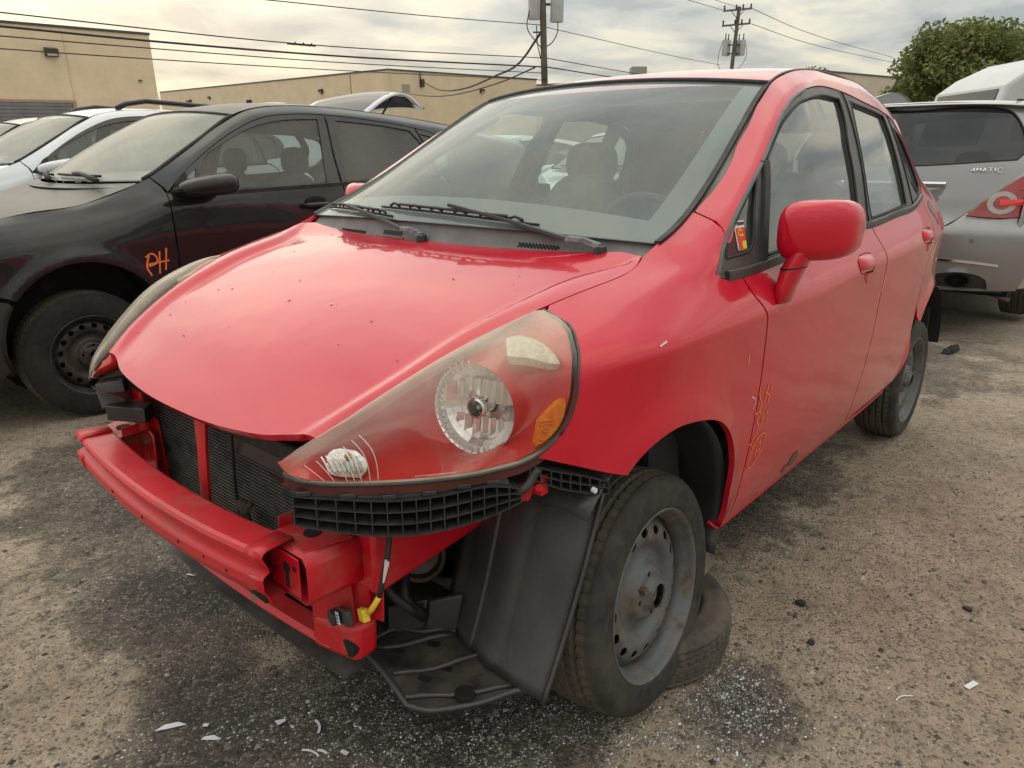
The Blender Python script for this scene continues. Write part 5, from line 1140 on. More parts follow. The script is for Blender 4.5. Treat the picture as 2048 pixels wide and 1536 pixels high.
# dent / bare-metal spots: rust at the sill, scrape on the rear quarter
def splat(name,cx,cz,r,mat,n=26,asp=1.,fn=None,seed=1,lift=.0012):
    rnd=random.Random(seed); pts=[(cx+r*asp*(.55+.45*rnd.random())*math.cos(a),cz+r*(.55+.45*rnd.random())*math.sin(a)) for a in np.linspace(0,2*math.pi,n,endpoint=False)]
    panelL(RL,name,pts,mat,red,sp=r*.4,th=0,off=lift)
splat('rust_patch',-.865,.290,.032,'rusty_iron',asp=1.5,seed=3); splat('rust_patch',-.80,.277,.016,'rusty_iron',asp=1.6,seed=4)
splat('bare_metal_scrape',-2.28,.985,.045,'steel_grey',asp=1.2,seed=5); splat('bare_metal_scrape',-2.32,.93,.018,'blue_print',asp=1,seed=6,lift=.0018)

# seeds and flecks lying on the bonnet, scratches on the doors
rs_=random.Random(9); mb=MB()
for k in range(38):
    x=-.08+.70*rs_.random(); y=-.5+1.0*rs_.random()
    if abs(y)>float(edge_y(x))-.05: continue
    z=float(hood(x,y))+.0015; a=rs_.random()*6.28; l=.002+.005*rs_.random()**2; d=Vector((math.cos(a)*l,math.sin(a)*l,0)); q=Vector((-d.y,d.x,0))*.35
    p=Vector((x,y,z)); mb.add([p-d,p+q,p+d,p-q+Vector((0,0,.0006))],[(0,1,2),(0,2,3)])
tag(mb.build('seed_specks','dark_void',hood_o,smooth=False,recalc=False),kind='stuff')
write([[(-1.437,.80),(-1.432,.75),(-1.420,.715),(-1.428,.69)],[(-1.462,.80),(-1.458,.74)],[(-2.02,.64),(-2.00,.70)]],'scratch',fnSl,.0035,front_door,'scratch')
write([[(-.345,.74),(-.348,.72)],[(.07,.84),(.045,.846)],[(-.40,.62),(-.43,.60),(-.42,.58)]],'scratch',fnSl,.003,fender,'scratch')
mb=MB(); p=Vector((.31,.10,float(hood(.31,.10))+.001)); mb.lathe([(0,.004),(.0008,.003),(.001,0)],p,(0,0,1),8); mb.build('paint_chip','white_label',hood_o)
# wiring and hoses in the nose
for pts,r in (([(.50,-.40,.60),(.55,-.30,.63),(.56,-.15,.625),(.55,.0,.61)],.008),([(.48,.40,.62),(.53,.46,.60),(.54,.49,.57),(.50,.50,.54)],.007),([(.40,.34,.36),(.46,.40,.38),(.48,.46,.34),(.44,.50,.28)],.010),([(.30,.30,.33),(.36,.38,.30),(.40,.42,.26),(.36,.44,.20)],.014)):
    mb=MB(); mb.tube(spl(pts,.02),r,8); mb.build('hose','rubber_seal',red,auto=0)
for y,z,x in ((.33,.585,.566),(-.10,.655,.585),(.08,.655,.585),(-.36,.48,.585)):
    mb=MB(); mb.lathe([(0,.009),(.004,.009),(.004,.006),(.009,.006),(.009,0)],(x,y,z),(1,0,.1),6); mb.build('bolt','rusty_iron',red,auto=20)
# ================================================================ ground
def vnoise(x,y,seed=0):
    xi=np.floor(x).astype(np.int64); yi=np.floor(y).astype(np.int64); u=x-xi; v=y-yi; u=u*u*(3-2*u); v=v*v*(3-2*v)
    def h(a,b):
        n=(a*374761393+b*668265263+seed*982451653)&0xffffffff; n=((n^(n>>13))*1274126177)&0xffffffff; return ((n^(n>>16))&0xffff)/65535.
    return h(xi,yi)*(1-u)*(1-v)+h(xi+1,yi)*u*(1-v)+h(xi,yi+1)*(1-u)*v+h(xi+1,yi+1)*u*v
def gz(x,y):
    x=np.asarray(x,float); y=np.asarray(y,float)
    n=.022*(vnoise(x*.9,y*.9,1)-.5)+.012*(vnoise(x*3.1,y*3.1,2)-.5)+.006*(vnoise(x*9,y*9,3)-.5)+.0045*(vnoise(x*27,y*27,5)-.5)
    far=np.clip((np.hypot(x,y)-9)/6,0,1)
    return n*(1-far)-.008*(1-far)+.002
def axis_pts(lo,hi,fine,far):
    a=list(np.arange(lo,hi,fine)); k=1; p=hi; q=lo; st=fine
    while p<far: st*=1.35; p+=st; a.append(p)
    st=fine
    while q>-far: st*=1.35; q-=st; a.insert(0,q)
    return np.array(a)
gx=axis_pts(-4.6,1.6,.03,700); gy=axis_pts(-3.4,2.2,.03,700)
X_,Y_=np.meshgrid(gx,gy,indexing='ij'); Zg=gz(X_,Y_); V=np.stack([X_,Y_,Zg],2).reshape(-1,3); nx_,ny_=len(gx),len(gy)
I=np.arange(nx_*ny_).reshape(nx_,ny_); F=np.stack([I[:-1,:-1],I[1:,:-1],I[1:,1:],I[:-1,1:]],2).reshape(-1,4)
def dirt():
    b=NB('dirt'); T=b.obj()
    strk=b.mapping((1,.28,1),(0,0,.62)); n1=b.noise(.9,5,.6,strk); n2=b.noise(3.2,7,.62,T); n3=b.noise(24,7,.68,T); n4=b.noise(130,5,.65,T)
    c=b.ramp(n2,[(.28,(.20,.155,.115)),(.5,(.335,.262,.195)),(.72,(.44,.355,.27))])
    c=b.mix(b.ramp(n1,[(.35,0),(.65,.55)]),c,(.45,.37,.285))
    c=b.mix(b.math('MULTIPLY',b.ramp(n3,[(.3,1),(.55,0)]),.55),c,(.085,.068,.055))
    # damp black cinder patches under and ahead of the car
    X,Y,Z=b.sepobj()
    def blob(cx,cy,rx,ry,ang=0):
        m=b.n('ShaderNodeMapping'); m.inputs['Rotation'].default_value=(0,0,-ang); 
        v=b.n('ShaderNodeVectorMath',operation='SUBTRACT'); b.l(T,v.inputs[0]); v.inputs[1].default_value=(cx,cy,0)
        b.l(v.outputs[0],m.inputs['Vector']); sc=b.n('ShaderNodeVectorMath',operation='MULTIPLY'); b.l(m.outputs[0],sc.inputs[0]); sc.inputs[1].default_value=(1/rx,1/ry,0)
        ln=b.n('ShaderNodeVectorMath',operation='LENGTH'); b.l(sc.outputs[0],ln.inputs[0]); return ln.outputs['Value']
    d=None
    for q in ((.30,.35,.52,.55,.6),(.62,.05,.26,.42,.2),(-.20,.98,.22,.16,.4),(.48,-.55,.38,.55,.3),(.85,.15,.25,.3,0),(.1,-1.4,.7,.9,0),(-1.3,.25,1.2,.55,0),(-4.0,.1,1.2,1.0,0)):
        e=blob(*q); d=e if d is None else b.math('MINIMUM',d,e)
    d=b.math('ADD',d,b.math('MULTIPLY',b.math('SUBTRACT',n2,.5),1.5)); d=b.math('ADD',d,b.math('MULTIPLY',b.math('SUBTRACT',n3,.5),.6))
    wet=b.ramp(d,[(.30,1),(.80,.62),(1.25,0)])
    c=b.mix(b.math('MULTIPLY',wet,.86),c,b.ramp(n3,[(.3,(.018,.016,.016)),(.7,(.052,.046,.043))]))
    # grit: pale and dark grains
    vo=b.n('ShaderNodeTexVoronoi'); vo.inputs['Scale'].default_value=150; b.l(T,vo.inputs['Vector'])
    sp=b.n('ShaderNodeSeparateColor'); b.l(vo.outputs['Color'],sp.inputs[0])
    g=b.ramp(sp.outputs[0],[(.0,0),(.80,0),(.86,1)]); gd=b.ramp(sp.outputs[1],[(0,0),(.78,0),(.85,1)])
    c=b.mix(b.math('MULTIPLY',g,b.ramp(n2,[(.3,.15),(.7,.5)])),c,(.50,.45,.39)); c=b.mix(b.math('MULTIPLY',gd,.55),c,(.035,.03,.027))
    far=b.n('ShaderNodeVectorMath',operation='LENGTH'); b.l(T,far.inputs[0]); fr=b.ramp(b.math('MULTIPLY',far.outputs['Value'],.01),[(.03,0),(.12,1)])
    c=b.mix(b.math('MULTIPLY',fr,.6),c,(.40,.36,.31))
    h=b.math('ADD',b.math('MULTIPLY',n3,.7),b.math('ADD',b.math('MULTIPLY',n4,.5),b.math('MULTIPLY',vo.outputs['Distance'],-.35)))
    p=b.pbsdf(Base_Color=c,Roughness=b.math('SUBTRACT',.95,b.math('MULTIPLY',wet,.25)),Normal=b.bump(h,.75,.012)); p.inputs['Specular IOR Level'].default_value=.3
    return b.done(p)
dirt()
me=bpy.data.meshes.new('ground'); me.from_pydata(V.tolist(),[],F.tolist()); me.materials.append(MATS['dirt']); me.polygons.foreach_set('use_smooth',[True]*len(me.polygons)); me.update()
g_=bpy.data.objects.new('ground',me); COL.objects.link(g_); tag(g_,kind='structure')
# loose stones
def scatter(name,n,pick,size,mat,flat=.6,seed=1):
    rnd=np.random.RandomState(seed); mb=MB(); V=[];F=[]
    oct_=np.array([(1,0,0),(0,1,0),(-1,0,0),(0,-1,0),(0,0,1),(0,0,-.4)]); of=[(0,1,4),(1,2,4),(2,3,4),(3,0,4),(1,0,5),(2,1,5),(3,2,5),(0,3,5)]
    P=pick(rnd,n)
    zz=gz(P[:,0],P[:,1])
    for k in range(len(P)):
        s=size[0]+(size[1]-size[0])*rnd.rand()**3; q=oct_*(1+.5*(rnd.rand(6,3)-.5)); a=rnd.rand()*6.28; c,sn=math.cos(a),math.sin(a)
        q=np.stack([(q[:,0]*c-q[:,1]*sn)*s*(1+.6*rnd.rand()),(q[:,0]*sn+q[:,1]*c)*s,q[:,2]*s*flat],1)+[P[k,0],P[k,1],zz[k]]
        b=len(V); V+=q.tolist(); F+=[(i+b,j+b,l+b) for i,j,l in of]
    me=bpy.data.meshes.new(name); me.from_pydata(V,[],F); me.materials.append(MATS[mat]); me.update()
    o=bpy.data.objects.new(name,me); COL.objects.link(o); return o
def near_pick(rnd,n):
    d=.35+3.6*rnd.rand(n)**1.4; a=rnd.rand(n)*2.1-1.05; ax=math.atan2(-.655,-.756); return np.stack([1.29+np.cos(ax+a)*d,1.507+np.sin(ax+a)*d],1)
def clus_pick(cl):
    def f(rnd,n):
        out=[]
        w=np.array([c[3] for c in cl]); w=w/w.sum(); k=rnd.choice(len(cl),n,p=w)
        for i in k:
            cx,cy,r,_=cl[i]; q=rnd.randn(2)*r; out.append((cx+q[0],cy+q[1]))
        P=np.array(out); m=vnoise(P[:,0]*9,P[:,1]*9,11)*.6+vnoise(P[:,0]*30,P[:,1]*30,12)*.4>.44; return P[m]
    return f
b=NB('stone'); oi=b.n('ShaderNodeNewGeometry'); c=b.ramp(oi.outputs['Random Per Island'],[(0,(.045,.038,.032)),(.5,(.15,.125,.10)),(.9,(.26,.23,.19)),(1,(.42,.39,.34))]); b.done(b.pbsdf(Base_Color=c,Roughness=.9))
b=NB('glass_crumb'); oi=b.n('ShaderNodeNewGeometry'); c=b.ramp(oi.outputs['Random Per Island'],[(0,(.10,.095,.09)),(.6,(.30,.29,.27)),(.92,(.62,.62,.60)),(1,(.92,.94,.95))]); b.done(b.pbsdf(Base_Color=c,Roughness=.25))
tag(scatter('gravel',14000,near_pick,(.0015,.010),'stone',seed=3),'loose gravel strewn over the dirt yard','gravel',kind='stuff')
tag(scatter('broken_glass',26000,clus_pick([(.42,.52,.14,5),(.25,.70,.12,5),(.10,.88,.12,4),(.55,.25,.18,4),(-.02,1.02,.12,3),(-.22,.95,.07,3),(.62,-.25,.22,3),(.35,-.75,.25,3),(.8,.1,.2,2),(-.3,1.25,.15,1.5),(.3,.30,.2,2),(-.65,1.25,.3,.5),(.05,.62,.10,2)]),(.0007,.0036),'glass_crumb',.5,seed=5),'crumbs of broken glass glittering on dark ground before the red car','broken glass',kind='stuff')
# bigger scraps, each its own thing
def shard(pts,label,name='plastic_shard',mat='white_label',tilt=.0,th=.0012,cat='debris',group=None):
    c=np.mean(pts,0); mb=MB(); n=len(pts); zz=float(gz(c[0],c[1]))+.004
    A=[(p[0]-c[0],p[1]-c[1],tilt*(p[0]-c[0])) for p in pts]; B=[(x,y,z+th) for x,y,z in A]
    mb.add(A+B,[tuple(range(n-1,-1,-1)),tuple(range(n,2*n))]+[(i,(i+1)%n,n+(i+1)%n,n+i) for i in range(n)])
    o=mb.build(name,mat,smooth=False); o.location=(c[0],c[1],zz); return tag(o,label,cat,group)
def strip(a,b_,w,label,bend=.0,**k):
    a=np.array(a);b_=np.array(b_); d=b_-a; L=np.linalg.norm(d); q=np.array([-d[1],d[0]])/L; t=np.linspace(0,1,7)
    c=[a+d*s+q*bend*math.sin(math.pi*s) for s in t]; return shard([p+q*w*.5 for p in c]+[p-q*w*.5 for p in c[::-1]],label,'plastic_strip',**k)
shard([(.795,-.048),(.768,-.030),(.735,-.012),(.744,-.034),(.770,-.050)],'largest white diamond-shaped shard, lower left of the red car')
shard([(.735,.060),(.712,.088),(.703,.094),(.708,.070),(.725,.058)],'white kite-shaped shard, second from the left in front of the red car')
shard([(.590,.140),(.570,.152),(.572,.160),(.592,.158)],'small white triangular chip below the red bumper beam')
shard([(.436,-.632),(.428,-.610),(.420,-.600),(.426,-.622)],'tiny white chip beside the bumper beam shadow')
strip((.525,.215),(.545,.255),.006,'short curved white strip, near the dark wet patch',.006)
strip((.600,.27),(.585,.315),.005,'long thin white sliver standing nearly upright in view, at the bottom edge',.006)
strip((.578,.300),(.570,.325),.006,'stubby white sliver right beside the long thin one',.003)
shard([(.548,.345),(.545,.365),(.536,.362),(.540,.343)],'white square chip at the bottom edge, right of the slivers')
shard([(.712,.020),(.703,.030),(.697,.024),(.705,.014)],'white fleck midway between the two big shards')
strip((-.625,1.385),(-.665,1.400),.014,'white plastic strip at the right edge of the yard ground','bend' and 0)
strip((-.455,1.262),(-.500,1.290),.003,'thin bent white wire-like sliver, lower right ground',.008)
mb=MB(); rr=random.Random(4)
for k in range(5):
    a=rr.random()*6; mb.hexa([(x*.10+.05*math.cos(a)*k*.5,y*.05+.04*math.sin(a),z*.05) for x,y,z in ((-.6,-.5,0),(.5,-.6,0),(.6,.5,0),(-.5,.6,0),(-.3,-.3,.5),(.3,-.4,.7),(.4,.3,.5),(-.3,.4,.8))])
o=mb.build('rubber_scrap','tyre_black',bevel=.004); o.location=(-4.45,.60,float(gz(-4.45,.6))); tag(o,'black scrap of rubber trim on the gravel behind the red car','debris')
for i,(x,y,s_) in enumerate(((-.72,.93,.016),(-1.02,1.32,.014),(.9,-.9,.016),(-.55,1.02,.012))):
    mb=MB(); q=[(s_*math.cos(a)*(.7+.5*random.random()),s_*math.sin(a)*(.7+.5*random.random())) for a in np.linspace(0,6.28,8,endpoint=False)]; mb.prism(q,(0,0,0),(1,0,0),(0,1,0),(0,0,1),s_*.6); o=mb.build('dark_clod','engine_black',bevel=.003); o.location=(x,y,float(gz(x,y))); tag(o,('dark clod of dirt just behind the tyre under the red car','dark clod of dirt on the open brown ground at right','dark clod of dirt on the brown track at far left','small dark clod on the brown ground right of the flat tyre')[i],'debris')
# ================================================================ tyres used as stands
tl=empty('flat_tyre',(-.28,.60,float(gz(-.3,.6))+.128),0,'dusty bare tyre lying flat under the red car beside its front wheel','tyre')
t_=tyre_obj(tl,.275,.19,.128,('tyre_dusty','tyre_dusty'),name='tread_body'); t_.rotation_euler=(R_(90),0,0)
mb=MB(); mb.lathe([(-.012,.192),(-.02,.182),(-.06,.178),(-.10,.182),(-.12,.192),(-.12,.05)],(0,0,0),(0,0,1),48); mb.build('rim','rusty_iron',tl,auto=40)
st=empty('support_rim',(-.44,.52,float(gz(-.3,.6))+.325),0,'rusty wheel rim holding up the sill of the red car','rim')
mb=MB(); mb.lathe([(0,.05),(-.02,.12),(-.03,.19),(-.0,.205),(-.006,.215),(-.02,.20),(-.06,.185),(-.13,.188),(-.165,.20),(-.175,.216),(-.183,.21),(-.18,.19)],(0,0,0),(0,0,1),48); mb.build('rim_shell','rusty_iron',st,auto=40)
t2=empty('stand_tyre',(.02,.155,.235),0,'grey tyre standing upright under the engine of the red car','tyre')
t_=tyre_obj(t2,.235,.15,.16,('tyre_dusty','tyre_dusty'),name='tread_body'); t2.rotation_euler=(R_(-10),R_(0),R_(-52))
# ================================================================ neighbouring cars
bPL=[(.95,.70),(.75,.82),(.5,.885),(.2,.916),(-.4,.92),(-2.6,.92),(-3.0,.90),(-3.45,.84),(-3.7,.76)]
bL0=[(x,y-.07,.22) for x,y in bPL]; bL1=[(x,y-.02,.40) for x,y in bPL]; bL2=[(x,y,.62) for x,y in bPL]; bL3=[(x,y+.002,.84) for x,y in bPL]
bL5=[(.95,.66,.82),(.75,.78,.87),(.5,.855,.915),(.27,.882,.945),(0,.889,.965),(-.234,.893,1.0),(-.45,.895,1.06),(-.6,.892,1.09),(-.81,.890,1.10),(-1.13,.889,1.11),(-1.59,.887,1.13),(-2.4,.882,1.16),(-3.0,.85,1.18),(-3.7,.70,1.19)]
bL6=[(.95,.62,.85),(.75,.75,.90),(.5,.835,.95),(.27,.85,.985),(0,.858,1.005),(-.234,.865,1.04),(-.4,.872,1.08),(-.57,.868,1.13),(-.72,.848,1.18),(-.94,.825,1.25),(-1.14,.812,1.29),(-1.6,.808,1.31),(-2.4,.80,1.32),(-3.0,.77,1.32),(-3.7,.64,1.32)]
bL7=[(.95,.59,.865),(.75,.72,.915),(.5,.81,.968),(.27,.825,1.005),(0,.835,1.03),(-.234,.84,1.085),(-.4,.848,1.115),(-.57,.838,1.20),(-.72,.801,1.307),(-.94,.755,1.436),(-1.14,.725,1.52),(-1.3,.715,1.546),(-1.6,.712,1.556),(-2.0,.715,1.54),(-2.3,.72,1.515),(-3.0,.70,1.45),(-3.7,.58,1.40)]
bED=[(.95,.55,.875),(.75,.69,.925),(.5,.78,.98),(.27,.80,1.022),(.147,.80,1.045),(-.064,.80,1.068),(-.234,.80,1.12),(-.40,.79,1.18),(-.627,.741,1.307),(-.83,.698,1.426),(-.98,.666,1.515),(-1.14,.652,1.572),(-1.345,.644,1.597),(-1.55,.641,1.604),(-1.89,.645,1.594),(-2.25,.65,1.57),(-2.59,.655,1.54),(-3.0,.64,1.49),(-3.7,.52,1.43)]
def b_bump(x,z):
    y=0*x
    for ax in (0,-2.72): 
        r=np.sqrt((x-ax)**2+(z-.43)**2); y=y+.014*np.exp(-((r-.385)/.04)**2)*(z>.3)
    return y
BL=Loft([bL0,bL1,bL2,bL3,bL5,bL6,bL7,bED],-3.72,.95,bump=b_bump)
bey=lambda x:nspline([p[0] for p in bED],[p[1] for p in bED],x); bez=lambda x:nspline([p[0] for p in bED],[p[2] for p in bED],x)
def b_hood(x,y):
    c=nspline([.95,.5,.2,-.1,-.4],[.04,.045,.04,.03,.03],x); t=np.clip(np.abs(y)/bey(x),0,1.2); return bez(x)+c*(1-t**2.2)-.004
def b_roof(x,y):
    t=np.clip(np.abs(y)/bey(x),0,1.1); return bez(x)+.035*(1-t**2.3)
def b_ws(s,t):
    xe=-.40-.60*t; ye=float(bey(xe)); ze=float(bez(xe)); xc=-.235-.69*t; zc=1.165+.395*t+.03*math.sin(math.pi*t); q=abs(s)**2.2
    return (xc+(xe-xc)*q,ye*s*.985,zc+(ze-zc)*q)
def neighbour(name,loc,rz,paint,label,hoodpaint=None,sp=.03,wheelR=.322,rails=False,hatch=False,bumper=True,parts=None,group=None,glassm='clear_glass',scale=1.0):
    root=empty(name,loc,rz,label,'car',group); root.scale=(scale,)*3
    hp=hoodpaint or paint
    arch=lambda ax,a0,a1,n=18,R=.375,zc=.425:[(ax+R*math.cos(a),zc+R*math.sin(a)) for a in np.linspace(a0,a1,n)]
    S2=(sp,sp*.6)
    fo=[(.86,float(bez(.86))-.004)]+[(x,float(bez(x))-.004) for x in (.6,.4,.2,0,-.15,-.3,-.43)]+[(-.465,1.14),(-.475,1.11),(-.473,1.0),(-.470,.85),(-.468,.60),(-.47,.30),(-.40,.27)]+arch(0,R_(200),R_(-12))[0:]+[(.40,.36)]
    # split wing / bumper cover at the seam
    wing=[p for p in fo[:15]]+[(-.372,.30)]+arch(0,R_(190),R_(36))+[(.33,.66),(.5,.70),(.86,.74)]
    f=panelL(BL,'fender',off_poly(smooth_loop(wing,{0,7,8,13,14,15},.03),.002),paint,root,sp=S2); flipy(f)
    bump=[(.335,.645),(.5,.69),(.86,.73),(.90,.5),(.86,.30),(.42,.26)]+arch(0,R_(-14),R_(32),8)
    f=panelL(BL,'bumper_side',off_poly(smooth_loop(bump,{0,2,4,5},.03),.002),paint,root,sp=S2); flipy(f)
    fd=[(-.478,1.108),(-.60,1.098),(-.81,1.104),(-1.13,1.115),(-1.44,1.128),(-1.575,1.131),(-1.60,1.0),(-1.61,.8),(-1.60,.5),(-1.59,.28),(-.478,.28),(-.474,.6),(-.476,.85)]
    f=panelL(BL,'front_door',off_poly(smooth_loop(fd,{0,5,9,10},.03),.002),paint,root,sp=S2); flipy(f)
    rd=[(-1.58,1.132),(-2.0,1.146),(-2.42,1.165),(-2.52,1.10),(-2.48,.95),(-2.36,.8),(-2.31,.6),(-2.33,.38),(-2.30,.28),(-1.595,.28),(-1.605,.5),(-1.615,.8),(-1.605,1.0)]
    f=panelL(BL,'rear_door',off_poly(smooth_loop(rd,{0,2,8,9},.03),.002),paint,root,sp=S2); flipy(f)
    D=[(-.50,1.112),(-.60,1.10),(-.81,1.106),(-1.13,1.117),(-1.59,1.133),(-2.0,1.148),(-2.42,1.167),(-2.60,1.23),(-2.66,1.34),(-2.55,1.44),(-2.30,1.497),(-1.98,1.53),(-1.6,1.553),(-1.3,1.543),(-1.14,1.515),(-.94,1.432),(-.72,1.303),(-.566,1.19)]
    pf=[(-.435,float(bez(-.435))-.005),(-.475,1.142),(-.485,1.118)]+D[:0:-1][:12]+[(-2.45,1.168),(-2.53,1.10),(-2.49,.95),(-2.37,.8),(-2.345,.62)]+arch(-2.72,R_(28),R_(180),16)+[(-3.10,.32),(-3.66,.40),(-3.70,.9),(-3.70,1.2)]+[(x,float(bez(x))-.005) for x in (-3.6,-3.2,-2.8,-2.4,-2.0,-1.6,-1.3,-1.1,-.9,-.7,-.55)]
    f=panelL(BL,'side_frame',smooth_loop(pf,{0,2,15,31+4},.03),paint,root,sp=S2); flipy(f)
    FWb=[(-.66,1.135),(-.70,1.262),(-.868,1.372),(-1.077,1.464),(-1.284,1.508),(-1.535,1.524),(-1.505,1.33),(-1.470,1.145),(-1.1,1.130)]
    TRb=[(-.56,1.13),(-.635,1.133),(-.672,1.235),(-.62,1.20)]
    RWb=[(-1.665,1.52),(-2.0,1.503),(-2.27,1.475),(-2.36,1.36),(-2.34,1.19),(-1.62,1.150),(-1.632,1.3)]
    QWb=[(-2.36,1.455),(-2.50,1.42),(-2.585,1.33),(-2.53,1.24),(-2.42,1.21),(-2.43,1.36)]
    hs=[smooth_loop(q,s_,.025) for q,s_ in ((FWb,{0,5,7}),(TRb,{0,1,2}),(RWb,{0,2,4,5}),(QWb,{0,4}))]
    f=panelL(BL,'window_surround',off_poly(smooth_loop(D,{0,},.03),.003),'trim_gloss',root,sp=.03,holes=hs,off=-.003); flipy(f)
    for h,nm in zip(hs,('door_glass','quarter_glass','rear_door_glass','rear_quarter_glass')):
        g=panelL(BL,nm,off_poly(h,-.004),glassm,root,sp=.06,th=0,off=-.012); flipy(g)
    for q in ([(-1.575,1.13),(-1.58,1.3),(-1.60,1.55)],[(-2.40,1.16),(-2.40,1.3),(-2.33,1.49)]):
        mb=MB(); mb.sweep([(-.004,-.005),(.0004,-.005),(.0004,.005),(-.004,.005)],[((x,float(BL.side(x,z)),z),(0,1,0),(1,0,0)) for x,z in spl(q,.05)],cap=True); f=mb.build('door_gap','dark_void',root,auto=0); flipy(f)
    mb=MB(); mb.sweep([(-.003,-.012),(.006,-.010),(.007,.010),(-.003,.012)],[((x,float(BL.side(x,z)),z),(0,1,0),(0,0,1)) for x,z in spl([(-.50,1.112),(-.60,1.10),(-.81,1.106),(-1.13,1.117),(-1.59,1.133),(-2.0,1.148),(-2.42,1.167)],.06)],cap=True); f=mb.build('belt_moulding','trim_black',root,auto=30); flipy(f)
    ho=[(.88,0),(.87,.3),(.84,.58)]+[(x,float(bey(x))-.004) for x in (.6,.4,.2,0,-.2,-.36)]+[(-.27,.45),(-.22,.2),(-.21,0)]
    ho=ho+[(x,-y) for x,y in ho[::-1] if y>0]
    panel('bonnet',smooth_loop(ho,{2,8,14,20},.04),lambda x,y:(x,y,b_hood(x,y)),hp,root,sp=sp*1.3,th=.02)
    ro=[(-.955,0),(-.97,.4),(-1.0,.645)]+[(x,float(bey(x))-.004) for x in (-1.3,-1.6,-2.0,-2.4,-2.8,-3.2,-3.6)]+[(-3.62,0)]
    ro=ro+[(x,-y) for x,y in ro[::-1] if y>0]
    panel('roof',smooth_loop(ro,{2,9,11,18},.06),lambda x,y:(x,y,b_roof(x,y)),hp,root,sp=.08,th=.01)
    mb=MB(); mb.grid(lambda s_,t:b_ws(s_,t),np.linspace(-1,1,25),np.linspace(0,1,15)); ws_=mb.build('windscreen','windscreen_dusty',root,auto=0)
    mb=MB(); mb.tube([b_ws(s_,1) for s_ in np.linspace(-1,1,20)],.010,6); mb.build('top_seal','rubber_seal',root,auto=0)
    for s_ in (1,-1):
        mb=MB(); mb.tube([b_ws(s_,t) for t in np.linspace(0,1,14)],.012,6); mb.build('side_seal','rubber_seal',root,auto=0)
    mb=MB(); mb.grid(lambda u,s_:(b_ws(s_,0)[0]+.01+.07*(1-u),b_ws(s_,0)[1],b_ws(s_,0)[2]-.016-.02*(1-u)),np.linspace(0,1,4),np.linspace(-.97,.97,20)); mb.build('cowl_panel','grey_plastic',root,auto=0)
    for a,b_ in (((.62,.03),(-.05,.045)),((-.15,.035),(-.8,.05))):
        P_=[Vector(b_ws(a[0]+(b_[0]-a[0])*q,a[1]+(b_[1]-a[1])*q))+Vector((.01,0,.012)) for q in np.linspace(0,1,10)]; w_=bpy.data.objects.new('wiper',None); COL.objects.link(w_); w_.parent=root
        mb=MB(); mb.tube(P_,.007,6); mb.build('blade','rubber_seal',w_,auto=0)
        mb=MB(); mb.tube([P_[0]+Vector((.06,.10,-.02)),P_[3]+Vector((.02,.02,.015)),P_[5]+Vector((0,0,.012))],[.016,.011,.007],6); mb.build('arm','black_plastic',w_,auto=0)
    # wheels, arches, floor
    for ax in (0,-2.72):
        for s_ in (1,-1):
            if s_>0 and ax==0: w0=make_wheel(root,(ax,s_*.875,wheelR),0,0,R=wheelR,ri=.2025,wd=.205,mats=('tyre_tread','tyre_black'),rim='black_wheel',spin=.2)
            else:
                c=copy_tree(w0,root); c.location=(ax,s_*.875,wheelR); c.rotation_euler=(0,0,0 if s_>0 else math.pi)
            mb=MB(); mb.grid(lambda a,y:(ax+.395*math.cos(a),s_*y,.425+.395*math.sin(a)),np.linspace(R_(-20),R_(200),20),np.linspace(.5,.905,4)); mb.build('arch_liner','dark_void',root,auto=0)
            mb=MB(); mb.cyl((ax,s_*.5,.425),(ax,s_*.502,.425),.395,n=24); mb.build('inner_arch','dark_void',root)
    mb=MB(); mb.hexa([(.8,-.7,.25),(.8,.7,.25),(-3.6,.7,.28),(-3.6,-.7,.28),(.8,-.7,.33),(.8,.7,.33),(-3.6,.7,.36),(-3.6,-.7,.36)]); mb.build('floor_pan','interior_dark',root)
    mb=MB(); mb.hexa([(.35,-.48,.33),(.35,.48,.33),(-.40,.48,.33),(-.40,-.48,.33),(.35,-.48,.85),(.35,.48,.85),(-.40,.70,1.10),(-.40,-.70,1.10)]); mb.build('bulkhead','interior_dark',root)
    mb=MB(); mb.grid(lambda u,v:(-.40-.52*u,.80*v,1.10-.02*u-.12*max(0,u-.7)),np.linspace(0,1,8),np.linspace(-1,1,8)); mb.build('dashboard','interior_dark',root,auto=0)
    for y in (.40,-.40):
        for x in (-1.35,-2.25):
            g=bpy.data.objects.new('seat',None); COL.objects.link(g); g.parent=root
            superell((x-.10,y,.86),None,.09,.25,.34,3.2,16,10,lambda q:Vector((q.x-.25*q.z,q.y*(1-.15*max(0,q.z/.34)),q.z))).build('backrest','seat_cloth',g,auto=0)
            superell((x-.20,y,1.27),None,.055,.13,.09,2.8,14,8).build('headrest','seat_cloth',g,auto=0)
            superell((x+.2,y,.55),None,.28,.25,.10,3.2,14,8).build('cushion','seat_cloth',g,auto=0)
    for s_ in (1,-1):
        mb=MB(); mb.grid(lambda u,v:(-.5-1.95*u,s_*(float(BL.side(-.5-1.95*u,.4+.69*v))-.06),.4+.70*v),np.linspace(0,1,8),np.linspace(0,1,4)); mb.build('door_trim','interior_grey',root,auto=0)
        mb=MB(); mb.tube([(x,s_*(float(BL.side(x,z))-.04),z) for x,z in spl([(-1.56,1.1),(-1.57,1.3),(-1.60,1.53)],.1)],.035,8); mb.build('pillar_lining','interior_grey',root,auto=0)
    panel('headliner',[(-1.0,-.58),(-1.0,.58),(-3.5,.5),(-3.5,-.5)],lambda x,y:(x,y,b_roof(x,y)-.04),'interior_grey',root,sp=.2,th=0,flip=True)
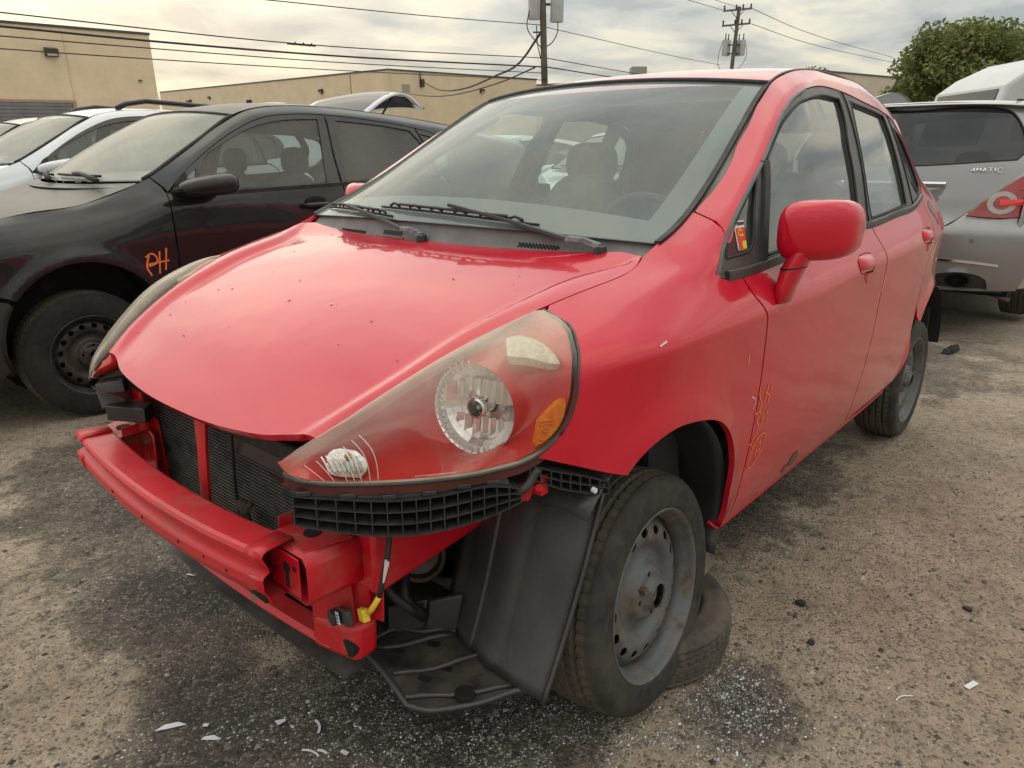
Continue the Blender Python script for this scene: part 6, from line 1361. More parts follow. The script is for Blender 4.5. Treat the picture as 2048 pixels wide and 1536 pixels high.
    # mirrors and handles
    for s_ in (1,-1):
        g=bpy.data.objects.new('door_mirror',None); COL.objects.link(g); g.parent=root
        def mshape(q):
            t=max(0,min(1,(q.x+.10)/.24)); return Vector((q.x,q.y*(1-.45*t),q.z*(1-.35*t)-.022*t))
        o=superell((-.635,s_*1.02,1.160),None,.155,.105,.060,3.0,24,14,mshape).build('mirror_shell',paint if paint!='black_paint' else 'satin_black',g,auto=0)
        mb=MB(); mb.hexa([(-.50,s_*.88,1.105),(-.66,s_*.88,1.10),(-.66,s_*.97,1.11),(-.52,s_*.97,1.115),(-.50,s_*.87,1.135),(-.66,s_*.87,1.13),(-.66,s_*.97,1.14),(-.52,s_*.97,1.145)]); mb.build('mirror_foot','satin_black',g,bevel=.008)
        mb=MB(); mb.hexa([(-.50,s_*.872,1.115),(-.60,s_*.868,1.115),(-.60,s_*.862,1.115),(-.50,s_*.866,1.115),(-.565,s_*.858,1.20),(-.605,s_*.842,1.225),(-.605,s_*.836,1.225),(-.565,s_*.852,1.20)]); mb.build('mirror_sail','satin_black',g)
        for hx in (-1.36,-2.26):
            g=bpy.data.objects.new('door_handle',None); COL.objects.link(g); g.parent=root
            mb=MB(); mb.tube([(hx+.10,s_*.918,1.015),(hx+.07,s_*.955,1.017),(hx-.05,s_*.958,1.02),(hx-.09,s_*.918,1.022)],.014,8); mb.build('pull','satin_black',g,auto=0)
            o=superell((hx,s_*.912,1.025),None,.075,.012,.042,2.2,16,8).build('handle_cup','dark_void',g,auto=0)
    if rails:
        for s_ in (1,-1):
            g=bpy.data.objects.new('roof_rail',None); COL.objects.link(g); g.parent=root
            mb=MB(); mb.tube([(x,s_*(float(bey(x))-.06),float(bez(x))+dz) for x,dz in ((-1.25,.015),(-1.33,.05),(-1.5,.075),(-2.2,.08),(-2.9,.075),(-3.05,.05),(-3.12,.015))],.022,8); mb.build('rail','satin_black',g,auto=0)
    if hatch:
        g=bpy.data.objects.new('raised_tailgate',None); COL.objects.link(g); g.parent=root
        def ht(s_,t,d=0):
            # hinged at the roof's rear edge, swung up past level
            x=-3.55-1.05*t-.05*(1-s_*s_); z=1.50+.40*math.sin(math.pi*t*.78)+.04*(1-s_*s_)-d; return (x,s_*(.62+.10*math.sin(math.pi*min(1,t*1.1))),z)
        mb=MB(); mb.grid(ht,np.linspace(-1,1,16),np.linspace(0,1,14)); o=mb.build('skin',paint,g,auto=0); m_=o.modifiers.new('solid','SOLIDIFY'); m_.thickness=.02; m_.offset=-1
        mb=MB(); mb.grid(lambda s_,t:ht(s_*.80,.10+.45*t,.030),np.linspace(-1,1,10),np.linspace(0,1,6)); mb.build('tailgate_glass','dark_glass',g,auto=0)
        mb=MB(); mb.grid(lambda s_,t:ht(s_*.86,.05+.56*t,-.004),np.linspace(-1,1,10),np.linspace(0,1,6)); mb.build('outer_glass','dark_glass',g,auto=0)
        mb=MB(); mb.grid(lambda s_,t:ht(s_*.86,.60+.34*t,.045),np.linspace(-1,1,10),np.linspace(0,1,6)); mb.build('inner_trim','interior_dark',g,auto=0)
        mb=MB(); mb.tube([ht(s_,1.0,-.004) for s_ in np.linspace(-1,1,16)],.012,6); mb.build('edge','rubber_seal',g,auto=0)
        for s_ in (1,-1):
            mb=MB(); mb.tube([(-3.6,s_*.60,1.15),ht(s_*.9,.55,.03)],.012,6); mb.build('gas_strut','rubber_seal',g,auto=0)
    else:
        mb=MB(); mb.grid(lambda s_,t:(-3.66-.12*(1-t)-.06*(1-s_*s_),s_*(.78-.22*t),1.05+.40*t),np.linspace(-1,1,12),np.linspace(0,1,6)); mb.build('rear_glass',glassm,root,auto=0)
    mb=MB(); mb.grid(lambda s_,t:(-3.74-.08*(1-s_*s_)-.05*math.sin(math.pi*t),s_*.82,.30+.78*t),np.linspace(-1,1,12),np.linspace(0,1,6)); mb.build('rear_panel',paint,root,auto=0)
    mb=MB(); mb.grid(lambda s_,t:(.88+.10*(1-s_*s_)+.04*math.sin(math.pi*t),s_*.82,.25+.62*t),np.linspace(-1,1,12),np.linspace(0,1,6)); mb.build('front_panel','trim_black',root,auto=0)
    return root
simple('trim_gloss',(.020,.020,.021),.25,var=.1,coat=.4)
simple('satin_black',(.018,.018,.019),.33,var=.15,dust=.3,dustcol=(.2,.18,.16))
glass('windscreen_dusty',(.62,.68,.66),dust=.34,dustcol=(.60,.58,.50))
black=neighbour('black_crossover',(-.03,-3.33,0),R_(-1.1),'black_paint','black crossover with steel wheels parked beside the red hatchback',hoodpaint='dusty_black_paint',sp=.022)
fb=lambda a,b,l:(float(a),float(BL.side(a,b))+l,float(b))
write([[(-.318,.700),(-.300,.745),(-.318,.800)],[(-.300,.795),(-.335,.812),(-.358,.785),(-.350,.762),(-.310,.748)],[(-.362,.705),(-.375,.82)],[(-.395,.72),(-.412,.835)],[(-.300,.757),(-.345,.762),(-.420,.770)]],'orange_marker',fb,.009,black)
white=neighbour('white_suv',(-.25,-6.25,0),R_(-1.5),'white_paint','white sport utility vehicle with roof rails behind the black crossover',sp=.04,rails=True,hatch=True,scale=1.06)
fg2=lambda a,b,l:(float(a),float(BL.side(a,b))-.011+l,float(b))
write([[(-.93,1.30),(-.95,1.22)],[(-.93,1.30),(-.985,1.27),(-.95,1.255)],[(-1.02,1.30),(-1.05,1.33),(-1.07,1.28),(-1.02,1.23),(-1.08,1.22)],[(-1.15,1.34),(-1.16,1.22)],[(-1.24,1.36),(-1.25,1.24)],[(-1.32,1.35),(-1.32,1.27),(-1.38,1.26)]],'white_marker',fg2,.007,white)
third=neighbour('silver_hatchback',(-.6,-9.3,0),R_(-2),'silver_paint','silver hatchback with its tailgate raised, farthest in the left row',sp=.06,hatch=True,scale=1.08)
sedan=neighbour('white_wagon',(-5.6,-3.35,0),R_(2),'white_paint','white car seen through the windscreen of the red hatchback',sp=.05)
far2=neighbour('white_estate',(-6.2,-6.6,0),R_(-3),'white_paint','white car parked one row behind the white sport utility vehicle',sp=.06,hatch=False)
simple('tail_bright',(.80,.02,.02),.15,var=.05,coat=.5); simple('tail_lens',(.30,.008,.012),.12,var=.15,vscale=14,coat=.8)
# ================================================================ silver crossover seen from behind
sv=empty('silver_crossover',(-4.72,-.02,.035),0,'silver crossover seen from behind at the right edge, with red tail lamp','car')
def rear_x(y,z):
    y=np.asarray(y,float); z=np.asarray(z,float)
    prof=pchip([.30,.45,.62,.76,.80,.84,1.0,1.16,1.22,1.60,1.70],[-.02,.03,.05,.045,.01,-.03,-.075,-.13,-.155,-.42,-.50],z)
    return prof-.16*np.abs(y/.95)**2.6-.10*np.clip(np.abs(y)-.80,0,1)**1.2
fR=lambda y,z:(rear_x(y,z),y,z)
WIN=[(-.80,1.245),(0,1.20),(.74,1.245),(.775,1.29),(.76,1.38),(.66,1.545),(.60,1.585),(0,1.60),(-.60,1.585),(-.76,1.38)]
TG=[(-.60,.80),(.42,.80),(.52,.88),(.80,1.19),(.83,1.30),(.78,1.45),(.70,1.61),(0,1.635),(-.70,1.61),(-.83,1.30)]
panel('tailgate',smooth_loop(TG,{0,1,6,8},.04),fR,'silver_paint',sv,sp=.035,holes=[smooth_loop(WIN,{0,2},.03)],th=.02)
panel('rear_window',off_poly(smooth_loop(WIN,{0,2},.03),-.01),fR,'tinted_glass',sv,sp=.06,th=0,off=-.008)
mb=MB(); mb.tube([tuple(float(c) for c in fR(y,z)) for y,z in smooth_loop(WIN,{0,2},.03)]+[tuple(float(c) for c in fR(*WIN[0]))],.006,6); mb.build('window_seal','rubber_seal',sv,auto=0)
# tail lamps with ring
LMP=[(.525,.865),(.60,.95),(.70,1.05),(.80,1.135),(.90,1.175),(.95,1.15),(.955,1.0),(.93,.90),(.84,.868),(.68,.855)]
for s_ in (1,-1):
    L=[(s_*y,z) for y,z in LMP]; g=bpy.data.objects.new('tail_light',None); COL.objects.link(g); g.parent=sv
    ln=panel('lens',smooth_loop(L,{0,4},.02),fR,'tail_lens',g,sp=.02,th=.03,off=.012)
    ring=lambda r0,r1,cx=.715,cz=.955,n=28:[(s_*(cx+r0*math.cos(a)),cz+.9*r0*math.sin(a)) for a in np.linspace(0,2*math.pi,n,endpoint=False)]
    panel('reverse_ring',ring(.085,0),fR,'milky_lens',g,sp=.012,th=.004,off=.018,holes=[ring(.050,0)])
    panel('ring_centre',ring(.048,0),fR,'tail_lens',g,sp=.012,th=.004,off=.018)
    panel('fog_bar',[(s_*.70,.935),(s_*.93,.945),(s_*.93,.985),(s_*.70,.975)],fR,'tail_bright',g,sp=.012,th=.012,off=.030)
    panel('upper_bar',[(s_*.80,1.045),(s_*.945,1.05),(s_*.945,1.08),(s_*.82,1.075)],fR,'tail_bright',g,sp=.012,th=.004,off=.020)
BMP=[(-.93,.36),(-.60,.34),(0,.33),(.60,.34),(.90,.36),(.945,.50),(.95,.80),(.945,.862),(.84,.862),(.68,.848),(.52,.858),(.43,.792),(-.43,.792),(-.52,.858),(-.94,.862)]
EXH=[(.36,.33),(.38,.42),(.46,.455),(.66,.455),(.73,.42),(.75,.33)]
panel('rear_bumper',smooth_loop(BMP,{0,4,7,10,11,12,13,14},.04),fR,'silver_paint',sv,sp=.035,th=.03,holes=[smooth_loop([(.385,.352),(.39,.43),(.47,.465),(.65,.465),(.72,.43),(.735,.354)],{0,5},.03)])
panel('diffuser',smooth_loop([(-.80,.33),(.83,.33),(.80,.47),(.0,.50),(-.8,.47)],{0,1},.05),fR,'trim_black',sv,sp=.05,th=.01,off=-.02)
mb=MB(); P_=[tuple(float(c) for c in fR(y,z)) for y,z in spl([(-.75,.555),(-.2,.56),(.30,.56),(.60,.552),(.78,.535)],.05)]; mb.sweep([(-.004,-.012),(.008,-.008),(.008,.008),(-.004,.012)],[(p,(1,0,0),(0,0,1)) for p in P_],cap=True); mb.build('chrome_strip','chrome',sv,auto=30)
mb=MB(); mb.lathe([(-.10,.058),(.035,.060),(.045,.064),(.045,.056),(-.08,.050)],(0,0,0),(1,0,0),28); o=mb.build('exhaust_tip','chrome',sv,auto=40); o.location=(.035,.565,.425); o.scale=(1,1.25,.78)
mb=MB(); mb.cyl((-.05,0,0),(-.045,0,0),.052,n=20); o=mb.build('exhaust_dark','dark_void',sv); o.location=(.035,.565,.425); o.scale=(1,1.25,.78)
mb=MB(); mb.sweep([(-.006,-.022),(.012,-.016),(.018,.004),(.008,.018),(-.006,.022)],[((float(rear_x(y,1.075))+.004,y,1.075+.0*y),(1,0,0),(0,0,1)) for y in np.linspace(-.36,.36,12)],cap=True); mb.build('plate_handle','chrome',sv,auto=30)
panel('plate_recess',[(-.30,.86),(.30,.86),(.36,1.05),(-.36,1.05)],fR,'grey_plastic',sv,sp=.06,th=.01,off=.002)
mb=MB(); mb.cyl((float(rear_x(.60,.70))-.002,.60,.70),(float(rear_x(.60,.70))+.004,.60,.70),.014,n=14); mb.build('parking_sensor','silver_paint',sv)
# badge lettering
GLY={'4':[[(.75,0),(.75,1),(0,.35),(1,.35)]],'M':[[(0,0),(.05,1),(.5,.35),(.95,1),(1,0)]],'A':[[(0,0),(.5,1),(1,0)],[(.2,.35),(.8,.35)]],'T':[[(0,1),(1,1)],[(.5,1),(.5,0)]],'I':[[(.5,0),(.5,1)]],'C':[[(1,.85),(.7,1),(.25,1),(0,.7),(0,.3),(.25,0),(.7,0),(1,.15)]]}
cx=.49
for ch in '4MATIC':
    wd_=.014 if ch=='I' else .026
    mb=MB()
    for stv in GLY[ch]:
        for (a0,b0),(a1,b1) in zip(stv[:-1],stv[1:]):
            pa=[Vector(tuple(float(c) for c in fR(cx+a*wd_,1.160+b*.030)))+Vector((.004,0,0)) for a,b in ((a0,b0),(a1,b1))]; mb.tube(pa,.0032,5)
    mb.build('badge_letter','chrome',sv,auto=0); cx+=wd_+.008
# roof, spoiler, side
def sroof(x,y): 
    t=np.abs(y)/.80; return 1.655+.05*np.clip((-x-.5)/1.2,0,1)-.03*np.clip((-x-2.2)/1.5,0,1)-.085*np.clip(t,0,1.2)**3
panel('roof',smooth_loop([(-.46,0),(-.48,.5),(-.54,.76),(-1.5,.80),(-3.2,.74),(-3.3,0),(-3.2,-.74),(-1.5,-.80),(-.54,-.76),(-.48,-.5)],{2,8},.08),lambda x,y:(x,y,sroof(x,y)),'silver_paint',sv,sp=.09,th=.03)
mb=MB(); mb.sweep([(-.10,.0),(.10,-.028),(.115,-.036),(.10,-.046),(-.06,-.05)],[((-.52-.05*abs(y/.74)**2.5,y,1.672-.03*abs(y/.74)**3),(1,0,0),(0,0,1)) for y in np.linspace(-.74,.74,24)],cap=True); mb.build('spoiler','silver_paint',sv,auto=40)
mb=MB(); mb.sweep([(-.03,-.011),(.012,-.011),(.012,.011),(-.03,.011)],[((-.46-.03*abs(y/.3)**2,y,1.618),(1,0,0),(0,0,1)) for y in np.linspace(-.32,.32,12)],cap=True); mb.build('brake_light','tail_lens',sv,auto=30)
for s_ in (1,-1):
    mb=MB(); mb.tube([(x,s_*(.70-.02*abs(x+1.5)),float(sroof(x,.70))+.012) for x in np.linspace(-.75,-2.9,14)],.012,6); mb.build('roof_seam','trim_black',sv,auto=0)
    def sd_(x,z): return x,s_*(.95-.0*x-.30*np.clip((z-1.12)/.52,0,1)**1.35-.05*np.clip(.5-z,0,1)-.10*np.clip((x+.55)/.45,0,1)**2),z
    sp_=[(-.25,.36),(-.10,.60),(-.12,.86),(-.14,1.0),(-.24,1.18),(-.36,1.40),(-.52,1.645),(-3.3,1.66),(-3.5,1.2),(-4.6,1.0),(-4.8,.4),(-1.75,.33)]+[(-1.33+.40*math.cos(a),.40+.40*math.sin(a)) for a in np.linspace(R_(190),R_(-12),14)]+[(-.9,.33)]
    wn_=[(-.62,1.22),(-.78,1.50),(-2.9,1.56),(-3.5,1.30),(-3.6,1.20)]
    panel('body_side',smooth_loop(sp_,{0,6,10,11,25,26},.06),sd_,'silver_paint',sv,sp=.07,holes=[smooth_loop(wn_,{0,4},.05)],th=.02,flip=(s_>0))
    panel('side_glass',smooth_loop(wn_,{0,4},.05),sd_,'tinted_glass',sv,sp=.2,th=0,flip=(s_>0),off=-.01)
    w_=make_wheel(sv,(-1.33,s_*.93,.36),0 if s_>0 else math.pi,0,R=.36,ri=.2025,wd=.23,mats=('tyre_tread','tyre_black'),hub=False)
mb=MB(); mb.hexa([(-.2,-.85,.30),(-.2,.85,.30),(-4.6,.85,.30),(-4.6,-.85,.30),(-.2,-.85,.42),(-.2,.85,.42),(-4.6,.85,.42),(-4.6,-.85,.42)]); mb.build('floor_pan','dark_void',sv)
superell((-1.0,.35,1.22),None,.06,.13,.09,2.8,14,8).build('headrest','seat_cloth',sv,auto=0)
superell((-1.0,-.35,1.22),None,.06,.13,.09,2.8,14,8).build('headrest','seat_cloth',sv,auto=0)
mb=MB(); mb.tube([(-.5,.35,.33),(-.3,.75,.30),(-.35,.85,.26)],.02,6); mb.build('towing_bracket','rusty_iron',sv)
# tall van beyond it
vn=empty('grey_van',(-12.6,-.41,0),math.atan2(.756,-.655),'tall pale grey van whose sloping roof shows above the silver crossover','van')
VO=[(x+.85,z-.05*(z>2)) for x,z in [(-1.45,.45),(-1.42,1.15),(-1.25,1.45),(-1.02,2.40),(-.72,2.62),(-.2,2.86),(.6,2.975),(1.6,3.0),(4.2,3.0),(4.25,.45),(3.6,.45),(3.5,.75),(3.1,.85),(2.7,.75),(2.6,.45),(.3,.45),(.2,.75),(-.2,.85),(-.6,.75),(-.7,.45)]]
mb=MB(); mb.prism(VO,(0,0,0),(1,0,0),(0,0,1),(0,1,0),1.95); mb.build('van_body','pale_grey_paint',vn,bevel=.06,seg=3)
mb=MB(); mb.hexa([(-.412,.12,1.5),(-.412,1.83,1.5),(-.39,1.83,1.5),(-.39,.12,1.5),(-.195,.16,2.31),(-.195,1.79,2.31),(-.17,1.79,2.31),(-.17,.16,2.31)]); mb.build('windscreen','tinted_glass',vn)
mb=MB(); mb.box((.40,-.004,1.85),(.75,.012,.6)); mb.build('door_glass','tinted_glass',vn)
w0=make_wheel(vn,(-.2,.0,.36),0,0,R=.36,wd=.22,mats=('tyre_tread','tyre_black'),rim='black_wheel',hub=False)
w0.rotation_euler=(0,0,math.pi); w0.location=(.65,.05,.36); c=copy_tree(w0,vn); c.location=(3.95,.05,.36)
# ================================================================ background, laid out level (the yard itself falls gently away)
gup=Vector((.032,.028,1)).normalized(); gf=(cf-gup*cf.dot(gup)).normalized(); gr=gf.cross(gup)
GM=Matrix(((gr.x,gf.x,gup.x,CAM.x),(gr.y,gf.y,gup.y,CAM.y),(gr.z,gf.z,gup.z,0),(0,0,0,1)))
def gempty(name,a,b,label,cat,group=None):
    o=empty(name,(0,0,0),0,label,cat,group); o.matrix_world=GM@Matrix.Translation((a,b,0)); return o
def gplace(o,a=0,b=0): o.matrix_world=GM@Matrix.Translation((a,b,0)); return o
def block_wall(name,col):
    b=NB(name); br=b.n('ShaderNodeTexBrick'); mpv=b.mapping((1,1,1)); 
    # wall plane coords: along = object x+y mix handled by generated per wall; use object x and z
    sx=b.n('ShaderNodeSeparateXYZ'); b.l(b.obj(),sx.inputs[0]); cx_=b.n('ShaderNodeCombineXYZ'); b.l(sx.outputs['X'],cx_.inputs[0]); b.l(sx.outputs['Z'],cx_.inputs[1])
    b.l(cx_.outputs[0],br.inputs['Vector']); br.inputs['Scale'].default_value=1; br.inputs['Brick Width'].default_value=.8; br.inputs['Row Height'].default_value=.4; br.inputs['Mortar Size'].default_value=.012
    n=b.noise(.5,6,.6); n2=b.noise(3,6,.6)
    c=b.mix(b.ramp(n,[(.3,0),(.7,1)]),tuple(q*.88 for q in col),tuple(q*1.08 for q in col)); c=b.mix(b.math('MULTIPLY',b.ramp(n2,[(.55,0),(.75,.35)]),1),c,tuple(q*.72 for q in col))
    c=b.mix(b.math('MULTIPLY',br.outputs['Fac'],.16),c,tuple(q*.6 for q in col))
    return b.done(b.pbsdf(Base_Color=c,Roughness=.9,Normal=b.bump(br.outputs['Fac'],-.3,.02)))
block_wall('tan_block',(.72,.59,.42)); block_wall('tan_render',(.66,.54,.385)); block_wall('taupe_render',(.54,.47,.38))
simple('parapet_cap',(.06,.06,.062),.6,var=.1,vscale=1); simple('shutter_grey',(.17,.175,.19),.5,var=.1,vscale=1); simple('lamp_body',(.05,.045,.04),.5,var=.1)
def wall_box(root,A,B,H,th,mat,cap=True,name='wall'):
    """vertical wall from A to B (a,b), drawn in its own frame so x runs along the wall"""
    A=Vector((A[0],A[1],0)); B=Vector((B[0],B[1],0)); d=(B-A); L=d.length; d.normalize(); n=Vector((-d.y,d.x,0))
    M=Matrix(((d.x,n.x,0,A.x),(d.y,n.y,0,A.y),(0,0,1,0),(0,0,0,1)))
    mb=MB(); mb.box((L/2,th/2,H/2-1),(L,th,H+2)); o=mb.build(name,mat,root,smooth=False); o.matrix_local=M
    if cap: mb=MB(); mb.box((L/2,th/2,H+.06),(L+.1,th+.14,.16)); c=mb.build('parapet_cap','parapet_cap',root,smooth=False); c.matrix_local=M
    return o,M,L,n
def lamp_on(root,M,x,z,s=.5,name='wall_light'):
    mb=MB(); mb.hexa([(x-s*.5,-.02,z-s*.35),(x+s*.5,-.02,z-s*.35),(x+s*.5,-.35*s,z-s*.35),(x-s*.5,-.35*s,z-s*.35),(x-s*.5,-.02,z+s*.4),(x+s*.5,-.02,z+s*.4),(x+s*.5,-.55*s,z+s*.25),(x-s*.5,-.55*s,z+s*.25)]); o=mb.build(name,'lamp_body',root,smooth=False); o.matrix_local=M
    mb=MB(); mb.box((x,-.42*s,z-s*.12),(s*.8,.02,s*.34)); g=mb.build('lamp_glass','milky_lens',root,smooth=False); g.matrix_local=M
simple('salmon_trim',(.40,.26,.19),.8,var=.08)
# left warehouse
w1=gempty('tan_warehouse',0,0,'tall tan block warehouse with roller door at the left','building')
o,M,L,n=wall_box(w1,(-40.8,40.3),(-25.83,56.64),7.2,.4,'tan_block')
ax=lambda a,b:(Vector((a,b,0))-Vector((-40.8,40.3,0))).length
wall_box(w1,(-25.83,56.64),(-38.0,68.0),7.2,.4,'tan_block')
xd1=ax(-29.77,52.35); 
mb=MB(); mb.box((xd1-2.2,-.02,.78),(4.4,.12,3.56)); o=mb.build('roller_door','shutter_grey',w1,smooth=False); o.matrix_local=M
for k in range(9):
    mb=MB(); mb.box((xd1-2.2,-.10,2.45-k*.22),(4.3,.05,.19)); o=mb.build('door_slat','shutter_grey',w1,smooth=False); o.matrix_local=M
mb=MB(); mb.box((xd1+.12,-.06,.8),(.22,.14,3.6)); mb.box((xd1-2.2,-.06,2.66),(4.86,.14,.16)); o=mb.build('door_frame','salmon_trim',w1,smooth=False); o.matrix_local=M
mb=MB(); mb.box((ax(-29.6,52.5),-.015,3.6),(.09,.06,7.1)); o=mb.build('wall_joint','tan_render',w1,smooth=False); o.matrix_local=M
lamp_on(w1,M,ax(-30.24,51.83),5.65,.75); lamp_on(w1,M,ax(-26.57,55.83),4.14,.22,'camera_box')
# middle building with a corner facing the yard
w2=gempty('tan_industrial_building',0,0,'long tan industrial building behind the parked cars in the middle','building')
K=(-12.89,81.07)
o,M2,L2_,_=wall_box(w2,(-63.16,139.33),K,6.5,.4,'tan_render'); o,M3,L3_,_=wall_box(w2,K,(3.06,98.88),6.5,.4,'tan_render'); wall_box(w2,(3.06,98.88),(-10,112),6.5,.4,'tan_render')
a2=lambda a,b:(Vector((a,b,0))-Vector((-63.16,139.33,0))).length; a3=lambda a,b:(Vector((a,b,0))-Vector((*K,0))).length
lamp_on(w2,M2,a2(-52.92,127.47),4.53,1.1); lamp_on(w2,M2,a2(-47.04,120.64),5.01,.6,'camera_box'); lamp_on(w2,M2,a2(-22.59,92.31),4.87,.7); lamp_on(w2,M3,a3(-3.62,91.42),4.91,.6)
mb=MB(); mb.box((a2(-49.14,123.09),-.05,3.68),(2.2,.2,1.1)); o=mb.build('window','dark_void',w2,smooth=False); o.matrix_local=M2
mb=MB(); mb.box((a2(-37,109),-.05,3.9),(1.6,.2,1.0)); o=mb.build('window','dark_void',w2,smooth=False); o.matrix_local=M2
mb=MB(); mb.box((a3(-11.31,82.84),-.03,4.86),(1.0,.1,.7)); o=mb.build('vent','headliner',w2,smooth=False); o.matrix_local=M3
mb=MB(); mb.box((a3(-9.88,84.44),-.2,5.4),(.35,.4,.8)); mb.box((a3(-9.88,84.44)-.2,-.15,6.0),(.08,.1,.9)); o=mb.build('service_bracket','lamp_body',w2,smooth=False); o.matrix_local=M3
mb=MB(); mb.box((a2(-18,87),-.02,3.2),(.06,.05,6.3)); o=mb.build('wall_joint','parapet_cap',w2,smooth=False); o.matrix_local=M2
# far building on the right
w3=gempty('taupe_building',0,0,'low taupe building behind the roof of the red hatchback at right','building')
wall_box(w3,(3.16,101.99),(29.31,74.73),6.0,.4,'taupe_render'); wall_box(w3,(29.31,74.73),(43.5,86.7),6.0,.4,'taupe_render')
mb=MB(); mb.box((13.3,83,6.5),(1.6,1.6,.9)); mb.build('rooftop_unit','headliner',w3,bevel=.05)
# poles
simple('pole_wood',(.13,.105,.08),.9,var=.25,vscale=2); simple('pole_grey',(.30,.29,.26),.9,var=.15,vscale=2); simple('transformer_grey',(.42,.43,.44),.5,var=.1,vscale=2); simple('wire_black',(.02,.02,.02),.7)
def can(mb,c,r,h): mb.lathe([(0,0),(0,r*.92),(.05,r),(h-.08,r),(h,r*.9),(h,0)],c,(0,0,1),16)
p1=gempty('utility_pole',1.35,35,'nearest utility pole with transformers, rising behind the red windscreen','utility pole')
mb=MB(); mb.cyl((.32,0,-2.5),(-.12,0,8.2),.17,.13,n=14); mb.build('post','pole_wood',p1)
for q,(dx,h0,r) in enumerate(((-.40,5.55,.27),(.58,5.45,.29))):
    g=bpy.data.objects.new('transformer',None); COL.objects.link(g); g.parent=p1
    mb=MB(); can(mb,(dx,-.05,h0),r,1.35); mb.build('tank','transformer_grey',g,auto=40)
    for k in (-.1,.1):
        mb=MB(); mb.lathe([(0,.05),(.08,.08),(.16,.05),(.24,.07),(.34,.03)],(dx+k,-.05,h0+1.35),(0,0,1),10); mb.build('bushing','lamp_body',g,auto=0)
    mb=MB(); mb.box((dx*.5,0,h0+.7),(abs(dx),.08,.10)); mb.build('hanger','lamp_body',g)
mb=MB(); mb.box((-.2,-.1,5.05),(.5,.06,.06)); mb.box((.08,-.2,3.4),(.22,.2,.5)); mb.build('brackets','lamp_body',p1)
for L_ in ([(-.62,-.2,5.9),(-.70,-.2,5.2),(-.35,-.2,4.7),(-.05,-.1,4.4)],[(.62,-.2,5.5),(.60,-.2,5.0),(.35,-.1,4.6),(.15,0,4.5)],[(-.3,-.2,5.3),(-.25,-.2,4.6),(-.1,-.1,4.0)]):
    mb=MB(); mb.tube(spl(L_,.1),.022,6); mb.build('jumper_cable','wire_black',p1,auto=0)
p2=gempty('cross_arm_pole',16.75,60,'dark utility pole with two cross-arms above the roof of the red hatchback','utility pole')
mb=MB(); mb.cyl((-.25,0,-2.5),(.12,0,9.5),.17,.13,n=12); mb.build('post','pole_wood',p2)
for h in (9.25,8.25):
    g=bpy.data.objects.new('cross_arm',None); COL.objects.link(g); g.parent=p2
    mb=MB(); mb.hexa([(-1.05,-.1,h-.12),(1.05,-.1,h+.06),(1.05,.02,h+.06),(-1.05,.02,h-.12),(-1.05,-.1,h+.0),(1.05,-.1,h+.18),(1.05,.02,h+.18),(-1.05,.02,h+.0)]); mb.build('beam','pole_wood',g)
    for x in (-.98,-.1,.40,.98):
        mb=MB(); mb.lathe([(0,.03),(.08,.08),(.16,.05),(.26,.08),(.34,.02)],(x,-.04,h+.06*(1+x)),(0,0,1),8); mb.build('insulator','lamp_body',g,auto=0)
    for x in (-.5,.5):
        mb=MB(); mb.cyl((x,-.05,h),(0,-.05,h-.55),.025,n=6); mb.build('brace','lamp_body',g)
for dx in (-.72,-.40,.62,.40):
    g=bpy.data.objects.new('transformer',None); COL.objects.link(g); g.parent=p2
    mb=MB(); can(mb,(dx,-.15 if abs(dx)>.5 else .25,6.15),.20,1.1); mb.build('tank','transformer_grey',g,auto=40)
    mb=MB(); mb.lathe([(0,.04),(.1,.06),(.2,.03),(.35,.05),(.45,.02)],(dx,-.15 if abs(dx)>.5 else .25,7.25),(0,0,1),8); mb.build('bushing','lamp_body',g,auto=0)
mb=MB(); mb.box((0,-.05,6.9),(1.3,.08,.08)); mb.box((0,-.05,6.3),(1.3,.08,.08)); mb.build('hanger','lamp_body',p2)
for L_ in ([(-.9,-.2,7.2),(-1.15,-.2,6.2),(-1.1,-.2,5.4),(-.8,-.1,5.1)],[(.75,-.2,7.2),(.95,-.2,6.2),(.5,-.1,5.3),(.1,0,5.1)]):
    mb=MB(); mb.tube(spl(L_,.15),.02,5); mb.build('jumper_cable','wire_black',p2,auto=0)
p3=gempty('concrete_pole',46.95,90,'slim pale pole with one cross-arm in front of the big tree','utility pole')
mb=MB(); mb.cyl((.15,0,-2),(-.05,0,8.1),.28,.18,n=10); mb.build('post','pole_grey',p3)
mb=MB(); mb.box((-.05,-.1,7.6),(2.4,.12,.14)); mb.build('cross_arm','pole_grey',p3)
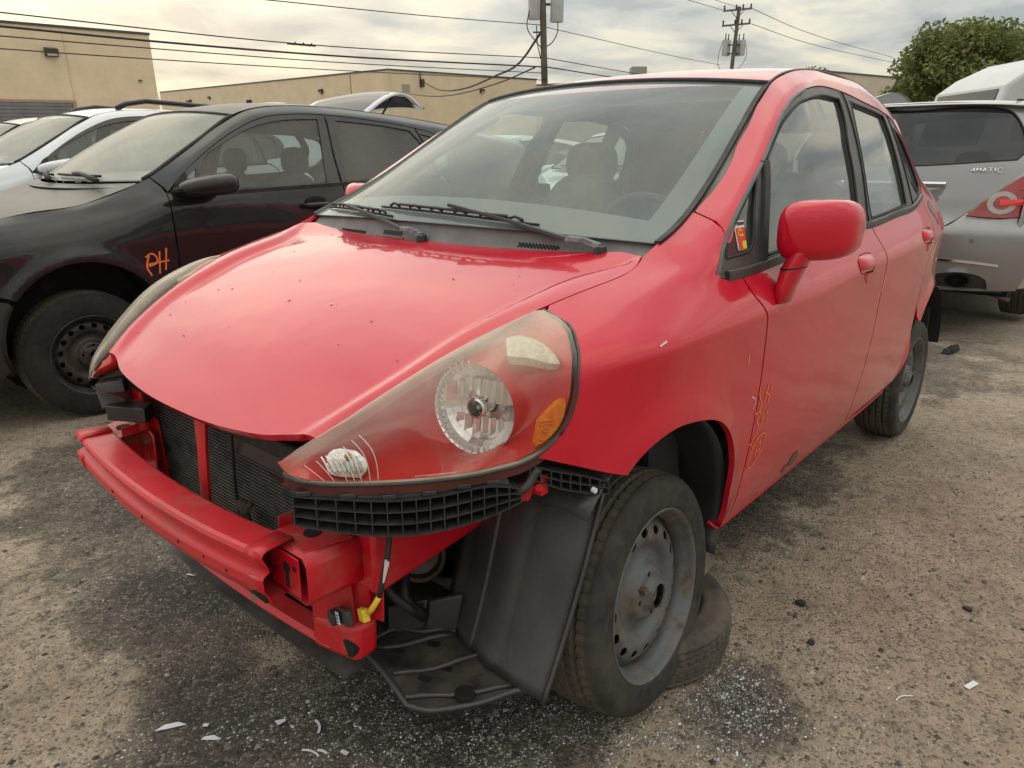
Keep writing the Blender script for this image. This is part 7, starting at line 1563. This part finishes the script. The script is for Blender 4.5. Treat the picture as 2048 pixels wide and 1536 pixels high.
# wires: each span is a thing
WS=[('power_cable',[(-7.78,24,4.78),(-3.3,29.5,5.02),(1.21,35,5.35)],.016,'topmost thin overhead wire, entering at the top left of the sky'),
('power_cable',[(-15.5,17,3.98),(-12.74,20,3.88),(-7.02,26.23,3.76),(1.29,35,4.03)],.018,'overhead wire carrying a small splice left of the nearest pole'),
('power_cable',[(-15.5,17,3.64),(-12.82,20,3.57),(-10.35,22.69,3.5),(-6.25,27.07,3.48),(1.3,35,3.67)],.030,'thickest of the overhead cables running left from the nearest pole'),
('power_cable',[(-15.5,17,3.41),(-12.87,20,3.35),(-10.38,22.69,3.31),(-6.27,27.07,3.28),(1.3,35,3.42)],.016,'overhead wire just below the thickest cable'),
('power_cable',[(-15.5,17,3.10),(-12.94,20,3.06),(-10.43,22.69,3.03),(-6.29,27.07,3.03),(1.31,35,3.13)],.015,'lowest overhead wire, crossing the tan warehouse wall'),
('power_cable',[(1.47,35,5.26),(10.95,51.54,5.37),(15.84,60,5.52)],.016,'upper wire between the nearest pole and the cross-arm pole'),
('power_cable',[(1.49,35,4.03),(6.72,43.82,3.96),(16.36,60,4.11)],.020,'middle wire running right from the nearest pole'),
('power_cable',[(1.5,35,3.67),(5.47,41.7,3.61),(16.4,60,3.75)],.028,'lower cable running right from the nearest pole'),
('service_drop',[(1.32,35,5.16),(.38,39.32,4.17),(-1.01,45.58,3.9),(-3.42,56.33,3.69),(-6.51,70.11,4.14),(-9.73,84.6,5.59)],.055,'thick sagging cable from the nearest pole to the tan building'),
('service_drop',[(1.01,35,3.65),(-.64,40.84,3.32),(-4.8,55.33,3.15),(-12.33,81.7,4.42)],.034,'thin sagging wire below the thick service cable'),
('power_cable',[(17.8,60,9.38),(24.41,67.77,8.8),(43.35,90,8.44)],.024,'upper wire running from the cross-arm pole to the big tree'),
('power_cable',[(17.92,60,8.34),(24.52,67.77,7.95),(43.44,90,7.92)],.024,'lower wire running from the cross-arm pole to the big tree'),
('power_cable',[(15.73,60,9.24),(9.46,45,7.85)],.018,'wire leaving the left end of the upper cross-arm'),
('power_cable',[(16.79,60,9.44),(12.21,50,8.58)],.018,'wire leaving the top of the cross-arm pole to the left')]
for nm,P_,r,lb in WS:
    mb=MB(); mb.tube(spl(P_,1.2),r,6); o=mb.build(nm,'wire_black',auto=0); gplace(o); tag(o,lb,'cable')
mb=MB(); 
for k in (-.35,-.05,.25): mb.cyl((k,0,-.03),(k+.12,0,.07),.02,n=6)
mb.cyl((-.55,0,0),(.5,0,0),.03,n=6); o=mb.build('cable_splice','wire_black'); o.matrix_world=GM@Matrix.Translation((-6.95,26.3,3.74))@Matrix.Rotation(R_(46),4,'Z'); tag(o,'small ribbed splice clamp on the overhead wire','cable splice')
# trees
def tree(name,a,b,h,w,label,n=9000,seed=2,leaf=.30,cols=((.035,.055,.012),(.09,.115,.03),(.15,.15,.05)),lean=0):
    rnd=random.Random(seed); t=gempty(name,a,b,label,'tree')
    mb=MB(); mb.tube([(0,0,-2),(.1,0,h*.2),(-.1,0,h*.4),(.1,.1,h*.62)],[w*.05,w*.042,w*.03,w*.018],8)
    cl=[]
    for k in range(44):
        th=rnd.random()*6.28; r=w*.5*(.25+.75*math.sqrt(rnd.random())); zz=h*(.28+.66*rnd.random()); k2=math.sin(math.pi*min(.97,max(.12,(zz/h-.15)/.88)))**.6; x=r*k2*math.cos(th)+lean*zz/h; y=r*k2*math.sin(th)
        cl.append((x,y,zz,w*(.09+.09*rnd.random()))); b0=Vector((0,0,h*(.2+.3*rnd.random()))); mb.tube([b0,b0.lerp(Vector((x,y,zz)),.5)+Vector((0,0,h*.03)),Vector((x,y,zz))],[w*.014,w*.009,w*.004],5)
    mb.build('trunk','pole_wood',t,auto=0)
    V=[];F=[]
    for k in range(n):
        c=cl[rnd.randrange(len(cl))]; d=Vector((rnd.gauss(0,1),rnd.gauss(0,1),rnd.gauss(0,1))).normalized()*(c[3]*rnd.random()**.45)
        p=Vector(c[:3])+Vector((d.x*1.15,d.y*1.15,d.z*.85)); s_=leaf*(.5+.8*rnd.random()); u=Vector((rnd.gauss(0,1),rnd.gauss(0,1),rnd.gauss(0,.6))).normalized(); v=u.orthogonal().normalized(); v=(v*math.cos(k)+u.cross(v)*math.sin(k))
        i=len(V); V+=[tuple(p-u*s_*.5),tuple(p+v*s_*.28),tuple(p+u*s_*.5),tuple(p-v*s_*.28)]; F.append((i,i+1,i+2,i+3))
    me=bpy.data.meshes.new('crown'); me.from_pydata(V,[],F); me.materials.append(MATS['leaf_'+name]); me.update(); o=bpy.data.objects.new('crown',me); COL.objects.link(o); o.parent=t
    return t
def leafm(name,cols):
    b=NB(name); g=b.n('ShaderNodeNewGeometry'); n=b.noise(.35,3)
    c=b.ramp(g.outputs['Random Per Island'],[(0,cols[0]),(.55,cols[1]),(1,cols[2])]); c=b.mix(b.math('MULTIPLY',b.ramp(n,[(.50,0),(.68,1)]),.4),c,(.18,.14,.05))
    d=b.n('ShaderNodeBsdfDiffuse'); b.l(c,d.inputs[0]); tr=b.n('ShaderNodeBsdfTranslucent'); b.l(c,tr.inputs[0]); m=b.n('ShaderNodeMixShader'); m.inputs[0].default_value=.35; b.l(d.outputs[0],m.inputs[1]); b.l(tr.outputs[0],m.inputs[2]); b.done(m)
leafm('leaf_broadleaf_tree',((.10,.135,.045),(.20,.235,.09),(.31,.32,.15))); leafm('leaf_distant_tree',((.08,.09,.03),(.17,.17,.065),(.25,.22,.10)))
tree('broadleaf_tree',34.6,61,8.3,10.2,'large leafy tree at the upper right, beginning to turn',24000,3,.38)
tree('distant_tree',35.2,92,7.6,6.0,'small tree top peeping over the taupe building',3500,6,.36)
